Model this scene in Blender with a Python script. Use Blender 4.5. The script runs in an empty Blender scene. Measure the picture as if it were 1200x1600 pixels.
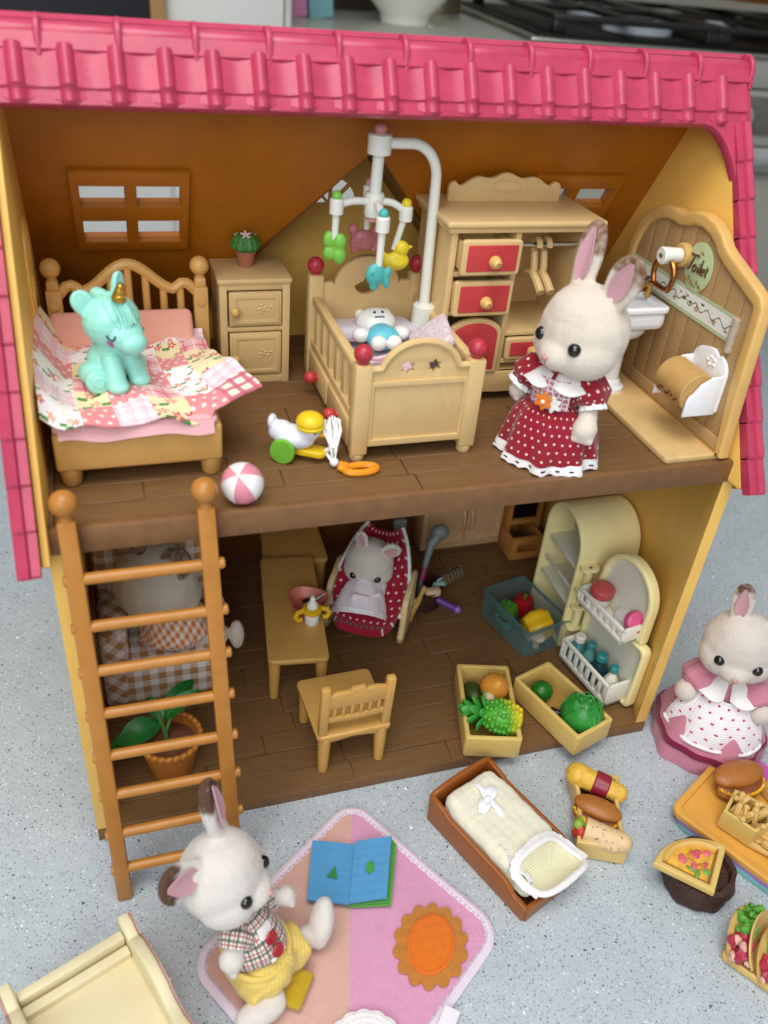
import bpy, bmesh, math, random
from mathutils import Vector as V, Matrix as Mx, noise as nz
from mathutils.bvhtree import BVHTree
R = math.radians
random.seed(7)
sc = bpy.context.scene
col = sc.collection
sc.unit_settings.scale_length = 0.01          # one unit is one centimetre
# ------------------------------------------------------------------ camera
cam = bpy.data.cameras.new('camera'); co = bpy.data.objects.new('camera', cam); col.objects.link(co)
_p, _y, _r = 0.6029, 0.3523, 0.0984
f = V((math.sin(_y)*math.cos(_p), math.cos(_y)*math.cos(_p), -math.sin(_p)))
r = V((math.cos(_y), -math.sin(_y), 0)); u = r.cross(f)
r2 = math.cos(_r)*r + math.sin(_r)*u; u2 = -math.sin(_r)*r + math.cos(_r)*u
co.matrix_world = Mx(((r2.x, u2.x, -f.x, 2.958), (r2.y, u2.y, -f.y, -26.81), (r2.z, u2.z, -f.z, 36.487), (0, 0, 0, 1)))
cam.sensor_fit = 'VERTICAL'; cam.sensor_height = 24; cam.lens = 1336.75/1600*24
cam.clip_start = 0.5; cam.clip_end = 2000
cam.dof.use_dof = True; cam.dof.focus_distance = 43; cam.dof.aperture_fstop = 0.065
sc.camera = co
# ------------------------------------------------------------------ light
w = bpy.data.worlds.new('World'); sc.world = w; w.use_nodes = True
w.node_tree.nodes['Background'].inputs[0].default_value = (0.86, 0.93, 1.0, 1)
w.node_tree.nodes['Background'].inputs[1].default_value = 0.42
def area(name, loc, target, sx, sy, power, colr):
    l = bpy.data.lights.new(name, 'AREA'); l.shape = 'RECTANGLE'; l.size = sx; l.size_y = sy; l.energy = power; l.color = colr
    o = bpy.data.objects.new(name, l); col.objects.link(o); o.location = loc
    o.rotation_euler = (V(target) - V(loc)).to_track_quat('-Z', 'Y').to_euler(); return o
area('ceiling_light', (-5, -30, 125), (14, 0, 5), 75, 65, 118000, (1.0, .97, .93))
area('window_light', (-50, -115, 92), (14, 6, 8), 110, 90, 140000, (0.9, .96, 1.0))
sc.view_settings.view_transform = 'Standard'; sc.view_settings.look = 'None'
sc.view_settings.exposure = -0.07; sc.view_settings.gamma = 1.0
sc.render.film_transparent = False
sc.cycles.max_bounces = 6; sc.cycles.diffuse_bounces = 4; sc.cycles.glossy_bounces = 3; sc.cycles.transmission_bounces = 6
sc.cycles.use_denoising = True; sc.cycles.caustics_reflective = False; sc.cycles.caustics_refractive = False
# ------------------------------------------------------------------ materials
def lin(h):
    h = h.lstrip('#'); o = []
    for i in (0, 2, 4):
        c = int(h[i:i+2], 16)/255; o.append(c/12.92 if c <= .04045 else ((c+.055)/1.055)**2.4)
    return (*o, 1)
class Sh:
    def __init__(s, name):
        s.mat = bpy.data.materials.new(name); s.mat.use_nodes = True; s.t = s.mat.node_tree; s.b = s.t.nodes['Principled BSDF']; s._tc = None
    def n(s, typ, ins=None, **kw):
        nd = s.t.nodes.new('ShaderNode'+typ)
        for k, v in kw.items(): setattr(nd, k, v)
        for k, v in (ins or {}).items(): s.set(nd.inputs[k], v)
        return nd
    def set(s, sock, v):
        if isinstance(v, bpy.types.NodeSocket): s.t.links.new(v, sock)
        else: sock.default_value = v
    def m(s, op, a, b=0.0, c=0.0):
        nd = s.n('Math', operation=op); s.set(nd.inputs[0], a); s.set(nd.inputs[1], b); s.set(nd.inputs[2], c); return nd.outputs[0]
    def mix(s, f_, a, b):
        nd = s.n('Mix', data_type='RGBA'); s.set(nd.inputs[0], f_)
        s.set(nd.inputs[6], lin(a) if isinstance(a, str) else a); s.set(nd.inputs[7], lin(b) if isinstance(b, str) else b); return nd.outputs[2]
    def tc(s, k='Object'):
        if not s._tc: s._tc = s.n('TexCoord')
        return s._tc.outputs[k]
    def uv(s):
        x = s.n('SeparateXYZ'); s.set(x.inputs[0], s.tc('UV')); return x.outputs[0], x.outputs[1]
    def vec(s, x, y, z=0.0):
        nd = s.n('CombineXYZ'); s.set(nd.inputs[0], x); s.set(nd.inputs[1], y); s.set(nd.inputs[2], z); return nd.outputs[0]
    def noise(s, scale, detail=3, vec=None, rough=.55, out=0, scl=None):
        nd = s.n('TexNoise', {'Scale': scale, 'Detail': detail, 'Roughness': rough}); v = vec or s.tc()
        if scl:
            mp = s.n('Mapping'); s.set(mp.inputs[0], v); mp.inputs['Scale'].default_value = scl; v = mp.outputs[0]
        s.set(nd.inputs['Vector'], v); return nd.outputs[out]
    def vor(s, scale, vec, rnd=1.0, feature='F1', dim='3D'):
        nd = s.n('TexVoronoi', {'Scale': scale, 'Randomness': rnd}, feature=feature, voronoi_dimensions=dim); s.set(nd.inputs['Vector'], vec); return nd
    def ramp(s, v, a, b):
        nd = s.n('MapRange', {1: a, 2: b, 3: 0.0, 4: 1.0}); s.set(nd.inputs[0], v); return nd.outputs[0]
    def bump(s, h, dist=.02, strength=1.0):
        nd = s.n('Bump', {'Strength': strength, 'Distance': dist}); s.set(nd.inputs['Height'], h); s.set(s.b.inputs['Normal'], nd.outputs[0])
    def color(s, c): s.set(s.b.inputs['Base Color'], lin(c) if isinstance(c, str) else c)
MATS = {}
def plastic(h, rough=.42, var=.10, scale=1.2, bump=.006, bscale=26, spec=.45, **kw):
    key = ('p', h, rough, var, scale, bump, bscale, spec, tuple(kw.items()))
    if key in MATS: return MATS[key]
    s = Sh('plastic_'+h); c = lin(h)
    nf = s.noise(scale, 4)
    c0 = s.mix(s.ramp(nf, .3, .7), tuple(x*(1-var) for x in c[:3])+(1,), tuple(min(1, x*(1+var*.7)) for x in c[:3])+(1,))
    if scale > .6:
        c0 = s.mix(s.m('MULTIPLY', s.ramp(s.noise(7.5, 5, rough=.75), .66, .74), .16), c0, tuple(min(1, x*.4+.55) for x in c[:3])+(1,))
        c0 = s.mix(s.m('MULTIPLY', s.ramp(s.noise(1.0, 4, rough=.7, scl=(3, 23, 9)), .69, .74), .12), c0, tuple(x*.5 for x in c[:3])+(1,))
    s.color(c0)
    s.b.inputs['Specular IOR Level'].default_value = spec
    s.set(s.b.inputs['Roughness'], s.m('ADD', rough-.08, s.m('MULTIPLY', s.noise(scale*3.1, 4), .16)))
    if bump: s.bump(s.noise(bscale, 2), bump)
    for k, v in kw.items(): s.b.inputs[k.replace('_', ' ')].default_value = v
    MATS[key] = s.mat; return s.mat
def metal(h, rough=.25):
    key = ('m', h, rough)
    if key not in MATS: MATS[key] = plastic(h, rough, .08, 2, .002, 20, .5, Metallic=1.0)
    return MATS[key]
def cloth(name, fn, bump=.012, weave=9.0, rough=.92, sheen=.25, fuzz=.0):
    if name in MATS: return MATS[name]
    s = Sh(name); uu, vv = s.uv(); c = fn(s, uu, vv)
    n1 = s.noise(2.3, 4); c = s.mix(s.m('MULTIPLY', s.ramp(n1, .4, .8), .06), c, '#7d6a66')
    s.color(c); s.b.inputs['Roughness'].default_value = rough; s.b.inputs['Specular IOR Level'].default_value = .2
    s.b.inputs['Sheen Weight'].default_value = sheen; s.b.inputs['Sheen Roughness'].default_value = .5
    wv = s.m('ADD', s.m('SINE', s.m('MULTIPLY', uu, weave*6.28)), s.m('SINE', s.m('MULTIPLY', vv, weave*6.28)))
    h_ = s.m('ADD', s.m('MULTIPLY', wv, .18), s.m('MULTIPLY', s.noise(5, 4), .8))
    if fuzz: h_ = s.m('ADD', h_, s.m('MULTIPLY', s.noise(22, 3), fuzz))
    s.bump(h_, bump); MATS[name] = s.mat; return s.mat
def plain(h): return lambda s, uu, vv: s.mix(s.noise(14, 2), tuple(x*.9 for x in lin(h)[:3])+(1,), h)
def stp(s, v, t): return s.m('GREATER_THAN', v, t)
def dots(bg, fg, per, rad, jit=.0):
    def fn(s, uu, vv):
        y = s.m('DIVIDE', vv, per); row = s.m('FLOOR', y)
        x = s.m('ADD', s.m('DIVIDE', uu, per), s.m('MULTIPLY', s.m('MODULO', row, 2.0), .5))
        fx = s.m('SUBTRACT', s.m('FRACT', x), .5); fy = s.m('SUBTRACT', s.m('FRACT', y), .5)
        d = s.m('SQRT', s.m('ADD', s.m('MULTIPLY', fx, fx), s.m('MULTIPLY', fy, fy)))
        d = s.m('ADD', d, s.m('MULTIPLY', s.m('SUBTRACT', s.noise(9, 2), .5), .12))
        return s.mix(s.ramp(d, rad+.03, rad-.03), bg, fg)
    return fn
def gingham(c1, c2, per, ang=0):
    def fn(s, uu, vv):
        if ang:
            ca, sa = math.cos(ang), math.sin(ang)
            uu, vv = s.m('ADD', s.m('MULTIPLY', uu, ca), s.m('MULTIPLY', vv, sa)), s.m('SUBTRACT', s.m('MULTIPLY', vv, ca), s.m('MULTIPLY', uu, sa))
        a = s.ramp(s.m('PINGPONG', s.m('DIVIDE', uu, per/2), 1.0), .46, .54); b = s.ramp(s.m('PINGPONG', s.m('DIVIDE', vv, per/2), 1.0), .46, .54)
        return s.mix(s.m('MULTIPLY', s.m('ADD', a, b), .5), c1, c2)
    return fn
def plaid(base, bands):
    def fn(s, uu, vv):
        c = base
        for (per, off, wd, colr, al) in bands:
            for q in (uu, vv):
                k = s.m('LESS_THAN', s.m('FRACT', s.m('ADD', s.m('DIVIDE', q, per), off)), wd)
                c = s.mix(s.m('MULTIPLY', k, al), c, colr)
        return c
    return fn
def floral(bg, per, cols, leaf='#4f8a45', size=.34):
    def fn(s, uu, vv):
        p = s.vec(s.m('DIVIDE', uu, per), s.m('DIVIDE', vv, per))
        def layer(c, off, sz, colrs, petals):
            pv = s.n('VectorMath', operation='ADD'); s.set(pv.inputs[0], p); pv.inputs[1].default_value = (off, off*.7, 0)
            vo = s.vor(1.0, pv.outputs[0], .75, dim='2D')
            d = s.n('VectorMath', operation='SUBTRACT'); s.set(d.inputs[0], pv.outputs[0]); s.set(d.inputs[1], vo.outputs['Position'])
            x = s.n('SeparateXYZ'); s.set(x.inputs[0], d.outputs[0]); th = s.m('ARCTAN2', x.outputs[1], x.outputs[0])
            rr = s.m('MULTIPLY', s.m('ADD', .72, s.m('MULTIPLY', s.m('COSINE', s.m('MULTIPLY', th, float(petals))), .28)), sz)
            msk = s.m('LESS_THAN', vo.outputs['Distance'], rr)
            sc_ = s.n('SeparateColor'); s.set(sc_.inputs[0], vo.outputs['Color'])
            fc = s.mix(stp(s, sc_.outputs[0], .5), colrs[0], colrs[1])
            c = s.mix(s.m('MULTIPLY', msk, stp(s, sc_.outputs[1], .15)), c, fc)
            if petals > 3: c = s.mix(s.m('LESS_THAN', vo.outputs['Distance'], sz*.28), c, '#f2d27a')
            return c
        c = layer(bg, .43, size*.8, (leaf, leaf), 2)
        return layer(c, 0.0, size, cols, 5)
    return fn
def flock(name, h, tip=None):
    if name in MATS: return MATS[name]
    s = Sh(name); a = s.n('VertexColor'); a.layer_name = 'Col'
    c = s.mix(s.ramp(s.noise(16, 5, rough=.85), .42, .72), a.outputs[0], s.mix(.26, a.outputs[0], '#8a6a50'))
    s.color(c); s.b.inputs['Roughness'].default_value = .95; s.b.inputs['Specular IOR Level'].default_value = .12
    s.b.inputs['Sheen Weight'].default_value = .10; s.b.inputs['Sheen Roughness'].default_value = .5
    s.bump(s.m('ADD', s.noise(34, 3, rough=.9), s.m('MULTIPLY', s.noise(9, 3), .5)), .05); MATS[name] = s.mat; return s.mat
def quartz():
    s = Sh('quartz'); p = s.tc()
    wob = s.n('VectorMath', operation='ADD'); s.set(wob.inputs[0], p)
    wm = s.n('VectorMath', operation='SCALE'); s.set(wm.inputs[0], s.noise(3.2, 2, out=1)); wm.inputs['Scale'].default_value = .22; s.set(wob.inputs[1], wm.outputs[0])
    c = s.mix(s.ramp(s.noise(.5, 5), .3, .7), '#b2bac0', '#bcc4c9')
    c = s.mix(s.m('MULTIPLY', s.ramp(s.noise(14, 3), .45, .75), .3), c, '#9aa4a9')
    for sc_, keep, rad, colr, al in ((3.1, .74, .12, '#454b52', .9), (5.0, .58, .14, '#565d63', .9), (7.8, .45, .17, '#6a7177', .85), (11, .45, .24, '#7b8388', .75), (3.9, .88, .12, '#7d6f5d', .8), (2.2, .9, .11, '#f2f6f8', .95), (6.6, .75, .2, '#dfe6ea', .8)):
        vo = s.vor(sc_, wob.outputs[0], 1.0); q = s.n('SeparateColor'); s.set(q.inputs[0], vo.outputs['Color'])
        k = s.m('MULTIPLY', stp(s, q.outputs[0], keep), s.m('LESS_THAN', vo.outputs['Distance'], s.m('MULTIPLY', s.m('ADD', q.outputs[1], .35), rad*1.3)))
        c = s.mix(s.m('MULTIPLY', k, al), c, colr)
    s.color(c); s.b.inputs['Roughness'].default_value = .24; s.b.inputs['Specular IOR Level'].default_value = .45
    s.bump(s.noise(1.5, 3), .01); return s.mat
def wood(h, key, rough=.5):
    s = Sh('wood_'+key); c = lin(h); rnd = s.n('ObjectInfo').outputs['Random']
    off = s.n('VectorMath', operation='ADD'); s.set(off.inputs[0], s.tc()); s.set(off.inputs[1], s.vec(s.m('MULTIPLY', rnd, 40.0), s.m('MULTIPLY', rnd, 17.0)))
    g = s.noise(1.0, 5, off.outputs[0], .65, scl=(1.1, 16, 9)); g2 = s.noise(1.0, 3, off.outputs[0], .6, scl=(.5, 5, 4))
    cc = s.mix(s.ramp(g, .34, .68), tuple(x*.8 for x in c[:3])+(1,), tuple(x*1.14 for x in c[:3])+(1,))
    cc = s.mix(s.m('MULTIPLY', s.ramp(g2, .4, .7), .35), cc, tuple(x*.75 for x in c[:3])+(1,))
    cc = s.mix(s.m('MULTIPLY', rnd, .10), cc, tuple(x*.6 for x in c[:3])+(1,))
    s.color(cc); s.b.inputs['Roughness'].default_value = rough; s.b.inputs['Specular IOR Level'].default_value = .4
    s.bump(g, .02, .8); return s.mat
# ------------------------------------------------------------------ geometry helpers
def frame(o, x, y):
    x = V(x).normalized(); y = V(y).normalized(); z = x.cross(y); y = z.cross(x).normalized()
    return Mx(((x.x, y.x, z.x, o[0]), (x.y, y.y, z.y, o[1]), (x.z, y.z, z.z, o[2]), (0, 0, 0, 1)))
def TR(x, y, z): return Mx.Translation((x, y, z))
def RZ(a): return Mx.Rotation(R(a), 4, 'Z')
def RX(a): return Mx.Rotation(R(a), 4, 'X')
def RY(a): return Mx.Rotation(R(a), 4, 'Y')
def SC(x, y, z): return Mx.Diagonal((x, y, z, 1))
I4 = Mx.Identity(4)
def arc(cx, cy, r_, a0, a1, n=8, ry=None): return [(cx + r_*math.cos(R(a0+(a1-a0)*i/n)), cy + (ry or r_)*math.sin(R(a0+(a1-a0)*i/n))) for i in range(n+1)]
def rrect(x0, y0, x1, y1, r_, n=4):
    return arc(x1-r_, y1-r_, r_, 0, 90, n)+arc(x0+r_, y1-r_, r_, 90, 180, n)+arc(x0+r_, y0+r_, r_, 180, 270, n)+arc(x1-r_, y0+r_, r_, 270, 360, n)
def circ(cx, cy, r_, n=20, ry=None): return arc(cx, cy, r_, 0, 360-360/n, n-1, ry)
class G:
    def __init__(s): s.bm = bmesh.new(); s.bm.loops.layers.uv.new('UVMap'); s.mi = 0; s.T = I4
    def add(s, tmp, T=None, ownuv=False, mi=None):
        M_ = s.T @ (T or I4); tmp.transform(M_)
        if M_.determinant() < 0: bmesh.ops.reverse_faces(tmp, faces=tmp.faces)
        uv = tmp.loops.layers.uv.get('UVMap') or tmp.loops.layers.uv.new('UVMap')
        tmp.normal_update()
        for fc in tmp.faces:
            if mi is not False: fc.material_index = s.mi if mi is None else mi
            fc.smooth = True
            if not ownuv:
                n = fc.normal; a = max(range(3), key=lambda i: abs(n[i]))
                for l in fc.loops:
                    c = l.vert.co; l[uv].uv = (c.y, c.z) if a == 0 else (c.x, c.z) if a == 1 else (c.x, c.y)
        me = bpy.data.meshes.new('t'); tmp.to_mesh(me); tmp.free(); s.bm.from_mesh(me); bpy.data.meshes.remove(me); return s
    def box(s, c, sz, bev=0.0, seg=2, T=None, taper=None, mi=None):
        t = bmesh.new(); bmesh.ops.create_cube(t, size=1)
        for v in t.verts:
            k = taper if (taper and v.co.z < 0) else 1
            v.co = V((v.co.x*sz[0]*k, v.co.y*sz[1]*k, v.co.z*sz[2]))
        if bev: bmesh.ops.bevel(t, geom=t.edges[:], offset=bev, segments=seg, profile=.5, affect='EDGES')
        return s.add(t, (T or I4) @ TR(*c), mi=mi)
    def bx(s, x0, x1, y0, y1, z0, z1, bev=0.0, seg=2, T=None, mi=None):
        return s.box(((x0+x1)/2, (y0+y1)/2, (z0+z1)/2), (x1-x0, y1-y0, z1-z0), bev, seg, T, mi=mi)
    def sph(s, c, r_, n=16, T=None, mi=None):
        t = bmesh.new(); bmesh.ops.create_uvsphere(t, u_segments=n, v_segments=max(6, n*2//3), radius=1)
        rr = r_ if hasattr(r_, '__len__') else (r_,)*3
        return s.add(t, TR(*c) @ (T or I4) @ SC(*rr), mi=mi)
    def lathe(s, prof, n=20, T=None, fn=None, mi=None, closed=True, uvr=None):
        # prof: (r, z) list; fn(angle, i) -> radius factor
        t = bmesh.new(); uv = t.loops.layers.uv.new('UVMap'); rows = []
        for i, (r_, z) in enumerate(prof):
            if r_ <= 1e-6: rows.append([t.verts.new((0, 0, z))]); continue
            rows.append([t.verts.new((r_*(fn(2*math.pi*k/n, i) if fn else 1)*math.cos(2*math.pi*k/n), r_*(fn(2*math.pi*k/n, i) if fn else 1)*math.sin(2*math.pi*k/n), z)) for k in range(n)])
        rm = uvr or max(p[0] for p in prof); L = [0]
        for a, b in zip(prof, prof[1:]): L.append(L[-1]+math.hypot(a[0]-b[0], a[1]-b[1]))
        def U(k): return k/n*2*math.pi*rm
        for i in range(len(rows)-1):
            a, b = rows[i], rows[i+1]
            for k in range(n):
                k2 = (k+1) % n
                if len(a) == 1 and len(b) == 1: continue
                if len(a) == 1: vs, us = (a[0], b[k2], b[k]), ((U(k+.5), L[i]), (U(k+1), L[i+1]), (U(k), L[i+1]))
                elif len(b) == 1: vs, us = (a[k], a[k2], b[0]), ((U(k), L[i]), (U(k+1), L[i]), (U(k+.5), L[i+1]))
                else: vs, us = (a[k], a[k2], b[k2], b[k]), ((U(k), L[i]), (U(k+1), L[i]), (U(k+1), L[i+1]), (U(k), L[i+1]))
                fc = t.faces.new(vs)
                for l, q in zip(fc.loops, us): l[uv].uv = q
        bmesh.ops.recalc_face_normals(t, faces=t.faces)
        return s.add(t, T, True, mi)
    def cyl(s, p0, p1, r0, r1=None, n=14, bev=.0, mi=None):
        r1 = r0 if r1 is None else r1; d = V(p1)-V(p0); L = d.length; q = d.to_track_quat('Z', 'Y').to_matrix().to_4x4()
        b = min(bev, L/2.1, r0*.9 if r0 else 0, r1*.9 if r1 else 9)
        pr = [(0, 0), (r0-b, 0), (r0, b), (r1, L-b), (r1-b, L), (0, L)] if b > 0 else [(0, 0), (r0, 0), (r1, L), (0, L)]
        return s.lathe(pr, n, Mx.Translation(p0) @ q, mi=mi)
    def tube(s, pts, r_, n=8, closed=False, mi=None, flat=1.0):
        pts = [V(p) for p in pts]; N = len(pts); rs = r_ if hasattr(r_, '__len__') else [r_]*N
        t = bmesh.new(); rings = []; up = V((0, 0, 1)); pn = None
        for i, p in enumerate(pts):
            a = pts[(i-1) % N] if (closed or i) else p; b = pts[(i+1) % N] if (closed or i < N-1) else p
            d = (b-a).normalized()
            if pn is None: x = d.cross(up if abs(d.z) < .9 else V((1, 0, 0))).normalized()
            else: x = (pn - d*pn.dot(d)).normalized()
            pn = x; y = d.cross(x)
            rings.append([t.verts.new(p + x*math.cos(2*math.pi*k/n)*rs[i] + y*math.sin(2*math.pi*k/n)*rs[i]*flat) for k in range(n)])
        for i in range(N if closed else N-1):
            A, B_ = rings[i], rings[(i+1) % N]
            for k in range(n): t.faces.new((A[k], A[(k+1) % n], B_[(k+1) % n], B_[k]))
        if not closed: t.faces.new(rings[0][::-1]); t.faces.new(rings[-1])
        bmesh.ops.recalc_face_normals(t, faces=t.faces)
        return s.add(t, None, mi=mi)
    def grid(s, fn, nu, nv, uvs=(1, 1), cu=False, thick=0.0, T=None, mi=None, matfn=None):
        # fn(u, v) -> point, u and v in 0..1; uvs in cm
        t = bmesh.new(); uv = t.loops.layers.uv.new('UVMap')
        vs = [[t.verts.new(fn(i/nu, j/nv)) for j in range(nv+1)] for i in range(nu if cu else nu+1)]
        for i in range(nu):
            for j in range(nv):
                i2 = (i+1) % len(vs)
                fc = t.faces.new((vs[i][j], vs[i2][j], vs[i2][j+1], vs[i][j+1]))
                for l, (a, b) in zip(fc.loops, ((i, j), (i+1, j), (i+1, j+1), (i, j+1))): l[uv].uv = (a/nu*uvs[0], b/nv*uvs[1])
                if matfn: fc.material_index = matfn((i+.5)/nu, (j+.5)/nv)
        if thick:
            bmesh.ops.recalc_face_normals(t, faces=t.faces); bmesh.ops.solidify(t, geom=t.faces[:], thickness=thick)
        return s.add(t, T, True, False if matfn else mi)
    def prism(s, out, d, T=None, bev=0.0, holes=(), mi=None, seg=1):
        cu = bpy.data.curves.new('c', 'CURVE'); cu.dimensions = '2D'; cu.fill_mode = 'BOTH'
        for pl in (out, *holes):
            sp = cu.splines.new('POLY'); sp.points.add(len(pl)-1); sp.use_cyclic_u = True
            for p, q in zip(sp.points, pl): p.co = (q[0], q[1], 0, 1)
        return s._curve(cu, d, T, bev, mi, seg)
    def _curve(s, cu, d, T, bev, mi, seg=1):
        cu.extrude = max(d/2-bev, .0005); cu.bevel_depth = bev; cu.bevel_resolution = seg; cu.offset = -bev
        ob = bpy.data.objects.new('c', cu); me = bpy.data.meshes.new_from_object(ob)
        t = bmesh.new(); t.from_mesh(me); bmesh.ops.remove_doubles(t, verts=t.verts, dist=1e-4); bmesh.ops.recalc_face_normals(t, faces=t.faces)
        bpy.data.objects.remove(ob); bpy.data.curves.remove(cu); bpy.data.meshes.remove(me)
        return s.add(t, T, mi=mi)
    def text(s, body, size, d, T, mi=None, shear=0.0):
        cu = bpy.data.curves.new('c', 'FONT'); cu.body = body; cu.size = size; cu.align_x = 'CENTER'; cu.align_y = 'CENTER'; cu.shear = shear; cu.resolution_u = 4
        return s._curve(cu, d, T, 0, mi)
    def blob(s, build, vox=.09, smooth=6, mi=None):
        g = G(); build(g); me = bpy.data.meshes.new('t'); g.bm.to_mesh(me); g.bm.free()
        ob = bpy.data.objects.new('t', me); col.objects.link(ob)
        m_ = ob.modifiers.new('r', 'REMESH'); m_.mode = 'VOXEL'; m_.voxel_size = vox
        if smooth: k = ob.modifiers.new('s', 'SMOOTH'); k.factor = .5; k.iterations = smooth
        dg = bpy.context.evaluated_depsgraph_get(); m2 = bpy.data.meshes.new_from_object(ob.evaluated_get(dg))
        t = bmesh.new(); t.from_mesh(m2)
        bpy.data.objects.remove(ob); bpy.data.meshes.remove(me); bpy.data.meshes.remove(m2)
        return s.add(t, None, mi=mi)
    def jitter(s, amp, freq=1.0, seed=0.0):
        for v in s.bm.verts: v.co += nz.noise_vector(v.co*freq + V((seed, seed*1.7, 3)))*amp
        return s
def wl(o):
    p = V((0, 0, 0))
    while o is not None: p = p + o.location; o = o.parent
    return p
def obj(name, g, mats, parent=None, world=True, ang=38, kind=None, label=None, paint=None):
    if world and parent is not None: bmesh.ops.translate(g.bm, verts=g.bm.verts, vec=-wl(parent))
    me = bpy.data.meshes.new(name); g.bm.to_mesh(me); g.bm.free()
    for m_ in (mats if isinstance(mats, (list, tuple)) else [mats]): me.materials.append(m_)
    me.set_sharp_from_angle(angle=R(ang))
    if paint:
        at = me.color_attributes.new('Col', 'FLOAT_COLOR', 'POINT')
        for i, v in enumerate(me.vertices): at.data[i].color = paint(v.co)
    o = bpy.data.objects.new(name, me); col.objects.link(o); o.parent = parent
    if kind: o['kind'] = kind
    if label: o['label'] = label
    return o
def tag(o, label, cat, group=None):
    o['label'] = label; o['category'] = cat
    if group: o['group'] = group
    return o
def thing(name, label, cat, loc=(0, 0, 0), rz=0, group=None):
    o = bpy.data.objects.new(name, None); col.objects.link(o); o.location = loc; o.rotation_euler = (0, 0, R(rz)); o.empty_display_size = .5
    return tag(o, label, cat, group)
def dup(o, parent, loc=None, name=None):
    c_ = o.copy(); col.objects.link(c_); c_.parent = parent
    if loc is not None: c_.location = loc
    for ch in list(o.children): dup(ch, c_)
    return c_
XZ = lambda y: frame((0, y, 0), (1, 0, 0), (0, 0, 1))       # outline (x, z), faces -y
YZ = lambda x: frame((x, 0, 0), (0, 1, 0), (0, 0, 1))       # outline (y, z)
XY = lambda z: TR(0, 0, z)
UF = 17.5          # height of the upper floor
CT = -.8           # height of the worktop
# common plastics
BEIGE = plastic('#d8b880', .36, .045); BED = plastic('#d3a25c', .34, .05); CARAMEL = plastic('#b57833', .33); PINK = plastic('#b93d5a', .3, .12)
BROWN = plastic('#a8620d', .42, .12, .5); CREAM = plastic('#f2c060', .38, .06, .4); LEMON = plastic('#f0e2a6', .3, .04); WHITE = plastic('#eceae4', .3, .03)
RED = plastic('#c73f42', .4); TABLE = plastic('#cf9f55', .34, .07); DARK = plastic('#241d1a', .5); SLAB = plastic('#7d5733', .5, .16, 1.5, .02, 30)
# ------------------------------------------------------------------ worktop
g = G(); g.bx(-140, 150, -60, 62, -4.8, CT, .3)
obj('worktop', g, quartz(), kind='structure')
# ------------------------------------------------------------------ the dolls' house
HS = thing('dolls_house', 'open fronted two storey toy house with pink tiled roof and brown plank floors', 'dolls house', (14.75, 8, CT))
PLANK = wood('#7a5936', 'plank')
def planks(parent, x0, x1, y0, y1, z, wd, seed):
    rnd = random.Random(seed); y = y0
    while y < y1-.2:
        yy = min(y+wd, y1); x = x0 - rnd.uniform(0, 5)
        while x < x1-.3:
            L = rnd.uniform(5.2, 8.2); xa, xb = max(x, x0), min(x+L, x1)
            if x1-xb < 1.2: xb = x1
            if xb-xa > .3:
                g = G(); dz = rnd.uniform(-.012, .012)
                g.bx(xa+.025, xb-.02, y+.018, yy-.018, z-.15, z+dz, .025, 1); obj('plank', g, PLANK, parent)
            x = xb if xb < x1 else x1
        y = yy
g = G(); g.prism([(0, 0), (30, 0), (32.4, 5.5), (32.4, 19.6), (0, 19.6)], .7, XY(-.44), .03); lf = obj('lower_floor', g, SLAB, HS)
planks(lf, .05, 29.95, .04, 5.24, 0, 1.3, 3); planks(lf, .05, 31.9, 5.24, 19.5, 0, 1.3, 4)
g = G(); g.bx(-.05, 29.72, .28, 19.6, 16.5, UF-.09, .05); g.bx(-.08, 29.75, -.12, .27, 16.5, UF+.12, .09); g.bx(-.07, .3, .27, 16.4, 16.52, UF+.1, .06); g.bx(29.36, 29.74, .27, 16.4, 16.52, UF+.1, .06)
uf = obj('upper_floor', g, SLAB, HS)
planks(uf, .3, 29.36, .28, 16.6, UF, 1.3, 8)
# lower storey walls
g = G(); g.prism([(29.32, 0.02), (29.98, 0.02), (32.4, 5.5), (32.4, 19.6), (31.85, 19.6), (31.85, 5.6)], 16.5, XY(8.25), .05); obj('side_wall', g, CREAM, HS)
g = G(); g.prism([(-.02, .02), (.5, .02), (.5, 19.6), (-.02, 19.6)], 16.5, XY(8.25), .05); obj('side_wall', g, CREAM, HS)
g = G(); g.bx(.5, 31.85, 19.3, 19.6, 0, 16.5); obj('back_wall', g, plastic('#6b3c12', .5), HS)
# gable walls of the upper storey
GP = [(-1.02, 16.75), (-.9, 16.6), (16.9, 16.6), (17.05, 17.1), (8.0, 32.7)]
g = G(); g.prism(GP, .27, YZ(29.53), .04); obj('gable_wall', g, CREAM, HS)
g = G(); g.prism(GP, .27, YZ(-.03), .04); gw = obj('gable_wall', g, CREAM, HS)
arch = [(8.3, 20.4), (11.7, 20.4), (11.7, 23.2)] + arc(10, 23.2, 1.7, 0, 180, 12, 2.6)[1:] + [(8.3, 20.4)][:0]
ain = [(8.6, 20.7), (11.4, 20.7), (11.4, 23.2)] + arc(10, 23.2, 1.4, 0, 180, 12, 2.25)[1:]
g = G(); g.prism(arch, .12, YZ(.14), .03, holes=[ain]); wf = obj('window_frame', g, CREAM, gw)
g = G(); g.prism(ain, .03, YZ(.12)); obj('pane', g, plastic('#f1e2b4', .3), wf)
g = G(); g.bx(.1, .2, 9.93, 10.07, 20.7, 25.4); g.bx(.1, .196, 8.6, 11.4, 22.4, 22.54); g.bx(.1, .193, 8.6, 11.4, 23.9, 24.02)
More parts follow.
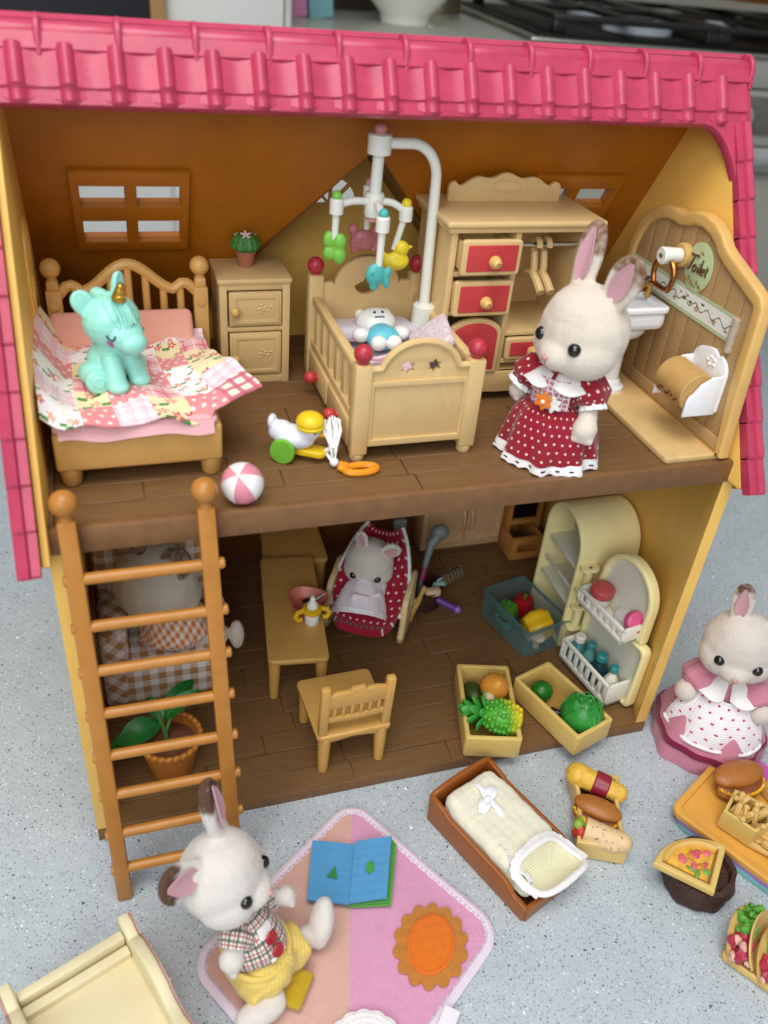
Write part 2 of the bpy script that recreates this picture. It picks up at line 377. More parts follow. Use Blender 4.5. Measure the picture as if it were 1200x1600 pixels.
g.tube([(.16, 8.7, 21.0), (.16, 9.6, 23), (.16, 11.0, 24.6)], .06, 6); g.tube([(.16, 11.3, 21.0), (.16, 10.4, 23), (.16, 9.0, 24.6)], .06, 6); obj('glazing_bar', g, CREAM, wf)
# roof
dn = V((0, 8.6, -15.04)).normalized(); df = V((0, -9.24, -15.7)).normalized()
RF = thing_roof = bpy.data.objects.new('roof', None); col.objects.link(RF); RF.parent = HS; RF.location = (0, 0, 0)
BK = frame((0, 8, 32.45), (-1, 0, 0), tuple(dn))         # x runs to -x; use mirrored u
BK = Mx(((1, 0, 0, 0), (0, dn.y, -dn.z, 8.0), (0, dn.z, dn.y, 32.6), (0, 0, 0, 1)))   # (u, s, n): n points outwards
FR = Mx(((-1, 0, 0, 0), (0, df.y, df.z, 8.0), (0, df.z, -df.y, 32.45), (0, 0, 0, 1)))  # (-u, s, n): n points outwards
AX, AS, KS = 14.66, 4.81, .7235; S1 = 17.6
fx = KS*(S1-AS)
outl = [(.1, 0), (.1, S1), (AX-fx, S1), (AX, AS), (AX+fx, S1), (29.4, S1), (29.4, 0)]
panes = []
for x0 in (2.35, 23.08):
    for xa in (x0, x0+2.28):
        for sa, sb in ((6.75, 7.9), (8.7, 9.95)): panes.append([(xa, sa), (xa+1.8, sa), (xa+1.8, sb), (xa, sb)])
g = G(); g.prism(outl, .3, BK @ TR(0, 0, .15), 0, holes=panes); obj('roof_lining', g, BROWN, RF)
g = G(); g.prism([(-.9, -.1), (-.9, S1+.4), (AX-fx, S1+.4), (AX, AS), (AX+fx, S1+.4), (30.4, S1+.4), (30.4, -.1)], .3, BK @ TR(0, 0, .46), 0, holes=[[(p[0][0]-.25, p[0][1]-.45), (p[1][0]+.25, p[1][1]-.45), (p[2][0]+.25, p[2][1]+.3), (p[3][0]-.25, p[3][1]+.3)] for p in [[panes[k][0], panes[k][1], panes[k+1][2], panes[k+1][3]] for k in range(0, 8, 2)]]); obj('back_slope', g, PINK, RF)
for x0 in (2.0, 22.72):
    g = G(); hp = [[(xa+dx, sa), (xa+dx+1.8, sa), (xa+dx+1.8, sb), (xa+dx, sb)] for xa in (x0+.35,) for dx in (0, 2.28) for sa, sb in ((6.75, 7.9), (8.7, 9.95))]
    g.prism([(x0, 6.0), (x0+4.8, 6.0), (x0+4.8, 10.5), (x0, 10.5)], .28, BK @ TR(0, 0, -.13), .05, holes=hp); obj('window_frame', g, BROWN, RF)
# dormer at the back
za = 32.6+dn.z*AS; ya = 8+dn.y*AS
g = G(); ww = [(AX-9.2, 17.4), (AX+9.2, 17.4), (AX, za+.1)]
def sector(a0, a1, r_, cx=AX-.4, cz=24.5): return [(cx, cz)] + arc(cx, cz, r_, a0, a1, 6)
fan = []
for a0, a1 in ((4, 42), (48, 86), (94, 132), (138, 176)):
    am = (a0+a1)/2; c_ = (AX-.4+.2*math.cos(R(am)), 24.45+.2*math.sin(R(am))); fan.append([c_] + arc(AX-.4, 24.45, 1.35, a0, a1, 6))
g.prism(ww, .25, XZ(16.35), 0, holes=fan); obj('dormer_wall', g, CREAM, RF)
for sg in (1, -1):
    g = G(); p0 = V((AX, ya, za)); p1 = V((AX, 16.5, za)); p2 = V((AX+sg*9.1, 16.5, za-9.1*1.2014))
    t = bmesh.new(); nrm = V((sg*1.2, 0, 1)).normalized()*.25
    a = [t.verts.new(p) for p in (p0, p1, p2)]; b = [t.verts.new(p+nrm) for p in (p0, p1, p2)]
    t.faces.new(a); t.faces.new(b[::-1])
    for i in range(3): t.faces.new((a[i], a[(i+1) % 3], b[(i+1) % 3], b[i]))
    bmesh.ops.recalc_face_normals(t, faces=t.faces); g.add(t); obj('dormer_slope', g, plastic('#6b3c10', .45, .1, .5), RF)
# ridge cap and the one row of front tiles
for k in range(-1, 11):
    x0 = 1.69+2.6*k; x0 = max(x0, -.95); g = G(); x1 = min(1.69+2.6*(k+1), 30.3)
    ol = arc(8, 32.42, .42, -60, 240, 12); g.prism(ol, x1-x0, YZ((x0+x1)/2), .02)
    ol2 = [(8.66, 31.75)] + arc(8, 32.42, .64, 10, 170, 10) + [(7.26, 31.78), (7.46, 31.7), (7.7, 32.0), (8.3, 32.0)]; g.prism(ol2, .24, YZ(x1-.02), .08, seg=2)
    obj('ridge_tile', g, PINK, RF)
    g = G(); g.bx(-x1, -x0, .1, .72, .1, .42, .04, 1, T=FR); obj('ridge_apron', g, PINK, RF)
xr = [-.78] + [.86+1.638*k for k in range(19)]
for i in range(len(xr)-1):
    xa, xb = xr[i], xr[i+1]; wdt = xb-xa; g = G()
    def tile(u, v, xa=xa, wdt=wdt):
        x = xa - .3 + (wdt+.0)*u; s_ = .55 + 1.82*v
        d = abs(x-xa)
        rib = math.sqrt(max(0, 1-(d/.27)**2))*.27*(1.0 if v < .86 else .75)
        pan = .05*math.cos((x-xa)/wdt*2*math.pi)
        lip = 0.10*(1 if v < .74 else 0) + .02*v
        n_ = .26 + rib + pan + lip - (.14 if v > .96 else 0)
        if v > .9: s_ += .1*math.cos((x-xa)/wdt*2*math.pi)
        q = FR @ V((-x, s_, n_)); return q
    def tv(u, v): return tile(u, (0, .25, .5, .7, .735, .77, .88, .95, 1.0)[int(round(v*8))])
    g.grid(tv, 14, 8); obj('roof_tile', g, PINK, RF, ang=50)
g = G(); g.prism([(.9, .3), (.9, 2.42), (-30.35, 2.42), (-30.35, .3)], .5, FR @ TR(0, 0, .0), .06); obj('front_slope', g, PINK, RF)
for sg in (1, -1):
    X = (lambda x: x-.28) if sg > 0 else (lambda x: 29.5-x)
    sp_, ln_ = (1.5, 2.9) if sg > 0 else (.45, 1.2); g = G(); cp = [(-X(29.72-sp_), 2.3), (-X(30.4), 2.3), (-X(30.4), 2.5+ln_), (-X(29.72), 2.5+ln_)] + [(-X(29.72-sp_+sp_*math.sin(R(a))), 2.42+ln_*(1-math.cos(R(a)))) for a in (75, 60, 45, 30, 15, 0)]
    g.prism(cp, .5, FR @ TR(0, 0, .03), .05); obj('roof_corner', g, PINK, RF)
    g = G(); a, b = sorted((X(29.7), X(30.38))); g.prism([(-a, 2.3), (-b, 2.3), (-b, 18.15), (-a, 18.15)], .75, FR @ TR(0, 0, -.42), .04); obj('verge_board', g, BROWN, RF)
    for k in range(10):
        s0 = 2.35+1.6*k; s1 = s0+1.66; g = G()
        prof = [(29.68, -.1), (29.68, .34), (29.98, .34), (30.05, .5), (30.28, .56), (30.45, .42), (30.47, -.1)]
        t = bmesh.new(); ra = [t.verts.new(FR @ V((-X(x), s0, n_+.0))) for x, n_ in prof]; rb = [t.verts.new(FR @ V((-X(x), s1-.1, n_+(.1 if n_ > 0 else 0)))) for x, n_ in prof]; rc = [t.verts.new(FR @ V((-X(x), s1, n_+(.03 if n_ > 0 else 0)))) for x, n_ in prof]
        for A, B_ in ((ra, rb), (rb, rc)):
            for i in range(7): t.faces.new((A[i], A[(i+1) % 7], B_[(i+1) % 7], B_[i]))
        t.faces.new(ra); t.faces.new(rc); bmesh.ops.recalc_face_normals(t, faces=t.faces); g.add(t); obj('verge_tile', g, PINK, RF, ang=30)
# ------------------------------------------------------------------ ladder
LD = thing('ladder', 'orange brown toy ladder with ball tops leaning on the upper floor', 'ladder', (3.5, -3, CT))
la, lb_ = V((1.02, -3.2, CT)), V((.8, -.36, 18.2)); ra_, rb_ = V((6.02, -3.2, CT)), V((5.68, -.36, 18.2))
ld = (lb_-la).normalized()
for a, b in ((la, lb_), (ra_, rb_)):
    d = (b-a); T = frame(a, (1, 0, 0), d); x = (b-a).length
    g = G(); g.box((0, x/2, 0), (.66, x, .5), .1, 2, T=frame(a, (1, 0, d.x/d.z*-1), d)); obj('rail', g, CARAMEL, LD)
    g = G(); tp = b + d.normalized()*.05; g.cyl(tp - d.normalized()*.1, tp + d.normalized()*.25, .26, .22); g.sph(tp + d.normalized()*.62, .5, 20); obj('finial', g, CARAMEL, LD)
for z in (15.78, 13.7, 11.65, 9.58, 7.42, 5.3, 3.1, 1.0):
    k = (z-CT)/(18.2-CT); a = la.lerp(lb_, k); b = ra_.lerp(rb_, k); e = (b-a).normalized()
    g = G(); g.cyl(a-e*.42, b+e*.55, .235, n=12, bev=.06); obj('rung', g, CARAMEL, LD)
# ------------------------------------------------------------------ upper floor: bed
BD = thing('toy_bed', 'honey coloured toy bed with curved spindle headboard and ball posts', 'bed', (3.7, 6.5, UF))
g = G(); g.bx(.5, 6.78, 2.72, 10.5, 18.25, 19.9, .16, 3); g.bx(.62, 6.66, 2.9, 10.4, 19.7, 19.95, .1); obj('bed_base', g, BED, BD)
for x, y in ((1.0, 3.2), (6.35, 3.2)):
    g = G(); g.lathe([(0, 0), (.3, 0), (.38, .1), (.46, .9), (0, .9)], 16, TR(x, y, UF)); obj('leg', g, BED, BD)
for x in (.85, 7.0):
    g = G(); g.bx(x-.32, x+.32, 10.35, 10.95, UF, 22.5, .08); g.box((x, 10.65, 22.7), (.5, .48, .45), .1)
    g.cyl((x, 10.34, 21.9), (x, 10.28, 21.9), .22, n=16, bev=.02); g.cyl((x, 10.65, 22.9), (x, 10.65, 23.15), .2); g.sph((x, 10.65, 23.42), .42, 18); obj('bed_post', g, BED, BD)
def hbz(x):
    t = abs(x-3.93)/2.75; return 23.55 - 1.15*(1-math.cos(min(1, t/.72)*math.pi))/2 + (.28*math.sin((t-.72)/.28*math.pi) if t > .72 else 0)
g = G(); g.tube([(x/10, 10.65, hbz(x/10)) for x in range(10, 69, 2)], .24, 8); obj('headboard_rail', g, BED, BD)
g = G(); g.bx(1.1, 6.7, 10.5, 10.8, 19.0, 19.9, .05); obj('headboard_rail', g, BED, BD)
for k in range(7):
    x = 1.75+k*.73; g = G(); g.cyl((x, 10.65, 19.8), (x, 10.65, hbz(x)), .17, n=10); obj('spindle', g, BED, BD)
PKC = cloth('pink_cloth', plain('#e9a793'), weave=5)
g = G(); g.bx(.55, 6.6, 2.62, 10.2, 19.96, 20.3, .13, 3); g.bm.verts.ensure_lookup_table()
g.grid(lambda u_, v_: V((.75+5.7*u_, 2.62-.22*v_ + .05*math.sin(u_*19), 20.2-.45*v_+.08*math.sin(u_*11+1)*v_)), 30, 4, (6, .5)); obj('sheet', g, cloth('sheet_cloth', plain('#e8b0b4')), BD)
g = G()
g.box((0, 0, 0), (5.9, 1.7, .62), .28, 4); g.jitter(.07, .8); g.bm.transform(TR(3.55, 9.72, 20.95) @ RX(48)); tag(obj('pillow', g, PKC), 'plain salmon pink pillow leaning against the curved headboard', 'pillow')
QM = [cloth('q_dots', dots('#e28a8c', '#fae6df', .42, .19)), cloth('q_flower', floral('#f3ecea', .55, ('#cf4a62', '#f0a49c'), size=.3)),
      cloth('q_band', floral('#ecdcac', .75, ('#cc4a64', '#e08a90'), size=.34)), cloth('q_plaid', plaid('#e5949a', ((1.0, .0, .5, '#f2c9c9', .45), (1.0, .22, .06, '#b42a45', .8), (1.0, .72, .05, '#fbf2ee', .8)))),
      cloth('q_white', plaid('#f3e4e6', ((.5, 0, .4, '#e9b8c4', .5), (.5, .6, .08, '#d98aa4', .5)))), cloth('q_stripe', plaid('#f6e8d8', ((.55, 0, .35, '#cb5f74', .9), )))]
def qmat(u_, v_):
    c = int(u_*5.999); r_ = int(v_*5.999)
    tbl = ["104205", "420314", "132012", "021302", "410123", "202514"]
    return int(tbl[r_][c])
def quilt(u_, v_):
    xl = .28 - .35*math.sin(v_*3.1)*.4; xr_ = 8.55*(1-v_)**1.0 + 6.95*v_ - .55*math.sin(v_*math.pi)
    x = xl + (xr_-xl)*u_; y = 2.35 + 7.75*v_ + 2.0*(1-v_)*max(0, u_-.62)**1.3*2.6 - .12*math.sin(u_*9)*(1-v_)
    z = 20.62 + .10*math.sin(x*1.9+v_*3) + .07*math.sin(y*2.3+x) + .05*math.sin(x*4.1-y*2.2)
    z += 1.75*max(0, 1-x/1.15)**1.4*(.35+.65*min(1, v_*2.2)) + .2*math.sin(v_*8+1)*max(0, 1-x/1.4)
    z += .35*max(0, v_-.86)/.14*(.6+.4*math.sin(x*2)); z -= .4*max(0, .1-v_)/.1*(.6+.4*math.sin(x*2.3)) * (1 if u_ < .75 else .2)
    z += (.55*max(0, u_-.8)/.2*(.4+.6*math.sin(v_*4.4+.6)) if u_ > .8 else 0) + .06*math.sin(v_*25)*max(0, u_-.85)/.15
    return V((x, y, z))
g = G(); g.grid(quilt, 64, 64, (8, 8), thick=.07, matfn=qmat); tag(obj('quilt', g, QM, ang=70), 'pink patchwork quilt of dotted and flowered squares spread crookedly over the bed', 'quilt')
def ear(b, base, tip, wd, th, face, dent=.32, T=I4, n=16, m=16, lop=0.0):
    base, tip, face = V(base), V(tip), V(face); ax = (tip-base); L = ax.length; ax.normalize(); sx = ax.cross(face).normalized(); fy = sx.cross(ax).normalized()
    def p(u_, v_):
        a = 2*math.pi*u_; vv = v_*1.0
        k = .66+.34*math.sin(min(1, vv/.58)*math.pi/2) if vv < .58 else math.sqrt(max(0, 1-((vv-.58)/.42)**2))
        x = wd*k*math.cos(a); y = th*math.sin(a)*(.35+.65*k if k > 0 else 0)
        if math.sin(a) > 0: y -= dent*th*2.2*(1-(math.cos(a))**2)*min(1, k*1.4)*min(1, vv*3)
        return T @ (base + ax*L*vv + sx*x + fy*(y + lop*vv*vv*L))
    b.grid(p, n, m, cu=True)
def ear_inner(g_, base, tip, wd, th, face, T=I4, lop=0.0, v0=.14, v1=.88, ww=.56):
    base, tip, face = V(base), V(tip), V(face); ax = (tip-base); L = ax.length; ax.normalize(); sx = ax.cross(face).normalized(); fy = sx.cross(ax).normalized()
    def p(u_, v_):
        vv = v0+(v1-v0)*v_; k = math.sin(math.pi*(.05+.92*v_**.85))**.75; a = (u_-.5)*2
        return T @ (base + ax*L*vv + sx*(wd*ww*k*a) + fy*(th*.34 + th*.3*a*a*k + lop*vv*vv*L))
    g_.grid(p, 8, 12, thick=.05)
# ------------------------------------------------------------------ unicorn
MINT = plastic('#9adfcf', .3, .05, .8, .004)
UN = thing('unicorn_figure', 'mint green sitting unicorn with gold horn and closed eyes on the quilt', 'toy unicorn', (3.25, 5.4, 20.55))
UT = TR(3.1, 5.35, 20.6) @ RZ(36)                       # local forward is -y
g = G(); g.T = UT
def ub(b):
    b.sph((0, .05, 2.62), (1.12, 1.06, 1.02)); b.sph((0, -.62, 2.28), (.74, .8, .62)); b.sph((0, -1.12, 2.08), (.56, .52, .46)); b.sph((0, .1, 2.85), (.88, .9, .72))
    b.sph((0, .42, .85), (.92, .82, .95)); b.cyl((0, .3, 1.0), (0, 0, 1.9), .78, .6)
    for s_ in (1, -1):
        b.cyl((s_*.4, -.2, 1.4), (s_*.52, -.62, .3), .36, .4, n=16); b.sph((s_*.52, -.66, .26), (.42, .46, .28))
        b.sph((s_*.8, .4, .5), (.5, .75, .5))
    b.sph((0, 1.3, .5), (.3, .45, .3))
    ear(b, (-.6, .3, 2.85), (-1.12, .55, 3.85), .42, .34, (-.45, -1, .1)); ear(b, (.38, .1, 2.9), (.58, .1, 4.4), .34, .26, (.3, -1, .1))
g.blob(ub, .05, 4); hd_bvh = BVHTree.FromBMesh(g.bm); body = obj('body', g, MINT, UN)
for s_ in (1, -1):
    g = G(); g.T = UT; d_ = V((s_*.5, -1, .1)).normalized(); c_ = V((s_*1.05, -.22, .46))
    g.lathe([(0, .0), (.36, 0), (.46, .06), (.5, .2), (.46, .55), (.3, .7), (0, .7)], 24, Mx.Translation(c_-d_*.45) @ (-d_).to_track_quat('Z', 'Y').to_matrix().to_4x4() @ TR(0, 0, -.5)); g.lathe([(0, .0), (.2, .0), (.26, .05), (.3, .1)], 20, Mx.Translation(c_-d_*-.09) @ (-d_).to_track_quat('Z', 'Y').to_matrix().to_4x4()); obj('hind_foot', g, MINT, UN)
g = G(); g.T = UT
def lock(b, pts, r0, r1):
    n_ = len(pts)-1
    for k in range(n_*6+1):
        t_ = k/(n_*6); x = t_*n_; i = min(int(x), n_-1); p = V(pts[i]).lerp(V(pts[i+1]), x-i); rr = (r0+(r1-r0)*t_)*(.55+.45*math.sin(math.pi*min(1, t_*1.15+.1))); b.sph(p, rr, 12)
def mane(b):
    lock(b, [(0, .25, 3.45), (.1, -.45, 3.4), (.1, -.95, 2.95), (-.12, -1.12, 2.62)], .36, .2); lock(b, [(-.1, .2, 3.45), (-.35, -.3, 3.35), (-.45, -.75, 3.0), (-.4, -.95, 2.7)], .3, .16); lock(b, [(.1, .2, 3.4), (.42, -.35, 3.25), (.55, -.75, 2.85)], .3, .16)
    lock(b, [(0, .2, 3.45), (0, .75, 3.4), (0, 1.1, 2.8), (0, 1.05, 2.0), (-.15, 1.05, 1.5)], .34, .28)
g.blob(mane, .045, 2); obj('mane', g, MINT, UN)
g = G(); g.T = UT
for k in range(5): x = -.36+.14*k; g.tube([(x*.5, -.1, 3.78-.02*abs(k-2)), (x*.75, -.55, 3.62-.05*abs(k-2)), (x*.95, -1.0, 3.22-.06*abs(k-2)), (x*.9-.08, -1.22, 2.85)], .035, 5)
obj('hair_strand', g, MINT, UN)['kind'] = 'stuff'
g = G(); g.T = UT; g.cyl((-.05, -.55, 3.6), (-.05, -.8, 4.3), .27, .12, n=14, bev=.06)
for k in range(3): g.tube([(-.05+(.27-.045*k)*math.cos(a*.7), -.6-.075*k+(.27-.045*k)*math.sin(a*.7)*.9, 3.74+.2*k-.08*math.sin(a*.7)) for a in range(9)], .035, 5, True)
obj('horn', g, metal('#d9ad4a', .3), UN)
UTi = UT.inverted()
def cast(bvh, T, c, d):
    o = T @ V(c); e = (T.to_3x3() @ V(d)).normalized(); h = bvh.ray_cast(o + e*6, -e); return h[0], h[1]
def decal_line(g_, bvh, T, c, dirs, r_, flat=.5, lift=.0):
    pts = []
    for d in dirs:
        p, n = cast(bvh, T, c, d)
        if p is not None: pts.append(p+n*lift)
    if len(pts) > 1: g_.tube(pts, r_, 6)
g = G(); g2 = G()
for s_ in (1, -1):
    decal_line(g, hd_bvh, UT, (0, -.1, 2.4), [(s_*(.78+.24*math.cos(a/8*math.pi)), -.72, .05-.2*math.sin(a/8*math.pi)) for a in range(9)], .045)
    p, n = cast(hd_bvh, UT, (0, -.1, 2.4), (s_*.8, -.7, -.4)); q = n.to_track_quat('Z', 'Y').to_matrix().to_4x4()
    ht = [(.16*math.sin(t_)**3, .012*(13*math.cos(t_)-5*math.cos(2*t_)-2*math.cos(3*t_)-math.cos(4*t_))) for t_ in [k*2*math.pi/24 for k in range(24)]]
    g2.prism(ht, .04, Mx.Translation(p) @ q)
obj('eyelash', g, plastic('#20444c', .5), UN); obj('cheek_mark', g2, plastic('#b8429a', .5), UN)
# ------------------------------------------------------------------ bedside cabinet and cactus
NS = thing('bedside_cabinet', 'narrow beige bedside cabinet with a drawer above a small door', 'cabinet', (9.45, 12.1, UF))
g = G(); g.bx(7.85, 8.2, 10.7, 13.55, UF, 22.6, .04); g.bx(10.75, 11.1, 10.7, 13.55, UF, 22.6, .04); g.bx(8.2, 10.75, 13.3, 13.5, UF, 22.5); g.bx(8.19, 10.76, 10.72, 13.4, UF+.02, 17.95, .04); g.bx(8.19, 10.76, 10.72, 13.4, 20.2, 20.42, .04); g.bx(8.19, 10.76, 10.72, 13.4, 22.2, 22.55, .03)
obj('carcass', g, BEIGE, NS)
g = G(); g.bx(7.76, 11.18, 10.6, 13.6, 22.5, 22.75, .08); obj('top', g, BEIGE, NS)
def panel(nm, x0, x1, z0, z1, y, kn, rose=True):
    g = G(); g.bx(x0, x1, y-.02, y+.25, z0, z1, .06)
    g.prism([(x0+.12, z0+.12), (x1-.12, z0+.12), (x1-.12, z1-.12), (x0+.12, z1-.12)], .1, XZ(y-.03), .03, holes=[[(x0+.38, z0+.3), (x1-.34, z0+.3), (x1-.34, z1-.3), (x0+.38, z1-.3)]])
    if rose:
        for k in range(9):
            a = k*2.4; rr = .04+.035*k; g.sph((x1-.85+rr*math.cos(a)*1.1, y-.02, (z0+z1)/2+.02+rr*math.sin(a)*.7), (.1, .04, .07), 8)
    o = obj(nm, g, BEIGE, NS); g = G(); g.cyl((kn[0], y-.02, kn[1]), (kn[0], y-.22, kn[1]), .1); g.sph((kn[0], y-.3, kn[1]), (.2, .17, .22), 14); obj('knob', g, plastic('#dfb469', .35), o)
panel('drawer', 8.27, 10.7, 20.5, 22.12, 10.66, (8.5, 21.3)); panel('door', 8.27, 10.7, 18.02, 20.14, 10.66, (8.5, 18.95))
CA = thing('potted_cactus', 'tiny round green cactus with pale star flower in a terracotta pot', 'cactus', (9.35, 12.5, 22.76))
g = G(); g.lathe([(0, 0), (.36, 0), (.46, .6), (.5, .62), (.5, .78), (.4, .78), (.38, .7), (0, .7)], 18, TR(9.35, 12.5, 22.76)); obj('pot', g, plastic('#a9664a', .6), CA)
g = G(); g.lathe([(0, 0), (.45, .02), (.66, .22), (.64, .5), (.4, .78), (0, .85)], 48, TR(9.35, 12.5, 23.4), lambda a, i: 1+.05*math.cos(a*14) if i else 1); obj('cactus', g, plastic('#3f7a34', .5, .2, 3), CA)
g = G()
for k in range(14):
    a = k*2*math.pi/14
    for e in (.35, .7): g.cyl((9.35+.66*math.cos(a)*math.cos(e), 12.5+.66*math.sin(a)*math.cos(e), 23.55+.66*math.sin(e)), (9.35+.74*math.cos(a)*math.cos(e), 12.5+.74*math.sin(a)*math.cos(e), 23.55+.74*math.sin(e)), .022, .01, 5)
obj('spine', g, plastic('#cfe0b0', .6), CA)
for cx, cy, rr in ((9.32, 12.25, .26), (9.0, 12.62, .16), (9.72, 12.6, .16)):
    g = G()
    for k in range(5):
        a = k*2*math.pi/5+.3; g.box((rr*.5*math.cos(a), rr*.5*math.sin(a), 0), (rr, rr*.42, .05), .02, 1, T=TR(cx, cy, 24.25 if rr > .2 else 24.12) @ RX(25) @ TR(rr*.5*math.cos(a), rr*.5*math.sin(a), 0) @ Mx.Rotation(a, 4, 'Z') @ TR(-rr*.5*math.cos(a), -rr*.5*math.sin(a), 0))
    obj('flower', g, plastic('#e8c3c4', .6), CA)
# ------------------------------------------------------------------ cot
CR = thing('toy_cot', 'beige toy cot with red ball finials, slatted sides and arched ends', 'cot', (14.9, 7.1, UF))
for x, y, zt in ((12.45, 3.1, 21.95), (17.35, 3.1, 21.95), (12.4, 11.25, 22.7), (17.4, 11.25, 22.7)):
    g = G(); g.bx(x-.36, x+.36, y-.34, y+.34, UF+.35, zt, .09); g.lathe([(0, 0), (.26, 0), (.32, .1), (.32, .3), (.22, .38), (0, .38)], 16, TR(x, y, UF)); p_ = obj('post', g, BEIGE, CR)
    g = G(); g.cyl((x, y, zt-.05), (x, y, zt+.12), .2); g.sph((x, y, zt+.42), .39, 20); obj('finial', g, plastic('#b93242', .32, .25, 5), p_)
def star(cx, cz, r_): return [(cx+(r_ if k % 2 == 0 else r_*.62)*math.sin(k*math.pi/6), cz+(r_ if k % 2 == 0 else r_*.62)*math.cos(k*math.pi/6)) for k in range(12)]
fb = [(12.7, 18.2), (17.1, 18.2), (17.1, 21.75)] + arc(14.9, 21.35, 1.75, 14, 166, 14, 1.55) + [(12.7, 21.75)]
g = G(); g.prism(fb, .28, XZ(3.12), .04, holes=[star(14.35, 21.72, .32), star(15.5, 21.72, .32)])
g.prism([(12.75, 18.2), (17.05, 18.2), (17.05, 21.2), (12.75, 21.2)], .14, XZ(2.93), .04, holes=[[(12.95, 18.5), (16.85, 18.5), (16.85, 20.95), (12.95, 20.95)]])
g.tube([(x, 2.96, z) for x, z in [(12.75, 21.72), (13.15, 21.72)] + arc(14.9, 21.35, 1.72, 165, 15, 16, 1.5) + [(16.65, 21.72), (17.05, 21.72)]], .15, 8); obj('footboard', g, BEIGE, CR)
hb_ = [(12.7, 18.2), (17.1, 18.2), (17.1, 22.35), (16.6, 22.35)] + arc(14.9, 22.1, 1.6, 5, 175, 14, 1.45) + [(13.2, 22.35), (12.7, 22.35)]
moon = arc(14.9, 22.35, .66, 68, -160, 14) + [(14.6, 22.3), (14.75, 22.36), (14.78, 22.5), (14.95, 22.62), (15.05, 22.8)]
g = G(); g.prism(hb_, .4, XZ(11.25), .06, holes=[moon]); obj('headboard', g, BEIGE, CR)
for x in (12.4, 17.4):
    g = G(); g.bx(x-.2, x+.2, 3.4, 10.95, 21.35, 21.75, .08); g.bx(x-.2, x+.2, 3.4, 10.95, 19.25, 19.6, .06); sr = obj('side_rail', g, BEIGE, CR)
    for k in range(6):
        y = 4.0+k*1.25; g = G(); g.bx(x-.14, x+.14, y-.24, y+.24, 19.5, 21.45, .06); obj('slat', g, BEIGE, sr)
    g = G(); g.bx(x-.16, x+.16, 3.4, 10.95, UF+.3, 19.3, .04); obj('side_panel', g, BEIGE, CR)
for y0 in (3.6, 7.3):
    g = G(); g.bx(12.1, 12.32, y0, y0+3.5, 17.9, 19.15, .06); d_ = obj('drawer', g, BEIGE, CR); g = G(); g.cyl((12.12, y0+1.75, 18.5), (11.9, y0+1.75, 18.5), .13); g.sph((11.78, y0+1.75, 18.5), .3, 14); obj('knob', g, RED, d_)
LAV = cloth('lavender_towel', plain('#d9cfdd'), .02, 6, fuzz=.8); KNIT = cloth('knit', lambda s, a, b: s.mix(s.ramp(s.noise(7, 3), .45, .6), '#e6d9e0', '#d9b9c2'), .04, 3.2, fuzz=1.0)
g = G(); g.bx(12.65, 17.15, 3.35, 11.0, 19.4, 20.15, .2, 3); g.jitter(.05, .9); obj('mattress', g, LAV, CR)
g = G(); g.box((0, 0, 0), (4.1, 2.6, .7), .3, 4, T=TR(14.8, 9.6, 20.55) @ RX(-12)); g.jitter(.08, .9, 4); tag(obj('pillow', g, LAV), 'pale lavender towelling pillow at the head of the cot', 'pillow')
g = G(); g.grid(lambda a, b: V((12.75+3.3*a, 3.5+4.0*b, 20.28+.12*math.sin(a*5+b*3)+.1*math.sin(b*9)+.1*(a > .96)*0)), 30, 30, (4, 4), thick=.12); g.jitter(.06, .9, 2); tag(obj('blanket', g, KNIT, ang=80), 'pale lilac knitted blanket spread at the foot of the cot', 'blanket')
g = G(); g.box((0, 0, 0), (2.0, 2.9, .55), .24, 4); g.jitter(.12, .8, 9); g.bm.transform(TR(16.55, 6.3, 21.35) @ RZ(-14) @ RY(-38)); tag(obj('cushion', g, KNIT, ang=80), 'pale pink flecked knitted cushion propped on the right side of the cot', 'cushion')
g = G()
for dx, a in ((0, 25), (.75, -40)): g.tube([(14.3+dx+.32*math.cos(t_*.55)*(1.6), 6.2+.4*dx+.2*math.sin(t_*.55), 20.62+.04*math.sin(t_)) for t_ in range(11)], .1, 6, flat=.35)
tag(obj('ribbon', g, cloth('pink_ribbon', plain('#ecc9d3'))), 'small pale pink ribbon bow on the cot blanket', 'ribbon')
# kitten doll in the cot
KT = thing('kitten_doll', 'small white kitten figure in a light blue romper lying in the cot', 'doll', (14.7, 8.0, 20.7))
KM = TR(14.75, 7.9, 20.75) @ RX(8); g = G(); g.T = KM
def kb(b):
    b.sph((0, 1.0, .35), (.95, .75, .62)); b.sph((-.62, 1.55, .42), (.26, .3, .26)); b.sph((.62, 1.55, .42), (.26, .3, .26)); b.sph((0, -.1, .25), (.7, .7, .5))
    b.sph((-.95, .1, .25), (.42, .38, .34)); b.sph((.95, .1, .25), (.42, .38, .34)); b.sph((-.36, -.75, .3), (.38, .36, .34)); b.sph((.36, -.75, .3), (.38, .36, .34))
g.blob(kb, .055, 4); bv = BVHTree.FromBMesh(g.bm); obj('body', g, plastic('#e9eae4', .38), KT)
g = G(); g.T = KM; g.blob(lambda b: (b.sph((0, -.2, .24), (.79, .66, .56)), b.sph((0, .2, .28), (.6, .36, .44))), .05, 4); obj('romper', g, plastic('#63bdd0', .4), KT)
g = G()
for s_ in (1, -1):
    p, n = cast(bv, KM, (0, 1.0, .35), (s_*.32, -.28, 1)); g.sph(p, .07, 8)
obj('eye', g, DARK, KT)
g = G(); decal_line(g, bv, KM, (0, 1.0, .35), [(x*.1, -.72, .85) for x in range(-4, 5)], .045); obj('mouth', g, plastic('#6a7392', .5), KT)
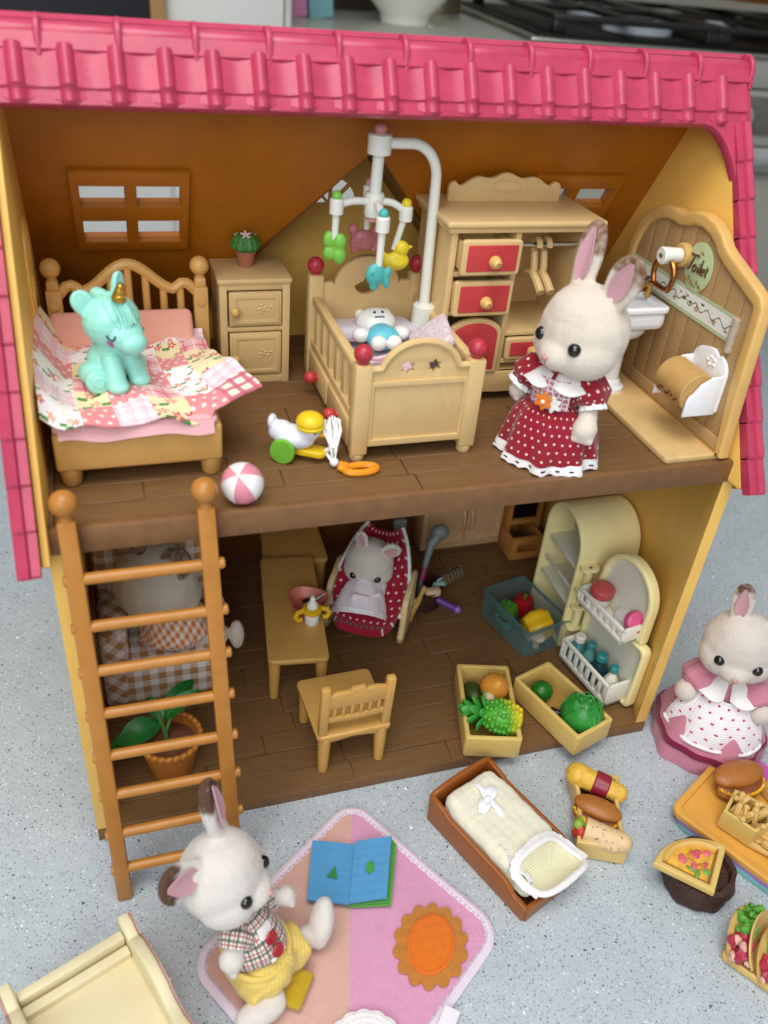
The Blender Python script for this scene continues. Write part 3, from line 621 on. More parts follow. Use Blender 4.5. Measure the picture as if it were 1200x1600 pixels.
# ------------------------------------------------------------------ mobile
MB = thing('cot_mobile', 'white arched mobile with four bright hanging animal charms over the cot', 'mobile', (17.2, 9, 20.6))
MW = plastic('#e6e6dc', .32, .03)
g = G(); g.lathe([(0, 0), (.55, 0), (.55, 1.35), (.42, 1.45), (0, 1.45)], 18, TR(17.12, 9, 20.55)); obj('base', g, MW, MB)
g = G(); pl = [(17.1, 9, 21.2), (17.05, 9, 24), (17.02, 9, 26.6)] + [(15.75+1.25*math.cos(R(a)), 9, 27.55+1.42*math.sin(R(a))) for a in range(0, 91, 9)] + [(15.2, 9, 28.97), (14.5, 9, 28.98)]
g.tube(pl, [.25, .24, .235] + [.225]*(len(pl)-3), 14); obj('arm', g, MW, MB)
g = G(); g.lathe([(0, 0), (.5, 0), (.5, .75), (.42, .8), (0, .8)], 18, TR(14.35, 9, 28.55)); obj('collar', g, MW, MB)
g = G(); g.sph((14.35, 9, 29.5), .27, 14); obj('finial', g, plastic('#d98f8f', .35), MB)
g = G(); g.cyl((14.35, 9, 28.6), (14.3, 8.98, 26.9), .24, .26); g.lathe([(0, 0), (.38, 0), (.42, .1), (.42, .9), (.36, 1.0), (0, 1.0)], 18, TR(14.3, 9, 26.0)); obj('hub', g, MW, MB)
g = G(); g.lathe([(0, 0), (.3, 0), (.33, .12), (0, .15)], 16, TR(14.3, 9, 25.83)); obj('cap', g, plastic('#dd9a92', .4), MB)
GREENP, CRABP, TEAL, YEL = plastic('#7cc04a', .3), plastic('#c07478', .4), plastic('#4fb3b0', .32), plastic('#e6cf2e', .32)
def charm_arm(dx, dy, zd, colr, lean=0.0):
    pts = [(14.3+dx*t_, 9+dy*t_, 26.55 + .18*math.sin(t_*2.4) - zd*t_**2.2) for t_ in [k/8 for k in range(9)]]
    g = G(); g.tube(pts, .16, 10); e = V(pts[-1]); g.lathe([(0, 0), (.3, 0), (.3, .55), (.24, .62), (0, .62)], 14, TR(e.x, e.y, e.z-.3)); o = obj('charm_arm', g, MW, MB)
    g = G(); g.sph((e.x, e.y, e.z+.42), .22, 12); obj('bead', g, colr, o)
    return e
e = charm_arm(-1.75, -.35, .15, GREENP); g = G(); g.cyl(e, e+V((-.02, 0, -1.5)), .17, .14); o = obj('charm_rod', g, MW, MB)
g = G(); b_ = e+V((0, 0, -1.75)); g.blob(lambda b: (b.sph(b_+V((.2, -.1, .28)), (.3, .22, .38)), b.sph(b_+V((.2, -.1, -.3)), (.3, .22, .4)), b.sph(b_+V((-.22, .12, .32)), (.28, .22, .38)), b.sph(b_+V((-.2, .12, -.25)), (.28, .22, .36)), b.sph(b_, (.12, .16, .6))), .05, 3); obj('butterfly_charm', g, GREENP, o)
e = charm_arm(.25, 1.55, .1, plastic('#cf8f92', .35)); g = G(); g.cyl(e, e+V((-.04, 0, -1.6)), .17, .14); o = obj('charm_rod', g, MW, MB)
g = G(); b_ = e+V((-.1, 0, -2.1))
def crabb(b):
    b.sph(b_, (.58, .25, .5))
    for s_ in (1, -1):
        b.sph(b_+V((s_*.55, 0, .5)), (.24, .2, .26)); b.sph(b_+V((s_*.52, 0, .25)), (.14, .14, .2))
        for k in range(3): b.sph(b_+V((s_*(.6-.06*k), -.02, -.05-.2*k)), (.14, .14, .12))
g.blob(crabb, .045, 2); g.sph(b_+V((.12, -.26, .1)), .05, 6); g.sph(b_+V((-.2, -.25, .1)), .05, 6); obj('crab_charm', g, CRABP, o)
e = charm_arm(-.05, -1.55, .55, TEAL); g = G(); g.cyl(e, e+V((-.03, 0, -1.75)), .17, .15); o = obj('charm_rod', g, MW, MB)
g = G(); b_ = e+V((-.15, 0, -2.15)); g.blob(lambda b: (b.sph(b_, (.45, .24, .52)), b.sph(b_+V((.4, -.02, -.1)), (.22, .14, .3)), b.sph(b_+V((.5, -.05, -.32)), (.16, .12, .32)), b.sph(b_+V((.55, -.05, .12)), (.14, .12, .26)), b.sph(b_+V((-.05, 0, -.5)), (.2, .14, .2))), .045, 3); g.sph(b_+V((-.2, -.22, .15)), .06, 6); obj('fish_charm', g, TEAL, o)
e = charm_arm(1.4, -.2, .5, YEL); g = G(); g.cyl(e+V((.05, 0, .2)), e+V((-.42, -.05, -1.55)), .15, .14); o = obj('charm_rod', g, MW, MB)
g = G(); b_ = e+V((-.3, -.1, -2.05))
g.blob(lambda b: (b.sph(b_, (.62, .34, .42)), b.sph(b_+V((-.6, 0, .22)), (.2, .15, .22)), b.sph(b_+V((.2, 0, .55)), (.36, .3, .36)), b.sph(b_+V((.58, 0, .62)), (.16, .1, .08)), b.sph(b_+V((0, -.3, -.05)), (.28, .08, .16))), .045, 3); g.sph(b_+V((.3, -.28, .65)), .05, 6); obj('duck_charm', g, YEL, o)
# ------------------------------------------------------------------ wardrobe
WD = thing('toy_wardrobe', 'beige toy wardrobe with red panelled drawers and an open hanging space', 'wardrobe', (21, 9.4, UF))
KNOB = plastic('#d9b06a', .35)
g = G(); g.bx(17.45, 17.75, 7.5, 11.6, UF+.3, 25.8, .05); g.bx(24.15, 24.45, 7.5, 11.6, UF+.3, 25.8, .05); g.bx(20.5, 20.78, 7.5, 11.4, 18.9, 25.8, .05); g.bx(17.7, 24.2, 11.3, 11.5, UF+.3, 25.8)
g.bx(20.7, 24.2, 7.6, 11.4, 20.78, 21.0, .04); g.bx(17.7, 20.6, 7.6, 11.4, 23.72, 23.95, .04); g.bx(17.7, 20.6, 7.6, 11.4, 21.9, 22.1, .04); g.bx(20.7, 24.2, 7.55, 11.4, 19.4, 19.62, .04); obj('carcass', g, BEIGE, WD)
g = G(); g.bx(17.1, 24.8, 7.2, 11.7, 25.95, 26.25, .12, 3); g.bx(17.25, 24.65, 7.34, 11.65, 25.72, 26.0, .06); obj('top', g, BEIGE, WD)
g = G(); ap = [(17.45, 19.05), (24.45, 19.05), (24.45, 17.6), (23.9, 17.6), (23.6, 18.3)] + [(23.4-.245*k*1.0, 18.35-.38*math.sin(k/20*math.pi)**.7) for k in range(0, 21)] + [(18.3, 18.3), (18.0, 17.6), (17.45, 17.6)]
g.prism(ap, .3, XZ(7.5), .05); g.bx(17.5, 24.4, 7.4, 11.5, 18.75, 19.05, .06); obj('base', g, BEIGE, WD)
cz = lambda x: 26.2 + .75 + .45*math.cos((x-21)/2.8*math.pi*1.0)*(1) + .12*math.cos((x-21)*4.4)
g = G(); g.prism([(18.25, 26.15), (23.9, 26.15), (23.9, 26.8)] + arc(23.6, 26.8, .3, 0, 90, 4) + [(23.3-.1*k, 26.98+.42*max(0, math.cos((23.3-.1*k-21.08)/2.3*math.pi/2))+.09*math.sin((23.3-.1*k-21.08)*4.2+1.57)) for k in range(0, 46)] + arc(18.55, 26.8, .3, 90, 180, 4),   .3, XZ(10.6), .05)
g.prism(circ(21.08, 26.9, .75, 24, .3), .08, XZ(10.44), .03, holes=[circ(21.08, 26.9, .68, 24, .23)]); obj('crest_board', g, BEIGE, WD)
def dr(x0, x1, z0, z1, y, kn, deep=2.6, nm='drawer'):
    g = G(); g.prism(rrect(x0, z0, x1, z1, .16), .3, XZ(y+.15), .07, seg=2)
    if deep: g.bx(x0+.12, x0+.3, y+.25, y+deep, z0+.12, z1-.25, .03); g.bx(x1-.3, x1-.12, y+.25, y+deep, z0+.12, z1-.25, .03); g.bx(x0+.2, x1-.2, y+.25, y+deep, z0+.12, z0+.25); g.bx(x0+.2, x1-.2, y+deep-.15, y+deep, z0+.12, z1-.25)
    o = obj(nm, g, BEIGE, WD)
    g = G(); g.prism(rrect(x0+.24, z0+.2, x1-.2, z1-.2, .06), .06, XZ(y-.01), .015); obj('panel', g, RED, o)
    g = G(); kx, kz = kn; g.cyl((kx, y, kz), (kx, y-.3, kz), .14); g.lathe([(0, .55), (.2, .5), (.29, .3), (.29, .2), (.2, .1), (0, .08)], 16, frame((kx, y-.08, kz), (1, 0, 0), (0, 0, 1))); g.lathe([(.1, .6), (.17, .56), (.2, .5)], 14, frame((kx, y-.1, kz), (1, 0, 0), (0, 0, 1))); obj('knob', g, KNOB, o)
dr(17.72, 20.52, 24.05, 25.6, 6.75, (19.15, 24.75)); dr(17.68, 20.5, 22.1, 23.72, 6.95, (19.1, 22.85)); dr(20.86, 24.05, 19.62, 20.72, 7.4, (22.15, 20.12), 2)
g = G(); do = [(17.75, 19.1), (20.45, 19.1), (20.45, 21.1)] + arc(19.1, 21.1, 1.35, 0, 180, 12, .75)[1:]; g.prism(do, .3, XZ(7.38), .07, seg=2); o = obj('door', g, BEIGE, WD)
g = G(); g.prism([(17.97, 19.3), (20.22, 19.3), (20.22, 21.05)] + arc(19.095, 21.05, 1.125, 0, 180, 12, .6)[1:], .06, XZ(7.22), .02); obj('panel', g, RED, o)
g = G(); g.cyl((19.3, 7.3, 20.5), (19.3, 7.0, 20.5), .14); g.sph((19.3, 6.9, 20.5), (.3, .2, .3), 14); obj('knob', g, KNOB, o)
g = G(); g.cyl((20.7, 8.3, 24.9), (24.2, 8.3, 24.9), .1); obj('hanging_rail', g, metal('#c9ccce', .2), WD)
HANG = plastic('#d3b27c', .4)
for i, x in enumerate((22.0, 22.5)):
    H = thing('clothes_hanger', ('left one of two beige plastic hangers on the chrome wardrobe rail', 'beige plastic hanger nearer the wardrobe side on the chrome rail')[i], 'hanger', (x, 9.2, 25.3), 0, 'hangers on the wardrobe rail')
    H.location = (x, 8.3, 24.95); g = G(); g.tube([(x, 8.3+.33*math.cos(R(a)), 24.86+.33*math.sin(R(a))) for a in range(-70, 200, 18)], .15, 8, flat=.7); g.tube([(x, 8.41, 24.55), (x, 8.3, 24.2), (x, 8.2, 23.9), (x, 8.2, 23.6)], .17, 8); obj('hook', g, HANG, H)
    H.location = (x, 8.3, 24.95); g = G(); g.tube([(x, 9.4, 23.15), (x, 8.7, 23.5), (x, 8.2, 23.6), (x, 7.7, 23.4), (x, 7.1, 23.05)], .2, 8); obj('bar', g, HANG, H)
# ------------------------------------------------------------------ rabbit dolls
FUR = flock('flock', '#e9ddd0'); EYE = plastic('#07070a', .06, .0, 1, 0, 20, .8); NOSE = plastic('#c8948c', .7); EARIN = cloth('ear_pink', plain('#cb9aa2'), .01, 7)
LTHREAD = plastic('#a88a80', .9)
CREAMC = (.96, .85, .72, 1); BRN = (.135, .056, .026, 1); TIP2 = (.42, .25, .14, 1)
def lerp4(a, b, k): return tuple(x+(y-x)*k for x, y in zip(a, b))
def doll(root, HT, hs, ears, body, base=CREAMC, tipc=BRN, tip_at=.66, eyes=True, vox=.075, dir_eye=(.66, -1, .0), patch=0.0, smooth=26, mott=1.0, fuzz=260, inner=True):
    """one continuous body with head and ears; eyes, nose, mouth and inner ears are its children. HT: head matrix (local to world)"""
    g = G()
    def bd(b):
        pass
        b.T = HT @ SC(hs, hs, hs)
        b.sph((0, .05, .05), (.96, .9, .9)); b.sph((0, .0, .3), (.82, .78, .72)); b.sph((.28, -.16, -.26), (.7, .68, .6)); b.sph((-.28, -.16, -.26), (.7, .68, .6)); b.sph((0, -.62, -.3), (.46, .42, .36)); b.sph((0, -.5, -.42), (.42, .38, .3))
        b.T = I4
        for e in ears: ear(b, HT @ V(e[0]), HT @ V(e[1]), e[2], e[2]*.6, HT.to_3x3() @ V(e[3]), lop=e[4] if len(e) > 4 else 0)
        body(b)
    g.blob(bd, vox*.85, smooth); bvh = BVHTree.FromBMesh(g.bm)
    W0 = wl(root); EW = [(HT @ V(e[0]), HT @ V(e[1]), (HT.to_3x3() @ V(e[3])).normalized()) for e in ears]; hc = HT.translation
    def paint(c_):
        p = c_ + W0; k = 0
        for a, b, fc in EW:
            ax = b-a; L = ax.length; t_ = (p-a).dot(ax)/(L*L); d = (p-a-ax*t_).length
            if t_ > .12 and d < L*.5 and (p-hc).length > hs*.98:
                k = max(k, min(1, max(0, (t_-tip_at+.12*nz.noise(p*3.0))/.16))*min(1, mott*(.85+.4*nz.noise(p*5.0))))
        cl = lerp4(base, tipc, k); n_ = nz.noise(p*1.1)*.05
        return (cl[0]+n_*cl[0], cl[1]+n_*cl[1], cl[2]+n_*cl[2], 1)
    o = obj('body', g, FUR, root, paint=paint, ang=180)
    if fuzz:
        rn = random.Random(1); me = o.data; me.calc_loop_triangles(); vs_, fs_, cs_ = [], [], []
        cc_ = me.color_attributes['Col'].data; mv = me.vertices
        for t in me.loop_triangles:
            ex = t.area*fuzz; n_ = int(ex)+(rn.random() < ex-int(ex))
            if not n_: continue
            a, b, c = (mv[k] for k in t.vertices); nn = t.normal; q1 = cc_[t.vertices[0]].color
            for _ in range(n_):
                r1, r2 = rn.random(), rn.random()
                if r1+r2 > 1: r1, r2 = 1-r1, 1-r2
                p = a.co+(b.co-a.co)*r1+(c.co-a.co)*r2; d = (nn+V((rn.uniform(-.8, .8), rn.uniform(-.8, .8), rn.uniform(-.8, .8)))).normalized(); w_ = d.cross(V((rn.random()-.5, rn.random()-.5, rn.random()-.5))).normalized()*.011
                i0 = len(vs_); vs_ += [p-w_-nn*.01, p+w_-nn*.01, p+d*rn.uniform(.02, .055)]; fs_.append((i0, i0+1, i0+2)); k_ = rn.uniform(.88, 1.12); cs_ += [q1[0]*k_, q1[1]*k_, q1[2]*k_, 1]*3
        fm = bpy.data.meshes.new('flock_fuzz'); fm.from_pydata(vs_, [], fs_); fa = fm.color_attributes.new('Col', 'FLOAT_COLOR', 'POINT'); fa.data.foreach_set('color', cs_); fm.materials.append(FUR)
        fo_ = bpy.data.objects.new('flock_fuzz', fm); col.objects.link(fo_); fo_.parent = o; fo_['kind'] = 'stuff'
    for e in (ears if inner else ()):
        g = G(); ear_inner(g, HT @ V(e[0]), HT @ V(e[1]), e[2], e[2]*.6, HT.to_3x3() @ V(e[3]), lop=e[4] if len(e) > 4 else 0); obj('inner_ear', g, EARIN, o)
    if eyes:
        for s_ in (1, -1):
            p, n = cast(bvh, HT, (0, 0, 0), (s_*dir_eye[0], dir_eye[1], dir_eye[2])); g = G(); g.sph(p-n*.03*hs, .145*hs, 18); obj('eye', g, EYE, o)
        p, n = cast(bvh, HT, (0, 0, 0), (0, -1, -.26)); g = G(); g.sph(p-n*.02, (.085*hs, .085*hs, .065*hs), 12); obj('nose', g, NOSE, o)
        g = G(); decal_line(g, bvh, HT, (0, 0, -.3*hs), [(0, -1, .02-k*.05) for k in range(7)], .018*hs)
        for s_ in (1, -1): decal_line(g, bvh, HT, (0, 0, -.3*hs), [(s_*.055*k, -1, -.28-.018*k*(5-k)*.6) for k in range(6)], .018*hs)
        obj('mouth', g, LTHREAD, o)
    return o, bvh
def paw(b, p, d, r_=.42):
    p = V(p); d = V(d).normalized(); b.sph(p, r_); s_ = d.cross(V((0, 0, 1)) if abs(d.z) < .9 else V((1, 0, 0))).normalized()
    for k in (-1.5, -.5, .5, 1.5): b.sph(p + d*r_*.9 + s_*r_*.48*k*.9, r_*.34, 10)
def cloth_tube(g_, pts, rs, n=18, fold=.05, nf=7, uvs=None, seed=0.0):
    pts = [V(p) for p in pts]; m = len(pts)-1; P_ = []
    fr = []; px = None
    for i in range(len(pts)):
        d = (pts[min(i+1, m)]-pts[max(i-1, 0)]).normalized()
        x_ = d.cross(V((0, 0, 1)) if abs(d.z) < .85 else V((0, 1, 0))).normalized() if px is None else (px-d*px.dot(d)).normalized()
        px = x_; fr.append((x_, d.cross(x_)))
    def q(u_, v_):
        x = v_*m; i = min(int(x), m-1); k = x-i; p = pts[i].lerp(pts[i+1], k); r_ = rs[i]+(rs[i+1]-rs[i])*k
        a = 2*math.pi*u_; x_ = fr[i][0].lerp(fr[i+1][0], k); y_ = fr[i][1].lerp(fr[i+1][1], k)
        r_ *= 1+fold*math.sin(a*nf+seed+v_*2)*.6+fold*math.sin(a*(nf*2+1)+seed*3)*.3
        return p + x_*math.cos(a)*r_ + y_*math.sin(a)*r_
    g_.grid(q, n*2, m*5, uvs or (2*math.pi*max(rs), sum((b-a).length for a, b in zip(pts, pts[1:]))), cu=True, thick=.05)
# --- the mother rabbit in the red dress
MU = thing('rabbit_doll', 'cream rabbit doll in a red dotted dress standing on the upper floor', 'doll', (21.1, 2.3, UF))
bT = TR(21.1, 2.3, UF) @ RZ(-52); bl = lambda *p: bT @ V(p)
hT = TR(21.4, 2.0, 23.35) @ RZ(-72) @ RX(6)
earsM = [((-.7, .2, 1.4), (-.8, .8, 4.3), .67, (.02, -1, .15), -.05), ((.9, .25, 1.35), (1.75, .5, 3.6), .74, (.3, -1, .25), .02)]
def mb(b):
    b.cyl(bl(0, 0, 1.5), bl(0, .0, 4.4), 1.1, .62); b.sph(bl(0, 0, 1.4), 1.1)
    for s_ in (1, -1):
        b.cyl(bl(s_*.45, 0, 1.2), bl(s_*.5, 0, .2), .4, .4); b.sph(bl(s_*.5, -.2, .2), (.45, .6, .2))
        b.cyl(bl(s_*.85, 0, 3.7), bl(s_*1.55, -.2, 3.0), .4, .38)
    b.cyl(bl(1.5, -.2, 3.0), bl(1.75, -.75, 2.35), .38, .42); paw(b, bl(1.75, -.85, 2.2), bl(.1, -.5, -1)-bl(0, 0, 0), .54)
    b.cyl(bl(-1.5, -.2, 3.05), bl(-1.75, -.2, 2.7), .36, .38); paw(b, bl(-1.8, -.25, 2.6), bl(-.2, -.2, -1)-bl(0, 0, 0), .42)
    b.sph(bl(0, 1.4, 1.9), .4)
doll(MU, hT, 1.98, earsM, mb, tipc=(.23, .1, .04, 1), tip_at=.5, mott=.95)
REDDOT = cloth('red_dots', dots('#8f1829', '#efd3bf', .37, .135)); COT = cloth('white_cotton', plain('#f0ece9'), .015, 7)
def eyelet(s, uu, vv):
    fx = s.m('SUBTRACT', s.m('FRACT', s.m('DIVIDE', uu, .55)), .5); fy = s.m('SUBTRACT', vv, .3)
    d = s.m('MAXIMUM', s.m('ABSOLUTE', s.m('MULTIPLY', fx, .55)), s.m('MULTIPLY', s.m('ABSOLUTE', fy), 1.5)); return s.mix(s.ramp(d, .09, .07), '#efeceb', '#33181c')
def lacepat(s, uu, vv):
    p = s.vec(uu, vv); vo = s.vor(4.6, p, .35, 'DISTANCE_TO_EDGE', '2D'); vo2 = s.vor(13, p, .8, 'DISTANCE_TO_EDGE', '2D')
    return s.mix(s.m('MAXIMUM', s.ramp(vo.outputs['Distance'], .13, .08), s.m('MULTIPLY', s.ramp(vo2.outputs['Distance'], .12, .06), .6)), '#a44a58', '#f1e6e8')
EYELET = cloth('eyelet_lace', eyelet); LACE = cloth('lace_panel', lacepat, .03); LACEW = cloth('lace_white', plain('#f3f0f0'), .03, 5)
def folds(a): return 1 + .055*math.sin(a*9+.5) + .035*math.sin(a*15+2)
def skirt(root, T, prof, uvr, mat_, name='skirt', amp=1.0, tilt=None, n=96):
    g = G(); zt = prof[0][1]; zb = prof[-1][1]
    g.lathe(prof, n, T, lambda a, i: 1 + amp*(folds(a)-1)*(i/(len(prof)-1))**.8 + amp*.02*math.sin(a*3+i), uvr=uvr)
    bmesh.ops.solidify(g.bm, geom=g.bm.faces[:], thickness=.05)
    return obj(name, g, mat_, root, ang=80)
skirt(MU, bT, [(1.0, 2.75), (1.3, 2.6), (1.58, 2.3), (1.8, 1.9), (1.96, 1.4), (2.1, .9), (2.2, .5)], 2.1, REDDOT)
g = G(); g.lathe([(2.16, .58), (2.22, .36), (2.27, .06)], 144, bT, lambda a, i: folds(a)*(1+.012*math.sin(a*26)*(i == 2)), uvr=2.0)
for v in g.bm.verts:
    l = bT.inverted() @ v.co
    if l.z < .2: v.co.z += .1*abs(math.sin(math.atan2(l.y, l.x)*13))
bmesh.ops.solidify(g.bm, geom=g.bm.faces[:], thickness=.06); obj('lace_hem', g, EYELET, MU, ang=80)
g = G(); g.lathe([(1.02, 2.7), (1.12, 2.9), (1.1, 3.4), (.95, 4.0), (.7, 4.3)], 48, bT, lambda a, i: 1+.02*math.sin(a*11+i), uvr=1.3); bmesh.ops.solidify(g.bm, geom=g.bm.faces[:], thickness=.06); obj('bodice', g, REDDOT, MU, ang=80)
for s_ in (1, -1):
    g = G(); cloth_tube(g, [bl(s_*.62, 0, 4.05), bl(s_*1.1, -.05, 3.75), bl(s_*1.5, -.15, 3.35), bl(s_*1.66, -.25, 3.05)], [.38, .76, .8, .55], fold=.12, nf=6, seed=s_); sl = obj('sleeve', g, REDDOT, MU, ang=80)
    g = G(); cloth_tube(g, [bl(s_*1.6, -.22, 3.16), bl(s_*1.74, -.33, 2.88)], [.52, .6], fold=.14, nf=11); obj('lace_cuff', g, LACEW, sl, ang=80)
g = G(); g.grid(lambda u_, v_: bl(*(lambda a, r_, z: (r_*math.sin(a), -r_*math.cos(a), z))((u_-.5)*1.5, 1.22-.16*max(0, v_-.5)+.03, 2.72+1.3*v_)), 12, 10, (1.7, 1.3), thick=.03); obj('lace_panel', g, LACE, MU, ang=80)
def collar(root, T, r0, r1, z0, z1, wav=.12, gap=.25, n=60, mat_=COT, nm='collar'):
    g = G()
    def c_(u_, v_):
        a = gap + (2*math.pi-2*gap)*u_; rr = r0+(r1-r0)*v_ * (1-.35*max(0, 1-min(u_, 1-u_)/.07)**2); z = z0+(z1-z0)*v_**.8 + wav*.5*math.sin(a*7)*v_ + .1*math.sin(v_*math.pi)
        return T @ V((rr*math.sin(a), -rr*math.cos(a), z))
    g.grid(c_, n, 6, (8, 1), thick=.06); return obj(nm, g, mat_, root, ang=80)
collar(MU, bT, .6, 1.68, 4.3, 3.68, gap=.1)
g = G(); g.prism([(.34*(1-.22*math.cos(6*a))*math.cos(a)*.95, .34*(1-.22*math.cos(6*a))*math.sin(a)*.95) for a in [k*2*math.pi/48 for k in range(48)]], .12, frame(bl(.33, -1.36, 3.02), bl(1, .2, 0)-bl(0, 0, 0), (0, 0, 1)), .03); obj('flower_button', g, plastic('#f0ede6', .35), MU)
g = G(); g.prism([(.34*(1-.22*math.cos(6*a))*math.cos(a), .34*(1-.22*math.cos(6*a))*math.sin(a)) for a in [k*2*math.pi/48 for k in range(48)]], .12, frame(bl(-.04, -1.5, 3.1), bl(1, .1, 0)-bl(0, 0, 0), (0, 0, 1)), .03); fb_ = obj('flower_button', g, plastic('#df7a26', .35), MU)
g = G(); g.sph(bl(-.04, -1.58, 3.1), .1, 10); obj('bead', g, plastic('#f3d9bd', .35), fb_)
# ------------------------------------------------------------------ toilet partition and sanitary ware
TP = thing('toilet_partition', 'tan scalloped partition panel with floral border strip and oval Toilet sign', 'partition', (28.0, 4.8, UF))
TAN = plastic('#d7ab64', .36, .06)
g = G(); g.prism(rrect(26.05, .32, 29.25, 9.3, .25), .3, XY(UF+.17), .06); obj('base_plate', g, plastic('#d8b67c', .4), TP)
top = [(.45, 24.6)] + [(.75, 25.05), (1.5, 25.35), (2.5, 25.7), (3.3, 25.98), (3.8, 26.2), (4.2, 26.55), (4.8, 26.85), (5.6, 27.0), (6.3, 26.95), (6.9, 26.75), (7.3, 26.6), (7.7, 26.65), (8.5, 26.62), (9.4, 26.3), (10.1, 25.8), (10.6, 25.1), (10.9, 24.2)]
po = [(10.9, 17.78), (.0, 17.78), (.25, 21.0)] + top
ctr = (5.4, 22.2)
def inset(pl, d): 
    o = []
    n = len(pl)
    for i in range(n):
        a, b, c_ = V(pl[i-1]).to_2d(), V(pl[i]).to_2d(), V(pl[(i+1) % n]).to_2d(); e1 = (b-a).normalized(); e2 = (c_-b).normalized(); nn = V((e1.y+e2.y, -(e1.x+e2.x))).to_2d()
        nn.normalize(); o.append((b.x-nn.x*d, b.y-nn.y*d))
    return o
area2 = sum(po[i-1][0]*po[i][1]-po[i][0]*po[i-1][1] for i in range(len(po)))
pin = inset(po, .62 if area2 > 0 else -.62); pin[0] = (pin[0][0], 17.9); pin[1] = (pin[1][0], 17.9)
g = G(); g.prism(po, .6, YZ(28.85), .14, holes=[pin], seg=3); obj('frame_rim', g, TAN, TP)
g = G(); g.prism(inset(po, .09 if area2 > 0 else -.09), .3, YZ(28.95), .05); obj('back_panel', g, TAN, TP)
TPL = wood('#b89464', 'tan', .45)
def clip_top(y0, y1):
    def zt(y):
        pts_ = sorted((p for p in pin if p[1] > 23.0), key=lambda p: p[0])
        for a, b in zip(pts_, pts_[1:]):
            if a[0] <= y <= b[0]: return a[1]+(b[1]-a[1])*(y-a[0])/max(1e-4, b[0]-a[0])
        return (pts_[0] if y < pts_[0][0] else pts_[-1])[1]
    return [(y0+(y1-y0)*k/4, zt(y0+(y1-y0)*k/4)+.08) for k in range(5)]
for k in range(9):
    y0 = .75+k*1.07; y1 = min(y0+1.02, 10.45); tp_ = clip_top(y0, y1); g = G(); g.prism([(y1, 18.5), (y0, 18.5)] + tp_, .12, YZ(28.78), .03); obj('plank', g, TPL, TP)
g = G(); g.bx(28.6, 28.82, .5, 10.4, 17.8, 18.52, .04); obj('skirting', g, TPL, TP)
def bandpat(s, uu, vv):
    base = s.mix(s.m('GREATER_THAN', s.m('ABSOLUTE', s.m('SUBTRACT', vv, .55)), .4), '#eae9df', '#b9c79b')
    fl = floral('#eae9df', .8, ('#c98a2c', '#8d5a33'), '#59613a', .2)(s, uu, s.m('ADD', vv, .1))
    vine = s.m('LESS_THAN', s.m('ABSOLUTE', s.m('SUBTRACT', vv, s.m('ADD', .55, s.m('MULTIPLY', s.m('SINE', s.m('MULTIPLY', uu, 7.0)), .12)))), .035)
    c = s.mix(s.m('LESS_THAN', s.m('ABSOLUTE', s.m('SUBTRACT', vv, .55)), .26), base, fl); return s.mix(s.m('MULTIPLY', vine, .85), c, '#5d6134')
g = G(); g.grid(lambda u_, v_: V((28.69, 1.75+8.75*u_, 22.55+.075*8.75*u_*0+1.2*v_ + .55*u_*0)), 20, 3, (8.75, 1.1), thick=.03); obj('border_strip', g, cloth('border_print', bandpat, .002, rough=.45, sheen=0), TP)
g = G(); g.cyl((28.7, 1.78, 22.2), (28.62, 1.72, 23.75), .2, n=10); obj('strip_end', g, plastic('#b8aa94', .5, .2, 6), TP)
g = G(); g.prism(circ(5.2, 24.75, .98, 32, 1.12), .05, YZ(28.66), .01); sg_ = obj('oval_sign', g, plastic('#c0cf9c', .45), TP)
TT = frame((28.62, 5.2, 24.78), (0, -1, 0), (0, 0, 1))
def stroke(g_, pts, x0, s_=1.0): g_.tube([TT @ V((x0+(p[0]+p[1]*.18)*s_, p[1]*s_, .0)) for p in pts], [.03 if k in (0, len(pts)-1) else .055 for k in range(len(pts))], 6)
g = G()
stroke(g, [(-.3, .32), (-.26, .42), (-.1, .4), (.1, .43), (.3, .46), (.36, .38)], -.5); stroke(g, [(.06, .42), (.04, .2), (.0, -.1), (-.06, -.26), (-.14, -.28)], -.52)
stroke(g, [(.12*math.cos(a), -.12+.15*math.sin(a)) for a in [k*.63 for k in range(11)]], -.2); stroke(g, [(0, .02), (.01, -.12), (.03, -.26), (.08, -.25)], .05); stroke(g, [(0, .13), (.02, .17)], .05)
stroke(g, [(0, .4), (.01, .1), (.02, -.2), (.08, -.26)], .2); stroke(g, [(-.1, -.12), (.1, -.08), (.07, .03), (-.05, .02), (-.1, -.12), (-.03, -.26), (.1, -.22)], .42); stroke(g, [(0, .22), (.01, 0), (.03, -.22), (.1, -.25)], .65); stroke(g, [(-.08, .06), (.1, .08)], .65)
obj('lettering', g, plastic('#5a3a24', .5), sg_)
g = G()
for k in range(7):
    y = 5.85-.21*k; z = 24.1+.1*math.sin(k*1.9)-.02*k; g.sph((28.62, y, z), (.02, .07, .09), 6, mi=k % 3)
    g.cyl((28.62, y, z-.02), (28.62, y-.2, z-.1), .02, n=5, mi=1)
g.sph((28.62, 5.2, 25.45), (.02, .09, .07), 6, mi=0); g.sph((28.62, 5.08, 25.4), (.02, .06, .05), 6, mi=1)
obj('flower_print', g, [plastic('#c58e2c', .5), plastic('#7a7a44', .5), plastic('#8d5a33', .5)], sg_)
g = G(); g.cyl((28.72, 6.35, 24.95), (28.35, 6.35, 24.95), .55, n=24, bev=.06); th_ = obj('towel_holder', g, plastic('#cda662', .4), TP)
g = G(); g.cyl((28.4, 6.35, 24.95), (27.35, 6.35, 24.95), .32, .4, n=20, bev=.06); obj('holder_peg', g, WHITE, th_)
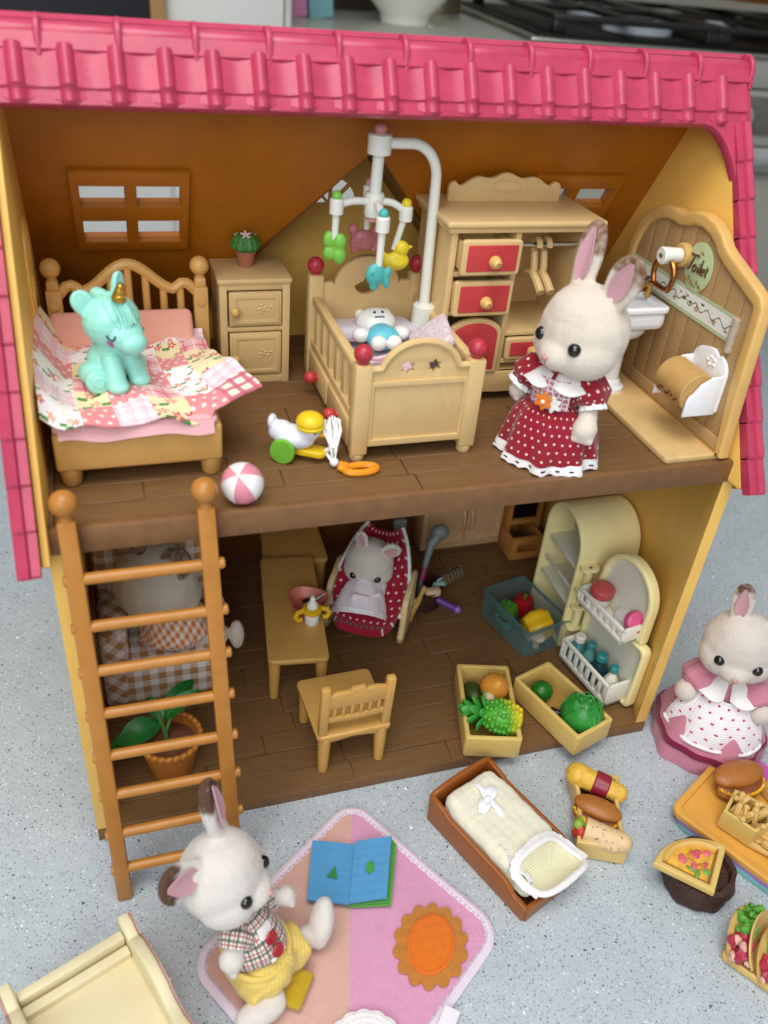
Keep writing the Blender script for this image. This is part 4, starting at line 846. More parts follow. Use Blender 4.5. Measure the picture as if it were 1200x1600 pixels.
g = G(); g.prism([(.16*math.cos(a), .1*math.sin(a)) for a in [k*.6 for k in range(10)]], .01, frame((27.34, 6.35, 24.95), (0, -1, 0), (0, 0, 1))); obj('leaf_print', g, plastic('#5b7a35', .5), th_)
BRZ = metal('#a9743f', .3)
g = G(); rp = [(27.75, 6.35+.78*math.sin(a)*(1-.25*math.cos(a)*0), 24.05+.78*math.cos(a) if math.cos(a) > -.55 else 24.05-.55+.12*(math.cos(a)+.55)) for a in [k*2*math.pi/36 for k in range(36)]]; g.tube(rp, .13, 8, True); obj('towel_ring', g, BRZ, th_)
for k in range(3):
    g = G(); g.tube([(28.55-.28*(1-math.cos(a))*1.2, 8.45-.36*k+.05*math.sin(a), 23.2-.45*math.sin(a*.5)) for a in [j*.55 for j in range(10)]], .08, 6); obj('hook', g, BRZ, TP)
# roll holder
RH = thing('paper_roll_holder', 'white toilet paper holder with a tan roll fixed to the partition', 'paper holder', (28.5, 2.6, 19.7)); PURE = plastic('#f0f0f2', .25, .02)
g = G(); g.prism([(1.2, 19.5), (3.75, 19.5), (3.75, 21.1)] + arc(2.9, 21.1, .85, 0, 60, 5) + [(2.75, 22.0), (2.4, 22.05), (2.0, 21.8)] + arc(2.05, 21.1, .85, 100, 180, 5), .18, YZ(28.62), .05); bpn = obj('back_plate', g, PURE, RH)
for k in range(5):
    g = G(); a = k*1.25; g.sph((28.5, 2.35+.24*math.cos(a), 21.5+.18*math.sin(a)), (.06, .11, .08), 8); obj('flower_relief', g, PURE, bpn)
for y in (1.3, 3.7):
    g = G(); g.prism([(28.6, 19.35), (28.6, 21.25), (28.0, 21.2), (27.5, 20.9), (27.2, 20.45), (27.05, 20.35), (26.95, 20.1), (26.95, 19.35)], .16, XZ(y), .06, seg=2); obj('side_arm', g, PURE, RH)
g = G(); g.cyl((27.6, 1.45, 20.35), (27.6, 3.55, 20.35), .92, n=30, bev=.04); rl = obj('paper_roll', g, plastic('#c39a5c', .6, .12), RH)
g = G()
for k in range(9):
    y = 1.75+.18*k; a = R(200+7*math.sin(k*1.7)); g.sph((27.6+.93*math.cos(a), y, 20.35+.93*math.sin(a)), (.03, .07, .06), 6); g.cyl((27.6+.93*math.cos(a), y, 20.35+.93*math.sin(a)), (27.6+.935*math.cos(a+.14), y+.12, 20.35+.935*math.sin(a+.14)), .025, n=5)
obj('vine_print', g, plastic('#6b3527', .6), rl)
# wash basin
WB = thing('wash_basin', 'white pedestal wash basin half hidden behind the rabbit in red', 'wash basin', (26.9, 7.6, UF+.3))
g = G(); g.lathe([(0, 0), (.85, 0), (.85, .2), (.68, .3), (.62, .5), (.5, .6), (.48, 2.6), (.6, 2.9), (0, 2.9)], 24, TR(26.9, 7.4, UF+.32)); obj('pedestal', g, PURE, WB)
g = G(); g.blob(lambda b: (b.bx(25.75, 28.4, 6.0, 8.9, 21.35, 22.35, .3), b.sph((27.0, 7.45, 21.3), (1.15, 1.25, .8))), .08, 4); obj('bowl', g, PURE, WB)
g = G(); g.prism(rrect(25.68, 5.9, 28.45, 9.0, .35), .3, XY(22.4), .08, holes=[rrect(25.98, 6.2, 28.0, 8.7, .35)], seg=2); obj('rim', g, PURE, WB)
g = G(); g.bx(26.0, 27.98, 6.22, 8.68, 22.3, 22.36); obj('basin_floor', g, plastic('#cfd0d2', .3), WB)
g = G(); g.tube([(28.0, 7.45, 22.5), (28.0, 7.45, 23.1), (27.7, 7.45, 23.2), (27.3, 7.45, 23.0)], .13, 8); obj('tap', g, metal('#d0a45a', .3), WB)
# ------------------------------------------------------------------ pull-along duck, ball
PD = thing('pull_along_duck', 'white pull along duck with yellow cap, green wheels and white cord', 'pull toy', (9.9, 3.7, UF))
dT = TR(9.95, 3.75, UF) @ RZ(60)       # forward is -y
DW = plastic('#dfe0ea', .25, .03); g = G(); g.T = dT
g.blob(lambda b: (b.sph((0, .1, .95), (.6, .95, .52)), b.sph((0, .7, 1.15), (.46, .55, .42), T=RX(-30)), b.sph((0, -.62, 1.4), (.44, .46, .46)), b.sph((0, 1.05, 1.5), (.34, .2, .34)), b.cyl((0, -.2, 1.0), (0, -.6, 1.4), .5, .42)), .05, 14); obj('body', g, DW, PD)
g = G(); g.T = dT; g.sph((0, -.6, 1.8), (.58, .6, .42), 20); g.lathe([(.46, 0), (.58, .0), (.6, .1), (.5, .16)], 24, TR(0, -.62, 1.55), lambda a, i: 1+.05*math.sin(a*12)); obj('cap', g, plastic('#e9c71f', .32), PD)
g = G(); g.T = dT; g.prism(rrect(-.36, -1.35, .36, .1, .3), .3, XY(.42), .08, seg=2); obj('foot_plate', g, plastic('#e3bb20', .32), PD)
g = G(); g.T = dT; g.cyl((0, -1.02, 1.28), (0, -1.3, 1.22), .15, .04, n=10); obj('beak', g, plastic('#e3a520', .4), PD)
g = G(); g.T = dT
for s_ in (1, -1): g.sph((s_*.3, -.9, 1.45), .07, 8)
obj('eye', g, DARK, PD)
for s_ in (1, -1):
    g = G(); g.T = dT; g.lathe([(0, 0), (.22, -.02), (.24, .05), (.42, .02), (.52, 0), (.56, .1), (.52, .24), (0, .24)], 24, frame((s_*.58, .35, .56), (0, s_*1.0, 0), (0, 0, 1))); obj('wheel', g, plastic('#74b93c', .3), PD)
STR = cloth('string', plain('#eeeeec'), .03, 3)
g = G()
base = dT @ V((0, -1.3, .55)); kn = V((11.35, 2.6, UF+.25))
for k in range(2): g.tube([base, base+V((.35, -.1, .25+.1*k)), V((11.1, 3.1, UF+.45)), V((11.25+.1*k, 2.8, UF+.3)), kn], .085, 6)
g.sph(kn, .2, 10)
for k in range(18):
    a = (k-8.5)*.026+.03*math.sin(k*5.1); g.tube([kn, kn+V((a*.5+.05*math.sin(k*2.3), .25, .55)), kn+V((a*1.6+.05+.06*math.sin(k*4.1), .6, 1.15)), kn+V((a*1.6+.10, .9+.07*(k % 3), 1.65-.25*abs(a)*4)), kn+V((a*1.3+.12+.07*math.sin(k*3), 1.05+.04*math.sin(k*7), 1.42))], .04, 5)
obj('cord', g, STR, PD)
g = G(); g.tube([(12.35+.68*math.cos(a), 2.05+.3*math.sin(a), UF+.16) for a in [k*2*math.pi/26 for k in range(26)]], .16, 8, True); g.sph((11.6, 2.2, UF+.2), (.24, .2, .16), 12); g.tube([(11.55, 2.4, UF+.3), (11.75, 2.2, UF+.36), (11.6, 2.0, UF+.15)], .12, 6); obj('ring_handle', g, plastic('#e8921f', .25), PD)
BA = thing('play_ball', 'small pink and white striped play ball near the upper floor edge', 'ball', (7.2, .75, UF+.02))
BT = TR(7.22, .75, UF+.85) @ RX(35) @ RY(-15)
BP = [plastic('#dd8a9a', .4, .05), plastic('#ece9e8', .4, .03)]
for k in range(6):
    g = G(); g.grid(lambda u_, v_: BT @ (RZ(k*60+60*u_) @ V((.82*math.sin(math.pi*v_), 0, .82*math.cos(math.pi*v_)))), 6, 16); bmesh.ops.remove_doubles(g.bm, verts=g.bm.verts, dist=1e-4); obj('segment', g, BP[k % 2], BA)
g = G()
for k in range(6): g.tube([BT @ (RZ(k*60) @ V((.825*math.sin(a), 0, .825*math.cos(a)))) for a in [j*math.pi/14 for j in range(15)]], .022, 5)
for z in (1, -1): g.sph(BT @ V((0, 0, z*.82)), .12, 10)
obj('seam', g, BP[1], BA)
# ------------------------------------------------------------------ lower floor: armchair with a doll
GING = cloth('brown_gingham', gingham('#fdf8f4', '#c0905c', .84), .015, 6); GINGD = cloth('brown_gingham_diagonal', gingham('#fdf8f4', '#c0905c', .84, .78), .015, 6)
AC = thing('toy_armchair', 'brown and white gingham armchair behind the ladder', 'armchair', (3.6, 9.8, 0))
g = G(); g.bx(.75, 6.55, 7.4, 11.8, .3, 3.3, .22, 3); g.jitter(.04, .6); obj('seat', g, GING, AC)
g = G(); g.bx(.85, 6.6, 11.0, 12.3, .3, 8.4, .4, 4); g.jitter(.06, .6); obj('backrest', g, GING, AC)
g = G(); g.T = TR(1.45, 0, 0); g.bx(-.75, .75, 7.3, 11.8, .3, 5.4, .5, 4); g.jitter(.06, .6); obj('arm', g, GINGD, AC)
g = G(); g.bx(.52, .74, 7.2, 12.2, .05, 6.2, .05); obj('side_panel', g, plastic('#7a4520', .45), AC)
for x in (1.1, 6.2):
    for y in (7.8, 11.8): g = G(); g.cyl((x, y, 0), (x, y, .4), .22, .28); obj('leg', g, plastic('#7a4520', .45), AC)
GD = thing('seated_doll', 'rabbit doll in orange gingham slumped in the brown gingham armchair', 'doll', (4.6, 9, 3.3))
gT = TR(3.95, 9.9, 6.55) @ RZ(150) @ RX(10)
GREY = (.88, .79, .66, 1)
def gb(b):
    b.cyl((4.75, 8.9, 3.9), (4.2, 9.6, 5.4), 1.15, .8)
    b.cyl((5.0, 8.6, 3.75), (7.4, 8.3, 3.6), .62, .5); b.sph((7.95, 8.3, 3.5), (.42, .5, 1.0))
    b.cyl((5.0, 9.6, 3.9), (7.0, 10.2, 3.8), .6, .5); b.sph((7.2, 10.3, 4.0), (.42, .5, .9))
    b.cyl((5.0, 9.2, 5.1), (5.9, 8.6, 4.4), .4, .4)
doll(GD, gT, 2.4, [((.75, .3, 1.5), (1.5, 1.0, 2.9), .85, (.3, 1, .6), 0), ((-.8, .3, 1.4), (-2.2, .9, 2.2), .85, (-.2, 1, .5), 0)], gb, base=GREY, tipc=(.26, .15, .08, 1), tip_at=.1, vox=.09, inner=False)
ORG = cloth('orange_gingham', gingham('#f8eadf', '#dc8034', .34, .4), .02, 7)
g = G(); cloth_tube(g, [(4.72, 8.75, 3.35), (4.75, 8.85, 3.8), (4.6, 9.1, 4.5), (4.25, 9.5, 5.3), (4.1, 9.65, 5.7)], [1.3, 1.9, 1.8, 1.35, .95], fold=.06, nf=8); gdr = obj('dress', g, ORG, GD, ang=80)
g = G(); cloth_tube(g, [(4.7, 9.35, 5.35), (5.3, 9.0, 4.95), (5.75, 8.7, 4.55)], [.5, .72, .62], fold=.12, nf=6); obj('sleeve', g, ORG, gdr, ang=80)
g = G(); g.tube([(4.2+.95*math.cos(a), 9.55+.75*math.sin(a), 5.55-.4*math.cos(a)) for a in [k*2*math.pi/24 for k in range(24)]], .24, 8, True); obj('collar', g, ORG, gdr)
g = G(); g.box((5.75, 8.75, 3.42), (1.7, 1.3, .2), .08); obj('petticoat', g, cloth('wine_cloth', plain('#7c2f43')), GD)
# ------------------------------------------------------------------ potted plant
PP = thing('potted_plant', 'green leafy plant in an orange brown rope rimmed pot behind the ladder', 'plant', (3.75, 2.9, .01))
POTM = plastic('#b06a28', .5, .12); g = G(); g.T = TR(3.75, 2.9, .01); g.lathe([(0, 0), (1.0, 0), (1.05, .1), (1.5, 2.2), (1.5, 2.4), (1.32, 2.4), (1.25, 1.9), (0, 1.9)], 32); obj('pot', g, POTM, PP)
g = G(); N_ = 26
for k in range(N_):
    a = k*2*math.pi/N_; g.sph((3.75+1.5*math.cos(a), 2.9+1.5*math.sin(a), 2.38), (.15, .24, .17), 8, T=Mx.Rotation(a, 4, 'Z') @ RX(25))
obj('rope_rim', g, plastic('#c47a2c', .42, .1), PP)
g = G(); g.lathe([(1.28, 1.95), (.8, 2.08), (0, 2.12)], 20, TR(3.75, 2.9, .02)); g.jitter(.08, 3); obj('soil', g, plastic('#7b4a31', .9, .2, 4, .05, 12), PP)
LEAF = plastic('#1f6a2a', .35, .16, 1.5)
g = G(); g.tube([(3.6, 2.9, 2.0), (3.55, 2.95, 2.7), (3.4, 3.0, 3.4), (3.3, 3.0, 3.9)], .12, 8); g.tube([(3.55, 2.95, 2.6), (3.9, 3.3, 3.3), (4.2, 3.6, 3.7)], .1, 8); obj('stem', g, plastic('#4d7a38', .5), PP)
def leaf(base, tip, wd, up, bend=.3, nm='leaf'):
    base, tip, up = V(base), V(tip), V(up).normalized(); ax = tip-base; L = ax.length; ax.normalize(); sx = ax.cross(up).normalized(); un = sx.cross(ax)
    def p(u_, v_):
        a = (u_-.5)*2; w_ = wd*math.sin(math.pi*min(.999, v_*.96+.02)**.85)**.8; return base + ax*L*v_ + sx*w_*a + un*(bend*L*math.sin(v_*math.pi)*.5 + .22*w_*a*a - .04*math.cos(a*9)*0)
    g = G(); g.grid(p, 8, 14, thick=.05); q = G(); o = obj(nm, g, LEAF, PP); q.tube([p(.5, k/10)+un*.03 for k in range(1, 10)], .025, 5); obj('midrib', q, plastic('#3d8a40', .4), o)
leaf((3.35, 3.0, 3.3), (1.25, 2.5, 2.9), .62, (-.1, -.5, 1), .35); leaf((3.4, 3.1, 3.0), (.75, 2.9, 2.3), .42, (0, -.5, 1), .2); leaf((3.5, 3.2, 3.4), (5.2, 4.9, 4.0), .5, (0, -.4, 1), .3); leaf((3.6, 3.1, 3.5), (5.35, 3.6, 4.6), .4, (-.2, -.5, 1), .3); leaf((3.4, 2.9, 3.6), (3.0, 3.9, 4.3), .35, (.3, -.8, .6), .2)
# ------------------------------------------------------------------ table, bottle, dish, chairs
TB = thing('toy_table', 'long narrow golden beige toy table with a baby bottle on it', 'table', (11.55, 10.5, 0), -7.4)
g = G(); g.prism(rrect(-1.68, -4.6, 1.68, 4.6, .3), .3, XY(2.98), .1, seg=3); obj('tabletop', g, TABLE, TB, world=False)
g = G()
for x, y, sx, sy in ((0, -4.1, 2.6, .18), (0, 4.1, 2.6, .18), (-1.3, 0, .18, 8), (1.3, 0, .18, 8)): g.bx(x-sx/2, x+sx/2, y-sy/2, y+sy/2, 2.4, 2.88, .05)
obj('apron', g, TABLE, TB, world=False)
for x in (-1.32, 1.32):
    for y in (-4.15, 4.15): g = G(); g.cyl((x, y, 0), (x*.98, y*.99, 2.85), .25, .36, n=14, bev=.04); obj('leg', g, TABLE, TB, world=False)
BO = thing('baby_bottle', 'tiny white baby bottle with yellow handled ring on the table', 'bottle', (12.3, 8.75, 3.14))
BW = plastic('#eeedea', .3, .03); BY = plastic('#e8b81c', .3); g = G(); g.T = TR(12.3, 8.75, 3.14); g.lathe([(0, 0), (.36, 0), (.42, .08), (.42, .8), (.36, .9), (0, .9)], 20); obj('bottle_body', g, BW, BO)
g = G(); g.T = TR(12.3, 8.75, 3.14); g.lathe([(0, .85), (.52, .85), (.56, .95), (.54, 1.12), (.38, 1.2), (0, 1.2)], 20)
for s_ in (1, -1): g.tube([(s_*.5, 0, 1.0), (s_*.85, -.05, .95), (s_*1.0, -.08, .65), (s_*.85, -.1, .42), (s_*.6, -.1, .45)], .15, 8)
obj('handle_ring', g, BY, BO)
g = G(); g.T = TR(12.3, 8.75, 3.14); g.lathe([(.32, 1.2), (.3, 1.45), (.16, 1.6), (.14, 1.85), (.08, 1.95), (0, 1.96)], 16); obj('teat', g, plastic('#f4f2ee', .25), BO)
DS = thing('pink_dish', 'coral pink toy plate with a metal spoon lying behind the bottle', 'dish', (12.35, 10.2, 3.14))
g = G(); g.T = TR(12.35, 10.15, 3.14); g.lathe([(0, .12), (.7, .1), (.8, .2), (1.1, .62), (1.2, .62), (1.0, .1), (.85, 0), (0, 0)], 30, fn=lambda a, i: 1+.08*math.cos(a*3)); obj('plate', g, plastic('#d77a66', .35), DS)
g = G(); g.T = TR(12.45, 10.3, 3.45); g.sph((0, 0, 0), (.42, .28, .1), 14); g.tube([(.35, 0, 0), (.7, .1, .15), (1.1, .2, .3)], .07, 6, flat=.5); obj('spoon', g, metal('#c6bfb2', .25), DS)
def chair(lbl, loc, rz):
    C = thing('toy_chair', lbl, 'chair', loc, rz, 'golden chairs at the narrow table')
    g = G(); g.prism([(-1.75, -2.0), (1.75, -2.0)] + arc(1.75, -1.8, .2, -90, 0, 3)[1:] + [(2.05, 1.7)] + arc(1.75, 1.85, .3, 0, 90, 4) + arc(-1.75, 1.85, .3, 90, 180, 4) + [(-1.95, -1.8)], .36, XY(2.62), .1, seg=2); obj('seat', g, TABLE, C, world=False)
    g = G(); g.prism([(-1.5, 2.45), (-1.5, 1.75), (-1.2, 2.1), (0, 2.25), (1.2, 2.1), (1.5, 1.75), (1.5, 2.45)], .2, XZ(-1.72), .04); g.prism([(-1.5, 2.45), (-1.5, 1.75), (-1.2, 2.1), (0, 2.25), (1.2, 2.1), (1.5, 1.75), (1.5, 2.45)], .2, XZ(1.75), .04); obj('apron', g, TABLE, C, world=False)
    for x, y in ((-1.5, -1.65), (1.5, -1.65), (-1.6, 1.7), (1.6, 1.7)): g = G(); g.cyl((x*1.02, y*1.04, 0), (x, y, 2.5), .26, .36, n=14, bev=.04); obj('leg', g, TABLE, C, world=False)
    for s_ in (1, -1): g = G(); g.box((0, 0, 1.75), (.48, .42, 3.6), .12, 2, T=TR(s_*1.66, -1.7, 2.7) @ RX(4)); obj('back_post', g, TABLE, C, world=False)
    TB_ = TR(0, -1.72, 2.7) @ RX(4) @ frame((0, 0, 0), (1, 0, 0), (0, 0, 1))
    g = G(); g.prism([(-1.6, 2.05), (1.6, 2.05), (1.6, 2.95), (1.0, 3.12), (.45, 3.1), (.3, 3.3), (-.3, 3.3), (-.45, 3.1), (-1.0, 3.12), (-1.6, 2.95)], .26, TB_, .06); obj('top_rail', g, TABLE, C, world=False)
    g = G(); g.prism([(-1.6, 1.0), (0, .9), (1.6, 1.0), (1.6, 1.35), (0, 1.28), (-1.6, 1.35)], .24, TB_, .05); obj('lower_rail', g, TABLE, C, world=False)
    for k in range(6): g = G(); x = -1.15+.46*k; g.prism([(x-.09, 1.2), (x+.09, 1.2), (x+.09, 2.15), (x-.09, 2.15)], .2, TB_, .03); obj('slat', g, TABLE, C, world=False)
    return C
chair('golden beige toy chair with slatted back turned towards the lower floor edge', (12.65, 2.75, .01), 2)
chair('golden beige toy chair at the far end of the narrow table in shade', (12.9, 17.0, .01), 176)
# ------------------------------------------------------------------ baby rocker and baby
RK = thing('baby_rocker', 'red dotted padded baby rocker with cream side frames', 'baby rocker', (17, 11.5, 0))
rkT = TR(15.15, 8.7, 1.1) @ RZ(-30)     # local: y runs to the head end
def rk_z(v_): return .1 + 3.9*v_**1.25 + .5*(max(0, .12-v_)/.12)
def pad(u_, v_):
    a = (u_-.5)*2; w_ = 2.3*math.sin(math.pi*(.1+.83*v_)**.75)**.42; w_ *= .74+.26*min(1, v_*2.6)
    return rkT @ V((w_*a, 5.9*v_, rk_z(v_)+.55*abs(a)**2.5*(.3+.7*min(1, v_*2)) ))
REDD2 = cloth('red_dots_small', dots('#9c1730', '#efd8d2', .52, .15))
g = G(); g.grid(pad, 24, 30, (4.4, 7.2), thick=.45); obj('cushion', g, REDD2, RK, ang=80)
g = G()
for s_ in (0, 1): g.tube([pad(s_, .25+.75*k/20)+V((0, 0, .05)) for k in range(21)], .12, 6)
obj('lace_edge', g, LACEW, RK)
CRM = plastic('#dcc28b', .4)
for s_ in (1, -1):
    g = G(); pts = [(1.0, 2.3), (1.4, 2.7), (2.2, 2.8), (3.4, 3.0), (4.0, 2.8), (4.2, 2.3), (3.9, 1.2), (4.2, .35), (3.9, -.2), (2.8, -.6), (1.4, -.6), (.5, -.2), (.3, .3), (.8, .7)]
    g.prism([(p[0]+.6, p[1]-.2) for p in pts], .38, rkT @ YZ(s_*2.35), .12, holes=[[(2.1, .6), (3.9, .4), (3.8, 1.7), (3.0, 2.0), (2.1, 1.8)]], seg=2); obj('side_frame', g, CRM, RK)
BB = thing('baby_doll', 'small rabbit baby in a pale lilac gown lying in the red dotted rocker', 'doll', (16.4, 10.8, 2.2))
bbT = TR(16.45, 11.6, 4.75) @ RZ(-28) @ RX(22)
def bbb(b):
    b.cyl((16.4, 11.2, 3.4), (16.1, 10.4, 2.6), .75, 1.0)
    b.cyl((16.95, 10.75, 3.3), (16.6, 10.0, 3.1), .34, .32); b.sph((16.35, 9.9, 3.2), .36); b.cyl((15.6, 11.0, 3.3), (15.75, 10.2, 3.2), .34, .3); b.sph((15.85, 10.15, 3.25), .34)
doll(BB, bbT, 1.55, [((-.45, .1, 1.05), (-.55, .5, 2.45), .42, (-.1, -1, .2), 0), ((.8, .15, .85), (1.75, .3, 1.75), .55, (.2, -1, .3), 0)], bbb, base=(.8, .74, .67, 1), tipc=(.78, .7, .62, 1), vox=.06)
LIL = cloth('lilac_gown', plain('#eee4ea'), .02, 7)
g = G(); cloth_tube(g, [(16.25, 11.1, 3.75), (16.05, 10.85, 3.35), (15.75, 10.35, 2.75), (15.5, 9.9, 2.3)], [.9, 1.2, 1.5, 1.65], fold=.06, nf=8); gn = obj('gown', g, LIL, BB, ang=80)
for s_, p in ((1, (16.95, 10.85, 3.35)), (-1, (15.55, 11.0, 3.3))): g = G(); cloth_tube(g, [(16.4+.35*s_, 11.2, 3.5), p, (p[0]-.2*s_, p[1]-.4, p[2]-.1)], [.4, .5, .45], fold=.1, nf=6); obj('sleeve', g, LIL, gn, ang=80)
g = G(); cloth_tube(g, [(15.52, 9.95, 2.33), (15.42, 9.73, 2.12)], [1.66, 1.72], fold=.06, nf=14); obj('lace_hem', g, LACEW, gn, ang=80)
g = G()
for dx, dz, ry in ((-.5, .12, 20), (.5, -.05, -25), (-.3, -.5, 70), (.3, -.55, 110)): g.box((0, 0, 0), (.85, .16, .4), .07, 2, T=TR(15.75+dx, 9.55, 3.75+dz) @ RY(ry))
g.sph((15.75, 9.5, 3.75), .2, 10); obj('bow', g, plastic('#ead8da', .8), gn)
# ------------------------------------------------------------------ tool bin
BN = thing('utensil_bin', 'dark brown round bin of small toy tools beside the rocker', 'bin', (20.6, 12.6, 0))
g = G(); g.T = TR(20.6, 12.6, .01)
g.lathe([(0, 0), (1.15, 0), (1.25, .1), (1.2, .7), (1.3, .8), (1.25, 1.4), (1.35, 1.55), (1.2, 1.6), (1.1, .2), (0, .2)], 28); obj('bin_body', g, plastic('#3b2118', .45), BN)
def tool(nm, lbl, fn):
    t = thing(nm, lbl, 'toy tool', (20.6, 12.6, .3)); fn(t)
def t1(t):
    g = G(); g.tube([(20.5, 12.9, .5), (21.0, 13.6, 2.2), (21.6, 14.3, 3.6)], [.16, .2, .3], 10); obj('handle', g, plastic('#78807f', .4), t); g = G(); g.sph((22.2, 14.6, 4.0), (.62, .5, .55), 16); g.tube([(21.5, 14.2, 3.4), (22.0, 14.4, 3.9)], .35, 10); obj('head', g, plastic('#78807f', .4), t); g = G(); g.tube([(20.7, 13.2, 1.3), (21.0, 13.55, 2.1)], .26, 10); obj('grip', g, plastic('#8c2f44', .4), t)
tool('toy_ladle', 'grey round headed toy tool sticking up out of the bin', t1)
def t2(t):
    g = G(); g.tube([(20.0, 12.8, .5), (19.7, 13.6, 2.0), (19.5, 14.4, 3.2)], .2, 10); obj('handle', g, plastic('#2f8f8c', .35), t); g = G(); g.box((19.45, 14.9, 4.1), (.9, .35, 2.2), .15, 2); obj('blade', g, plastic('#71797c', .4), t)
tool('toy_spatula', 'teal handled grey toy spatula behind the red rocker', t2)
def t3(t):
    g = G(); g.tube([(20.9, 12.2, .6), (21.4, 12.3, 1.6), (22.0, 12.3, 1.6)], .2, 8); obj('handle', g, plastic('#8fb5a8', .35), t); g = G()
    for k in range(6): g.tube([(21.7+.22*k, 12.7, 2.0+.1*k), (21.8+.22*k, 12.2, 2.3+.1*k), (21.9+.22*k, 11.8, 1.9+.1*k)], .1, 6)
    g.tube([(21.4, 12.3, 1.9), (23.0, 12.5, 2.6)], .12, 6); obj('whisk_head', g, metal('#b9b9b4', .25), t)
tool('toy_rake', 'shiny silver ribbed toy tool hanging over the bin rim', t3)
def t4(t):
    g = G(); g.tube([(21.0, 11.9, 1.0), (21.8, 11.3, .7), (22.4, 11.0, .45)], .24, 10); obj('handle', g, plastic('#6a3a8c', .35), t); g = G(); g.sph((22.5, 10.95, .42), .28, 12); obj('tip', g, plastic('#9a67bb', .35), t)
tool('toy_brush', 'purple toy brush lying against the foot of the bin', t4)
def t5(t):
    g = G(); g.tube([(20.4, 11.8, 2.0), (19.8, 11.3, 1.1), (19.2, 10.9, .5)], [.14, .2, .26], 8); g.sph((19.1, 10.85, .42), .36, 10); g.sph((19.7, 11.4, 1.25), (.36, .22, .2), 10); obj('handle', g, plastic('#c39b4e', .45), t); g = G(); g.box((20.9, 11.6, 1.6), (1.0, .5, .5), .1); obj('head', g, plastic('#d9b996', .45), t)
tool('toy_hammer', 'tan knobbed toy hammer leaning down from the bin', t5)
# ------------------------------------------------------------------ kitchen units at the back
KC = thing('kitchen_cabinet', 'pale pinkish beige toy kitchen cabinet with two doors at the back', 'cabinet', (25, 18, 0)); KCM = plastic('#cfa77c', .4, .06)
g = G(); g.bx(22.1, 28.1, 17.25, 19.2, .45, 7, .06); g.bx(22.5, 28.0, 17.8, 19.2, .01, .5); obj('carcass', g, KCM, KC)
for x0, hx in ((22.5, 24.95), (25.3, 25.55)):
    g = G(); g.bx(x0, x0+2.7, 17.1, 17.3, .95, 6.5, .06); g.prism([(x0+.15, 1.1), (x0+2.55, 1.1), (x0+2.55, 6.3), (x0+.15, 6.3)], .1, XZ(17.08), .03, holes=[[(x0+.45, 1.4), (x0+2.25, 1.4), (x0+2.25, 6.0), (x0+.45, 6.0)]]); o = obj('door', g, KCM, KC)
    g = G(); g.tube([(hx, 17.05, 2.0), (hx+.03, 16.8, 2.3), (hx, 16.75, 2.9), (hx-.03, 16.8, 3.4), (hx, 17.05, 3.7)], .12, 8); obj('handle', g, KCM, o)
OV = thing('toy_oven', 'orange brown toy oven with black inside and pulled out drawer in the shade', 'oven', (29.3, 17, 0)); OVM = plastic('#b5793a', .42)
g = G(); g.bx(28.2, 28.5, 16.6, 19.2, .01, 7, .04); g.bx(30.5, 30.78, 16.6, 19.2, .01, 7, .04); g.bx(28.2, 30.7, 18.9, 19.15, .02, 7); g.bx(28.4, 30.6, 16.6, 19, 2.3, 2.6, .04); obj('carcass', g, OVM, OV)
g = G(); g.bx(28.45, 30.55, 16.9, 18.9, 2.62, 6.9); obj('oven_cavity', g, plastic('#0d0b0b', .3), OV)
g = G(); g.prism([(28.0, .4), (30.4, .4), (30.4, 2.2), (28.0, 2.2)], .3, XZ(15.2), .06, holes=[[(28.5, .9), (30.1, .9), (30.1, 1.6), (28.5, 1.6)]]); g.bx(27.98, 28.2, 15.2, 17, .4, 2.1, .04); g.bx(30.2, 30.42, 15.2, 17, .4, 2.1, .04); g.bx(28, 30.4, 15.3, 17, .4, .6); obj('drawer', g, OVM, OV)
# ------------------------------------------------------------------ fridge
FG = thing('toy_fridge', 'cream dome topped toy refrigerator standing open by the right wall', 'refrigerator', (29, 9, 0))
FIN = plastic('#d9d6c4', .4, .04)
dome = lambda i, y0=6.8, y1=11.2, zt=9.1, r_=2.18: [(y0+i, i), (y1-i, i)] + arc(y1-r_, zt-r_, r_-i, 0, 90, 8) + arc(y0+r_, zt-r_, r_-i, 90, 180, 8)
g = G(); g.prism(dome(0), 4.0, YZ(29.7), .14, holes=[dome(.32)], seg=3); g.prism(dome(.1), .3, YZ(31.5)); obj('shell', g, LEMON, FG)
g = G(); g.prism(dome(.25), .1, YZ(30.2)); g.bx(28.0, 30.2, 7.05, 10.95, 5.6, 5.85, .04); g.bx(27.9, 30.2, 7.05, 10.95, 3.0, 3.2, .04); g.bx(28.1, 30.2, 7.05, 10.95, .25, .45); obj('liner', g, FIN, FG)
g = G(); g.bx(28.6, 30.1, 8.0, 9.6, 7.2, 8.3, .15); obj('ice_box', g, plastic('#a9a595', .4), FG)
g = G(); g.bx(27.95, 28.1, 7.1, 10.9, 4.1, 4.3, .03); obj('shelf_rail', g, FIN, FG)
for z in (5.9, 3.0):
    g = G(); g.cyl((28.3, 6.45, z-.95), (28.3, 6.45, z+.5), .26, n=14); hg = obj('hinge', g, LEMON, FG)
    for zz in (z+.5, z-1.1): g = G(); g.prism(rrect(27.75, 6.1, 28.95, 7.0, .38), .22, XY(zz), .05); obj('hinge_plate', g, LEMON, hg)
    g = G(); g.cyl((28.3, 6.4, z+.6), (28.3, 6.4, z+.66), .1); obj('hinge_pin', g, plastic('#6e6a55', .4), hg)
dT_ = lambda z: Mx(((.155, .988, 0, 28.4), (-.988, .155, 0, 6.05), (0, 0, 1, z), (0, 0, 0, 1))) @ Mx(((1, 0, 0, 0), (0, 0, 1, 0), (0, 1, 0, 0), (0, 0, 0, 1)))  # local (along door, up, outwards)
